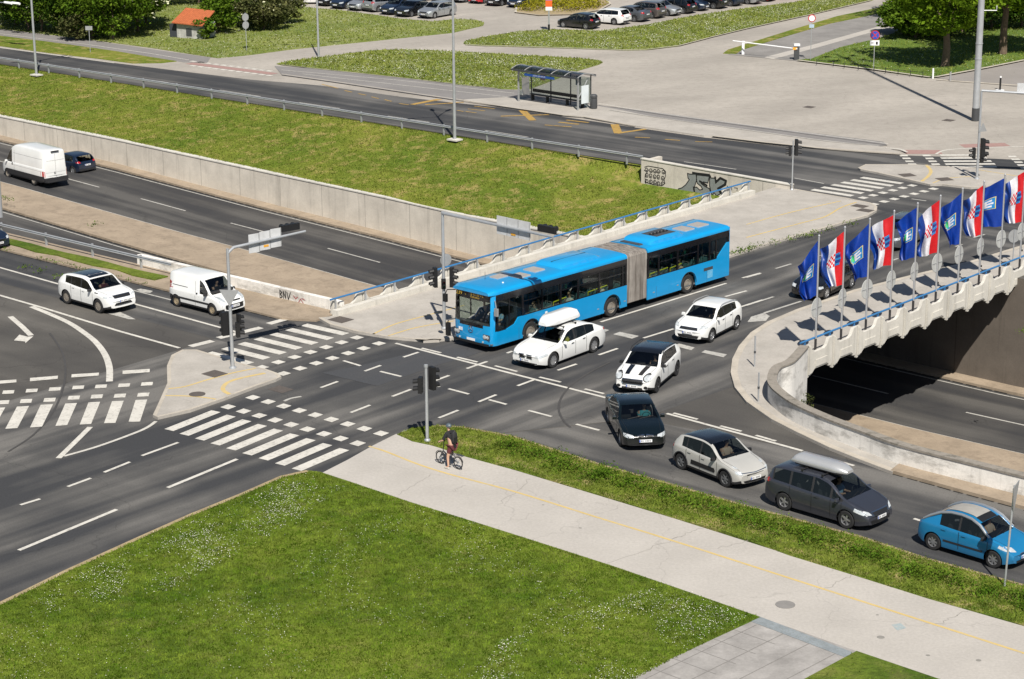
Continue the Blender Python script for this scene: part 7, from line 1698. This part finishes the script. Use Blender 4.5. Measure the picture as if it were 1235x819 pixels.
J2 = dict(J); J['lkn'] = tuple(Vector(J['lhp']).lerp(Vector(J['lkn']), .72)); J['rkn'] = tuple(Vector(J['rhp']).lerp(Vector(J['rkn']), .72)); J['pel'] = (-.20,.02,.93)
link_mesh('shorts', sk(['pel','lhp','lkn','rhp','rkn'], [('pel','lhp'),('lhp','lkn'),('pel','rhp'),('rhp','rkn')], .022, 2, {'lkn': .070, 'rkn': .072}), plain('shorts_maroon', (.11,.025,.030), .9), cy); J = J2
m = MB()
for k in ('l', 'r'):
    a, b = Vector(J[k+'an']), Vector(J[k+'to']); d = (b-a); d.z = 0; d.normalize(); ang = math.atan2(d.y, d.x); c = a.lerp(b, .5); m.box((c.x, c.y, c.z-.03), (.27,.10,.07), ang, .85); 
    o = m.build('shoe', plain('shoe_grey_white', (.45,.43,.38), .7), cy); md_ = o.modifiers.new('b', 'BEVEL'); md_.width = .025; md_.segments = 2; m = MB()
hm = MB(); vs = []; n = 14; rows_ = 7
for i in range(rows_+1):
    t = i/rows_*R(98); 
    for k in range(n): a = 2*math.pi*k/n; vs.append((.0+.128*math.sin(t)*math.cos(a), .108*math.sin(t)*math.sin(a), 1.655+.115*math.cos(t)))
hm.add(vs, [(i*n+k, i*n+(k+1) % n, (i+1)*n+(k+1) % n, (i+1)*n+k) for i in range(rows_) for k in range(n)]); hm.build('helmet', plain('helmet_grey', (.10,.13,.15), .4, var=.4, vs=14), cy, smooth=True)
bp = thing('backpack', 'black backpack worn by the cyclist', 'backpack', MB_ @ Vector((-.27,-.02,1.24)), ba); bp.scale = (.85,.80,.86); m = MB(); vs = []; pr = [(-.25,.7),(-.20,.98),(0,1.05),(.18,.95),(.27,.55),(.30,.2)]
for z, w in pr:
    for k in range(12): a = 2*math.pi*k/12; vs.append((.105*w*math.copysign(abs(math.cos(a))**.6, math.cos(a)), .165*w*math.copysign(abs(math.sin(a))**.6, math.sin(a)), z))
m.add(vs, [(i*12+k, i*12+(k+1) % 12, (i+1)*12+(k+1) % 12, (i+1)*12+k) for i in range(5) for k in range(12)]+[tuple(range(12)), tuple(range(60,72))]); m.build('bag', plain('bag_black', (.018,.018,.020), .8, var=.3, vs=12), bp, smooth=True)
for sg in (1,-1): m = MB(); m.tube([(.06,sg*.09,.22),(.20,sg*.11,.20),(.30,sg*.12,.06),(.20,sg*.13,-.16),(.06,sg*.12,-.2)], .016, 5); m.build('strap', m_black, bp)
m = MB(); m.box((-.115,0,-.08), (.05,.22,.22), taper=.8); m.build('front_pocket', m_black, bp)

# ------------------------------------------------------------------ vegetation
class Leaves:
    """fast accumulation of small quads"""
    def __init__(s): s.P = []
    def add(s, c, size, rnd, flat=0.0, asp=.6):
        n = len(c); nrm = rnd.normal(size=(n,3)); nrm[:,2] = np.abs(nrm[:,2])+flat; nrm /= np.linalg.norm(nrm, axis=1)[:,None]
        t = rnd.normal(size=(n,3)); t -= (t*nrm).sum(1)[:,None]*nrm; t /= np.linalg.norm(t, axis=1)[:,None]; b = np.cross(nrm, t)
        sz = (size*rnd.uniform(.6,1.3,n))[:,None]; q_ = np.stack([c-t*sz, c-b*sz*asp, c+t*sz, c+b*sz*asp], 1); s.P.append(q_)
    def build(s, name, mat, parent=None):
        P = np.concatenate(s.P); n = len(P); me = bpy.data.meshes.new(name); me.vertices.add(4*n); me.vertices.foreach_set('co', P.reshape(-1).astype(np.float32)); me.loops.add(4*n); me.polygons.add(n)
        me.loops.foreach_set('vertex_index', np.arange(4*n, dtype=np.int32)); me.polygons.foreach_set('loop_start', np.arange(0, 4*n, 4, dtype=np.int32)); me.polygons.foreach_set('loop_total', np.full(n, 4, dtype=np.int32)); me.update(calc_edges=True)
        me.materials.append(mat); o = bpy.data.objects.new(name, me); COL.objects.link(o); o.parent = parent; return o
def tree(label, base, h, cr, trunk_h, nleaf, mat, lsize, seed, blossoms=0, name='tree', cat='tree', group=None, low=0.15, squash=1.0, trunk_r=.2, clumps=None):
    rg = np.random.default_rng(seed); t = thing(name, label, cat, base, 0, group)
    m = MB(); nodes = [(0,0,-.1),(rg.uniform(-.1,.1),rg.uniform(-.1,.1),trunk_h*.5),(rg.uniform(-.2,.2),rg.uniform(-.2,.2),trunk_h),(rg.uniform(-.3,.3),rg.uniform(-.3,.3),trunk_h+(h-trunk_h)*.55)]
    m.tube(nodes, [trunk_r*1.25,trunk_r,trunk_r*.8,trunk_r*.25], 9)
    for k in range(7):
        a = rg.uniform(0, 6.28); z0 = trunk_h*rg.uniform(.85,1.25); L = cr*rg.uniform(.5,.85); m.tube([(0,0,z0),(L*.5*math.cos(a),L*.5*math.sin(a),z0+L*.45),(L*math.cos(a),L*math.sin(a),z0+L*.8)], [trunk_r*.4,trunk_r*.25,trunk_r*.08], 6)
    m.build('trunk', plain('bark', (.14,.10,.07), .9, var=.35, vs=5), t, smooth=True)
    L = Leaves(); bl = Leaves(); zc = (h+trunk_h*.9)/2; hz = (h-trunk_h*.9)/2; nc = clumps or int(26*cr); per = nleaf//nc
    for k in range(nc):
        d = rg.normal(size=3); d /= np.linalg.norm(d); rr = rg.uniform(.45,1.0)**.6; c = np.array([d[0]*cr*rr, d[1]*cr*rr, zc+d[2]*hz*rr]); c[:2] *= 1+.18*math.sin(3*math.atan2(d[1], d[0])+seed)
        cs = rg.uniform(.45,1.0)*min(1.5, .16*h+.35)*(.32 if h < 1.5 else 1); 
        if c[2] < low*h: c[2] = low*h+rg.uniform(0,.4)
        p = rg.normal(size=(per,3)); p /= np.linalg.norm(p, axis=1)[:,None]; p *= (cs*rg.uniform(.55,1.,per)**.5)[:,None]*np.array([1,1,.7*squash]); L.add(c+p, lsize, rg, .6)
        if blossoms and rg.random() < .8:
            nb = blossoms//nc; q_ = rg.normal(size=(nb,3)); q_ /= np.linalg.norm(q_, axis=1)[:,None]; q_[:,2] = np.abs(q_[:,2]); bl.add(c+q_*cs*1.12*np.array([1,1,.85])*rg.uniform(.85,1.1,nb)[:,None], .15, rg, 2.0, 1.0)
    L.build('crown', mat, t)
    if blossoms: bl.build('blossom', plain('blossom_cream', (.62,.62,.42), .8), t)
    return t
L_dark = leaf_mat('leaf_dark', (.022,.052,.008), (.065,.12,.015)); L_mid = leaf_mat('leaf_mid', (.055,.12,.012), (.14,.21,.022)); L_lime = leaf_mat('leaf_lime', (.085,.17,.012), (.18,.27,.02), .45); L_olive = leaf_mat('leaf_olive', (.07,.09,.03), (.15,.15,.06)); L_yel = leaf_mat('leaf_yellowgreen', (.20,.20,.015), (.33,.30,.03)); L_copper = leaf_mat('leaf_copper', (.10,.012,.012), (.2,.03,.03))
GT = 'dense bushes and small trees behind the cycle path'
for i, (x, y, h, cr, mt, nl, bl, lab) in enumerate([
 (-20,30,7.5,4.0,L_dark,5200,0,'dark bushy tree at the very left behind the cycle path'),
 (18,30,7.0,3.2,L_mid,5200,0,'bushy green tree behind the street lamp arm at the top left'),
 (50,38,6.5,2.8,L_mid,5200,160,'green bush with a few cream blossoms right of the left street lamp'),
 (82,40,8.0,3.4,L_dark,6500,0,'dark dense tree in the middle of the left thicket'),
 (112,46,6.2,3.0,L_mid,6000,0,'bright green bush standing behind the small sign back'),
 (136,47,7.0,2.9,L_mid,6500,0,'rounded green bush left of the white flowering bush'),
 (92,47.5,2.4,1.7,L_olive,2000,0,'low olive bush at the foot of the thicket'),
 (166,38,7.5,2.7,L_mid,5200,1900,'elder bush covered in cream blossoms left of the hut'),
 (186,8,7.5,3.0,L_dark,4200,0,'dark tree at the top edge left of the orange-roofed hut'),
 (150,12,9,4.2,L_dark,5200,0,'tall dark tree behind the flowering elder'),
 (60,14,9,4.5,L_dark,5200,0,'tall dark tree at the back of the left thicket'),
 (10,12,9,4.5,L_dark,5200,0,'tall dark tree at the back in the top-left corner'),
 (240,4,7,3.2,L_dark,4200,300,'dark tree rising behind the orange roof'),
 (262,40,3.4,1.7,L_mid,3000,0,'green bush growing over the right side of the hut'),
 (246,46.5,1.9,.95,L_mid,1500,0,'small green bush hiding the right half of the hut wall'),
 (274,25,5.0,2.4,L_mid,4200,1700,'elder bush with cream blossoms right of the hut'),
 (296,30,4.6,2.2,L_dark,4200,0,'dark bush behind the two round sign backs'),
 (318,36,3.8,2.5,L_olive,4800,120,'olive-brown bush at the right end of the thicket'),
 (338,28,3.0,2.0,L_olive,3000,0,'bare-twigged olive bush tapering to the lawn at right'),
 (305,6,6.5,3.4,L_mid,4800,700,'pale flowering bush at the top edge behind the olive bush'),
 (338,2,4.5,2.6,L_lime,2600,0,'light green bush at the top edge near the white parked SUV'),
 (352,-8,5,2.2,L_copper,2200,0,'red-leaved shrub at the top edge near the white parked SUV'),
 (176,30,5.5,2.2,L_mid,3600,1500,'second elder bush full of cream blossoms close to the hut'),
 (125,36,8,3.4,L_dark,5200,0,'dark tree filling the thicket behind the bright green bush'),
 (34,36,6.5,3.0,L_dark,5200,0,'dark bush behind the left street lamp pole'),
 (212,-4,8,3.6,L_dark,4200,0,'dark tree at the top edge above the hut'),]):
    p = G(x, y, .07); tree(lab, p, h, cr, h*.13, nl, mt, .15, 40+i, bl, 'bush' if h < 5.5 else 'tree', 'bush' if h < 5.5 else 'tree', GT, low=.05, trunk_r=.10)
# right-hand trees
tree('large bright green tree with bare trunk left of the lighting mast', G(1139.5,79.5,.1), 11.0, 4.4, 3.0, 12000, L_lime, .19, 201, trunk_r=.30, low=.27, group='broad trees on the right lawn')
tree('large bright green tree with a bare trunk right of the lighting mast', G(1209.5,65,.1), 12, 5.0, 4.2, 11000, L_lime, .19, 202, trunk_r=.30, low=.30, group='broad trees on the right lawn')
for i, (x, y, h, cr, mt, lab) in enumerate([(1105,46,3.6,2.7,L_mid,'dense green bush left of the near trunk'),(1088,41,3.2,2.3,L_mid,'green bush overhanging the gravel lot'),(1128,42,4.2,3.0,L_dark,'dark bush behind the near trunk'),(1160,38,5.5,3.6,L_dark,'dark hedge tree behind the lighting mast'),(1195,34,6.0,3.8,L_dark,'dark hedge tree left of the right trunk'),(1232,32,6,4.0,L_dark,'dark hedge tree at the right edge'),(1100,20,6.5,3.4,L_lime,'bright green tree above the gravel lot'),(1180,15,8,4.5,L_dark,'dark tall tree at the top behind the lighting mast'),(1235,15,8,4.5,L_dark,'dark tall tree at the top right corner'),(1130,16,8.5,3.8,L_dark,'dark tall tree behind the large bright tree')]):
    tree(lab, G(x, y, .1), h, cr, h*.12, 5600, mt, .18, 230+i, 0, 'bush' if h < 5 else 'tree', 'bush' if h < 5 else 'tree', 'thicket behind the right lawn', low=.04, trunk_r=.12)
tree('tall bright green tree whose crown hangs in at the top right edge', G(1258,66,.1), 11, 4.0, 4.0, 6000, L_lime, .20, 260, trunk_r=.28, low=.3, group='broad trees on the right lawn')
# hut
p = G(229,46.5,.07); hut = thing('hut', 'small whitewashed hut with an orange tiled roof among the bushes', 'hut', p, R(-24)); hut.scale = (.60,.60,.72); hw, hd = 4.6, 3.8
m = MB(); m.prism([(-hw/2,0),(hw/2,0),(hw/2,1.9),(-hw/2,2.1)], 'Y', 0, hd); m.build('wall', plain('hut_wall', (.42,.42,.40), .85, var=.3, vs=1.5, wear=((.14,.13,.12), .7)), hut)
m = MB(); m.prism([(-hw/2-1.5,0),(-hw/2-.02,0),(-hw/2-.02,1.9),(-hw/2-1.5,1.7)], 'Y', .3, hd-.3); m.build('lean_to', plain('lean_to_dark', (.035,.04,.05), .8), hut)
M_or, n, l, b, out = nt('orange_tiles'); tc = n.new('ShaderNodeTexCoord').outputs['Object']; wv = n.new('ShaderNodeTexWave'); wv.bands_direction = 'X'; wv.inputs['Scale'].default_value = 1.1; l.new(tc, wv.inputs[0]); f_ = fac_noise(n, l, tc, 2.5, 4, .6)
c_ = mul(n, l, rgb(n, (.42,.115,.04)), ramp(n, l, wv.outputs['Fac'], [(0,.62),(.35,1.05)])); c_ = mul(n, l, c_, ramp(n, l, f_, [(.3,.75),(.7,1.1)])); l.new(c_, b.inputs['Base Color']); b.inputs['Roughness'].default_value = .7
m = MB(); a = [(-hw/2-.5,-.6,2.05),(hw/2+.4,-.6,1.85),(hw/2+.4,hd*.85,3.35),(-hw/2-.2,hd*.85,3.55)]; m.add([Vector(v) for v in a]+[Vector(v)-Vector((0,0,.12)) for v in a], [(0,1,2,3),(7,6,5,4),(0,4,5,1),(1,5,6,2),(2,6,7,3),(3,7,4,0)]); m.build('roof', M_or, hut)
m = MB(); m.prism([(-.6,.3),(.4,.3),(.4,1.3),(-.6,1.3)], 'Y', -.05, -.01); m.build('shutter', m_dkgrey, hut)
# garden statue-like stand next to the hut (small pale post with green bowl)
p = G(254,44,.07); t = thing('garden_post', 'pale thin post with a turquoise top beside the hut', 'post', p); m = MB(); m.tube([(0,0,0),(.05,0,1.2)], .08, 7); m.build('post', m_wsign, t); m = MB(); m.lathe([(.05,1.2),(.35,1.35),(.33,1.42),(.001,1.4)], n=12); m.build('bowl', plain('turquoise', (.05,.38,.32), .5), t)
# round shrub bed in the car park
isl = [(622,16),(650,19.5),(690,18.5),(722,13.5),(736,6),(728,-4),(690,-12),(645,-9),(624,3)]
slab('shrub_bed', [p[:2] for p in PX(isl)], .12, MATS.get('dry_earth') or m_brown, .12); ip = [tuple(p[:2]) for p in PX([(625,13),(652,16.5),(688,15.5),(716,11),(728,5.5),(722,-3),(688,-10),(648,-7),(627,3)])]
m = MB(); ribbon(m, [Vector(p[:2]) for p in PX(isl)], .25, .13, closed=True); struct(m.build('kerb', m_kerb))
rg = np.random.default_rng(9); L = Leaves(); xs = [p[0] for p in ip]; ys = [p[1] for p in ip]
while sum(len(q_) for q_ in L.P) < 9000:
    c = (rg.uniform(min(xs), max(xs)), rg.uniform(min(ys), max(ys)))
    if not inside(c, ip): continue
    q_ = rg.normal(size=(45,3)); q_ /= np.linalg.norm(q_, axis=1)[:,None]; q_[:,2] = np.abs(q_[:,2]); L.add(np.array([c[0],c[1],.15])+q_*np.array([.75,.75,.62+rg.uniform(-.15,.2)]), .11, rg, 1.)
o = L.build('shrubs', L_yel); o['kind'] = 'stuff'
# low shrubs on the verge beside the path
rg = np.random.default_rng(21); L = Leaves(); ctr = [Vector(G(x, y)) for x, y in [(600,541),(720,580),(815,607),(900,633),(1029,673),(1121,703),(1235,736),(1400,786)]]
tot = 0
for a, b in zip(ctr, ctr[1:]):
    n = int((b-a).length/.14)
    for k in range(n):
        if rg.random() < .10: continue
        c = a.lerp(b, rg.random()); d = (b-a).normalized(); w = float(np.clip(rg.normal()*.30, -.6, .6))+.12; c = c+Vector((-d.y, d.x, 0))*w
        if not inside((c.x, c.y), S4): continue
        s_ = rg.uniform(.26,.62); q_ = rg.normal(size=(60,3)); q_ /= np.linalg.norm(q_, axis=1)[:,None]; q_[:,2] = np.abs(q_[:,2]); L.add(np.array([c.x,c.y,.12])+q_*np.array([s_,s_,s_*1.1])*rg.uniform(.6,1,60)[:,None], .040, rg, .5, .7)
o = L.build('low_shrubs', leaf_mat('leaf_hedge', (.050,.120,.010), (.135,.215,.024))); o['kind'] = 'stuff'
# weeds along the kerbs
L = Leaves()
for (x, y) in [(886,305),(893,302),(899,300.5),(905,299),(912,296),(931,292),(952,287.5),(967,284),(975,282.5),(983,280),(1000,275.5),(1027,269),(1237,400),(30,321),(48,326),(70,333),(110,344),(5,238),(12,240),(113,270)]:
    c = G(x, y+1.5, .13 if y > 250 else -2.9); q_ = rg.normal(size=(40,3)); q_[:,2] = np.abs(q_[:,2]); L.add(np.array(c)+q_*np.array([.20,.20,.10]), .055, rg, .3)
for s in np.arange(20, 70, .55):
    if rg.random() < .55: c = W(s, -42+rg.uniform(-.08,.15), .1); q_ = rg.normal(size=(22,3)); q_[:,2] = np.abs(q_[:,2]); L.add(np.array(c)+q_*np.array([.14,.08,.05]), .04, rg, .3)
o = L.build('kerb_weeds', MATS['leaf_mid']); o['kind'] = 'stuff'
p = G(963,470,-1.0); tree('small leafy sapling growing from the gap behind the curved parapet', W(SO(G(962,474,.3))[0]+.25, SO(G(962,474,.3))[1]+.35, -.9), 1.1, .30, .2, 420, L_olive, .040, 300, name='sapling', cat='sapling', trunk_r=.03, clumps=22)
# grass blades
def blades(name, poly, z, n, mat, h=.07, w=.03, seed=1, zf=None, dens=None):
    rg = np.random.default_rng(seed); xs = [p[0] for p in poly]; ys = [p[1] for p in poly]; P = []
    bb = (min(xs), max(xs), min(ys), max(ys)); tot = 0; A = np.array([(p[0], p[1]) for p in poly])
    while tot < n:
        c = np.stack([rg.uniform(bb[0], bb[1], 60000), rg.uniform(bb[2], bb[3], 60000)], 1); ins = np.zeros(len(c), bool)
        for i in range(len(A)):
            a, b = A[i], A[i-1]; cond = (a[1] > c[:,1]) != (b[1] > c[:,1]); xx = (b[0]-a[0])*(c[:,1]-a[1])/(b[1]-a[1]+1e-12)+a[0]; ins ^= cond & (c[:,0] < xx)
        c = c[ins]
        if dens is not None: c = c[dens(c) > rg.random(len(c))]
        P.append(c); tot += len(c)
    c = np.concatenate(P)[:n]; ang = rg.uniform(0, 6.28, n); hh = h*rg.uniform(.5,1.5,n); ww = w*rg.uniform(.6,1.4,n); zz = np.full(n, z) if zf is None else zf(c)
    d = np.stack([np.cos(ang), np.sin(ang)], 1); lean = rg.normal(size=(n,2))*.5*h
    V = np.zeros((n,3,3)); V[:,0,:2] = c-d*ww[:,None]; V[:,1,:2] = c+d*ww[:,None]; V[:,2,:2] = c+lean; V[:,0,2] = zz; V[:,1,2] = zz; V[:,2,2] = zz+hh
    me = bpy.data.meshes.new(name); me.vertices.add(3*n); me.vertices.foreach_set('co', V.reshape(-1).astype(np.float32)); me.loops.add(3*n); me.polygons.add(n); me.loops.foreach_set('vertex_index', np.arange(3*n, dtype=np.int32)); me.polygons.foreach_set('loop_start', np.arange(0, 3*n, 3, dtype=np.int32)); me.polygons.foreach_set('loop_total', np.full(n, 3, dtype=np.int32)); me.update(calc_edges=True)
    me.materials.append(mat); o = bpy.data.objects.new(name, me); COL.objects.link(o); o['kind'] = 'stuff'; return o
GB1 = leaf_mat('blade_green', (.075,.140,.010), (.175,.235,.030), .3); GB2 = leaf_mat('blade_slope', (.10,.155,.018), (.23,.25,.05), .3)
GB3 = leaf_mat('blade_far', (.13,.18,.025), (.26,.28,.07), .3)
vis = [tuple(G(x, y)[:2]) for x, y in [(-20,860),(-20,740),(0,733.5),(81,693.5),(162,656.5),(230,626),(291,601.2),(340,579.6),(371,573),(385.5,574),(429.5,588),(494,610),(570,633.5),(672,666),(740,688),(820,715.5),(915,748.5),(815,797),(700,860)]]
blades('grass', vis, .12, 170000, GB1, .06, .022, 1); blades('grass', S4, .11, 50000, leaf_mat('blade_verge', (.095,.145,.016), (.21,.245,.045), .3), .07, .022, 2); blades('grass', LAWN2, .12, 9000, GB1, .06, .022, 3)
slp = [tuple(W(s, o)[:2]) for s, o in [(-10,-.7),(69.8,-.7),(81.4,-1.8),(81.4,-11.8),(10,-11.8)]]
def slz(c): return np.array([zsl((x-AX)*DX+(y-AY)*DY, (x-AX)*NX+(y-AY)*NY)-.01 for x, y in c])
blades('grass', slp, 0, 90000, GB2, .08, .035, 4, zf=slz)
for nm, pg, n in (('grass', g_c, 12000), ('grass', g_d, 16000), ('grass', g_b, 26000), ('grass', g_f, 14000)): blades(nm, [tuple(p[:2]) for p in PX(pg)], .08, n, GB3, .12, .06, hash(n) % 99)
# daisies and clover heads, gathered in drifts
def flowers(poly, z, n, sz, seed, thr=.1):
    rg = np.random.default_rng(seed); xs = [p[0] for p in poly]; ys = [p[1] for p in poly]; L = Leaves(); C_ = []
    while len(C_) < n:
        c = (rg.uniform(min(xs), max(xs)), rg.uniform(min(ys), max(ys)))
        if inside(c, poly) and noise.noise(Vector((c[0]*.42, c[1]*.30, seed)))+.35*noise.noise(Vector((c[0]*1.6, c[1]*1.2, seed))) > thr+rg.uniform(-.22,.28): C_.append((c[0], c[1], z+rg.uniform(.0,.03)))
    L.add(np.array(C_), sz, rg, 3., 1.); o = L.build('wild_flowers', plain('petal_white', (.72,.72,.62), .8)); o['kind'] = 'stuff'
flowers(vis, .19, 3000, .013, 7, .14); flowers([tuple(G(x, y)[:2]) for x, y in [(60,745),(40,725),(170,662),(345,586),(420,592),(330,650),(200,720)]], .19, 2300, .0145, 8, .05); flowers([tuple(G(x, y)[:2]) for x, y in [(560,860),(600,780),(780,715),(905,748),(815,797),(700,860)]], .19, 1500, .0145, 9, .08)
for pg, n, sd in ((g_c, 3600, 11), (g_d, 5200, 12), (g_b, 6200, 13), (g_f, 1500, 14)): flowers([tuple(p[:2]) for p in PX(pg)], .17, n, .032, sd, .0)
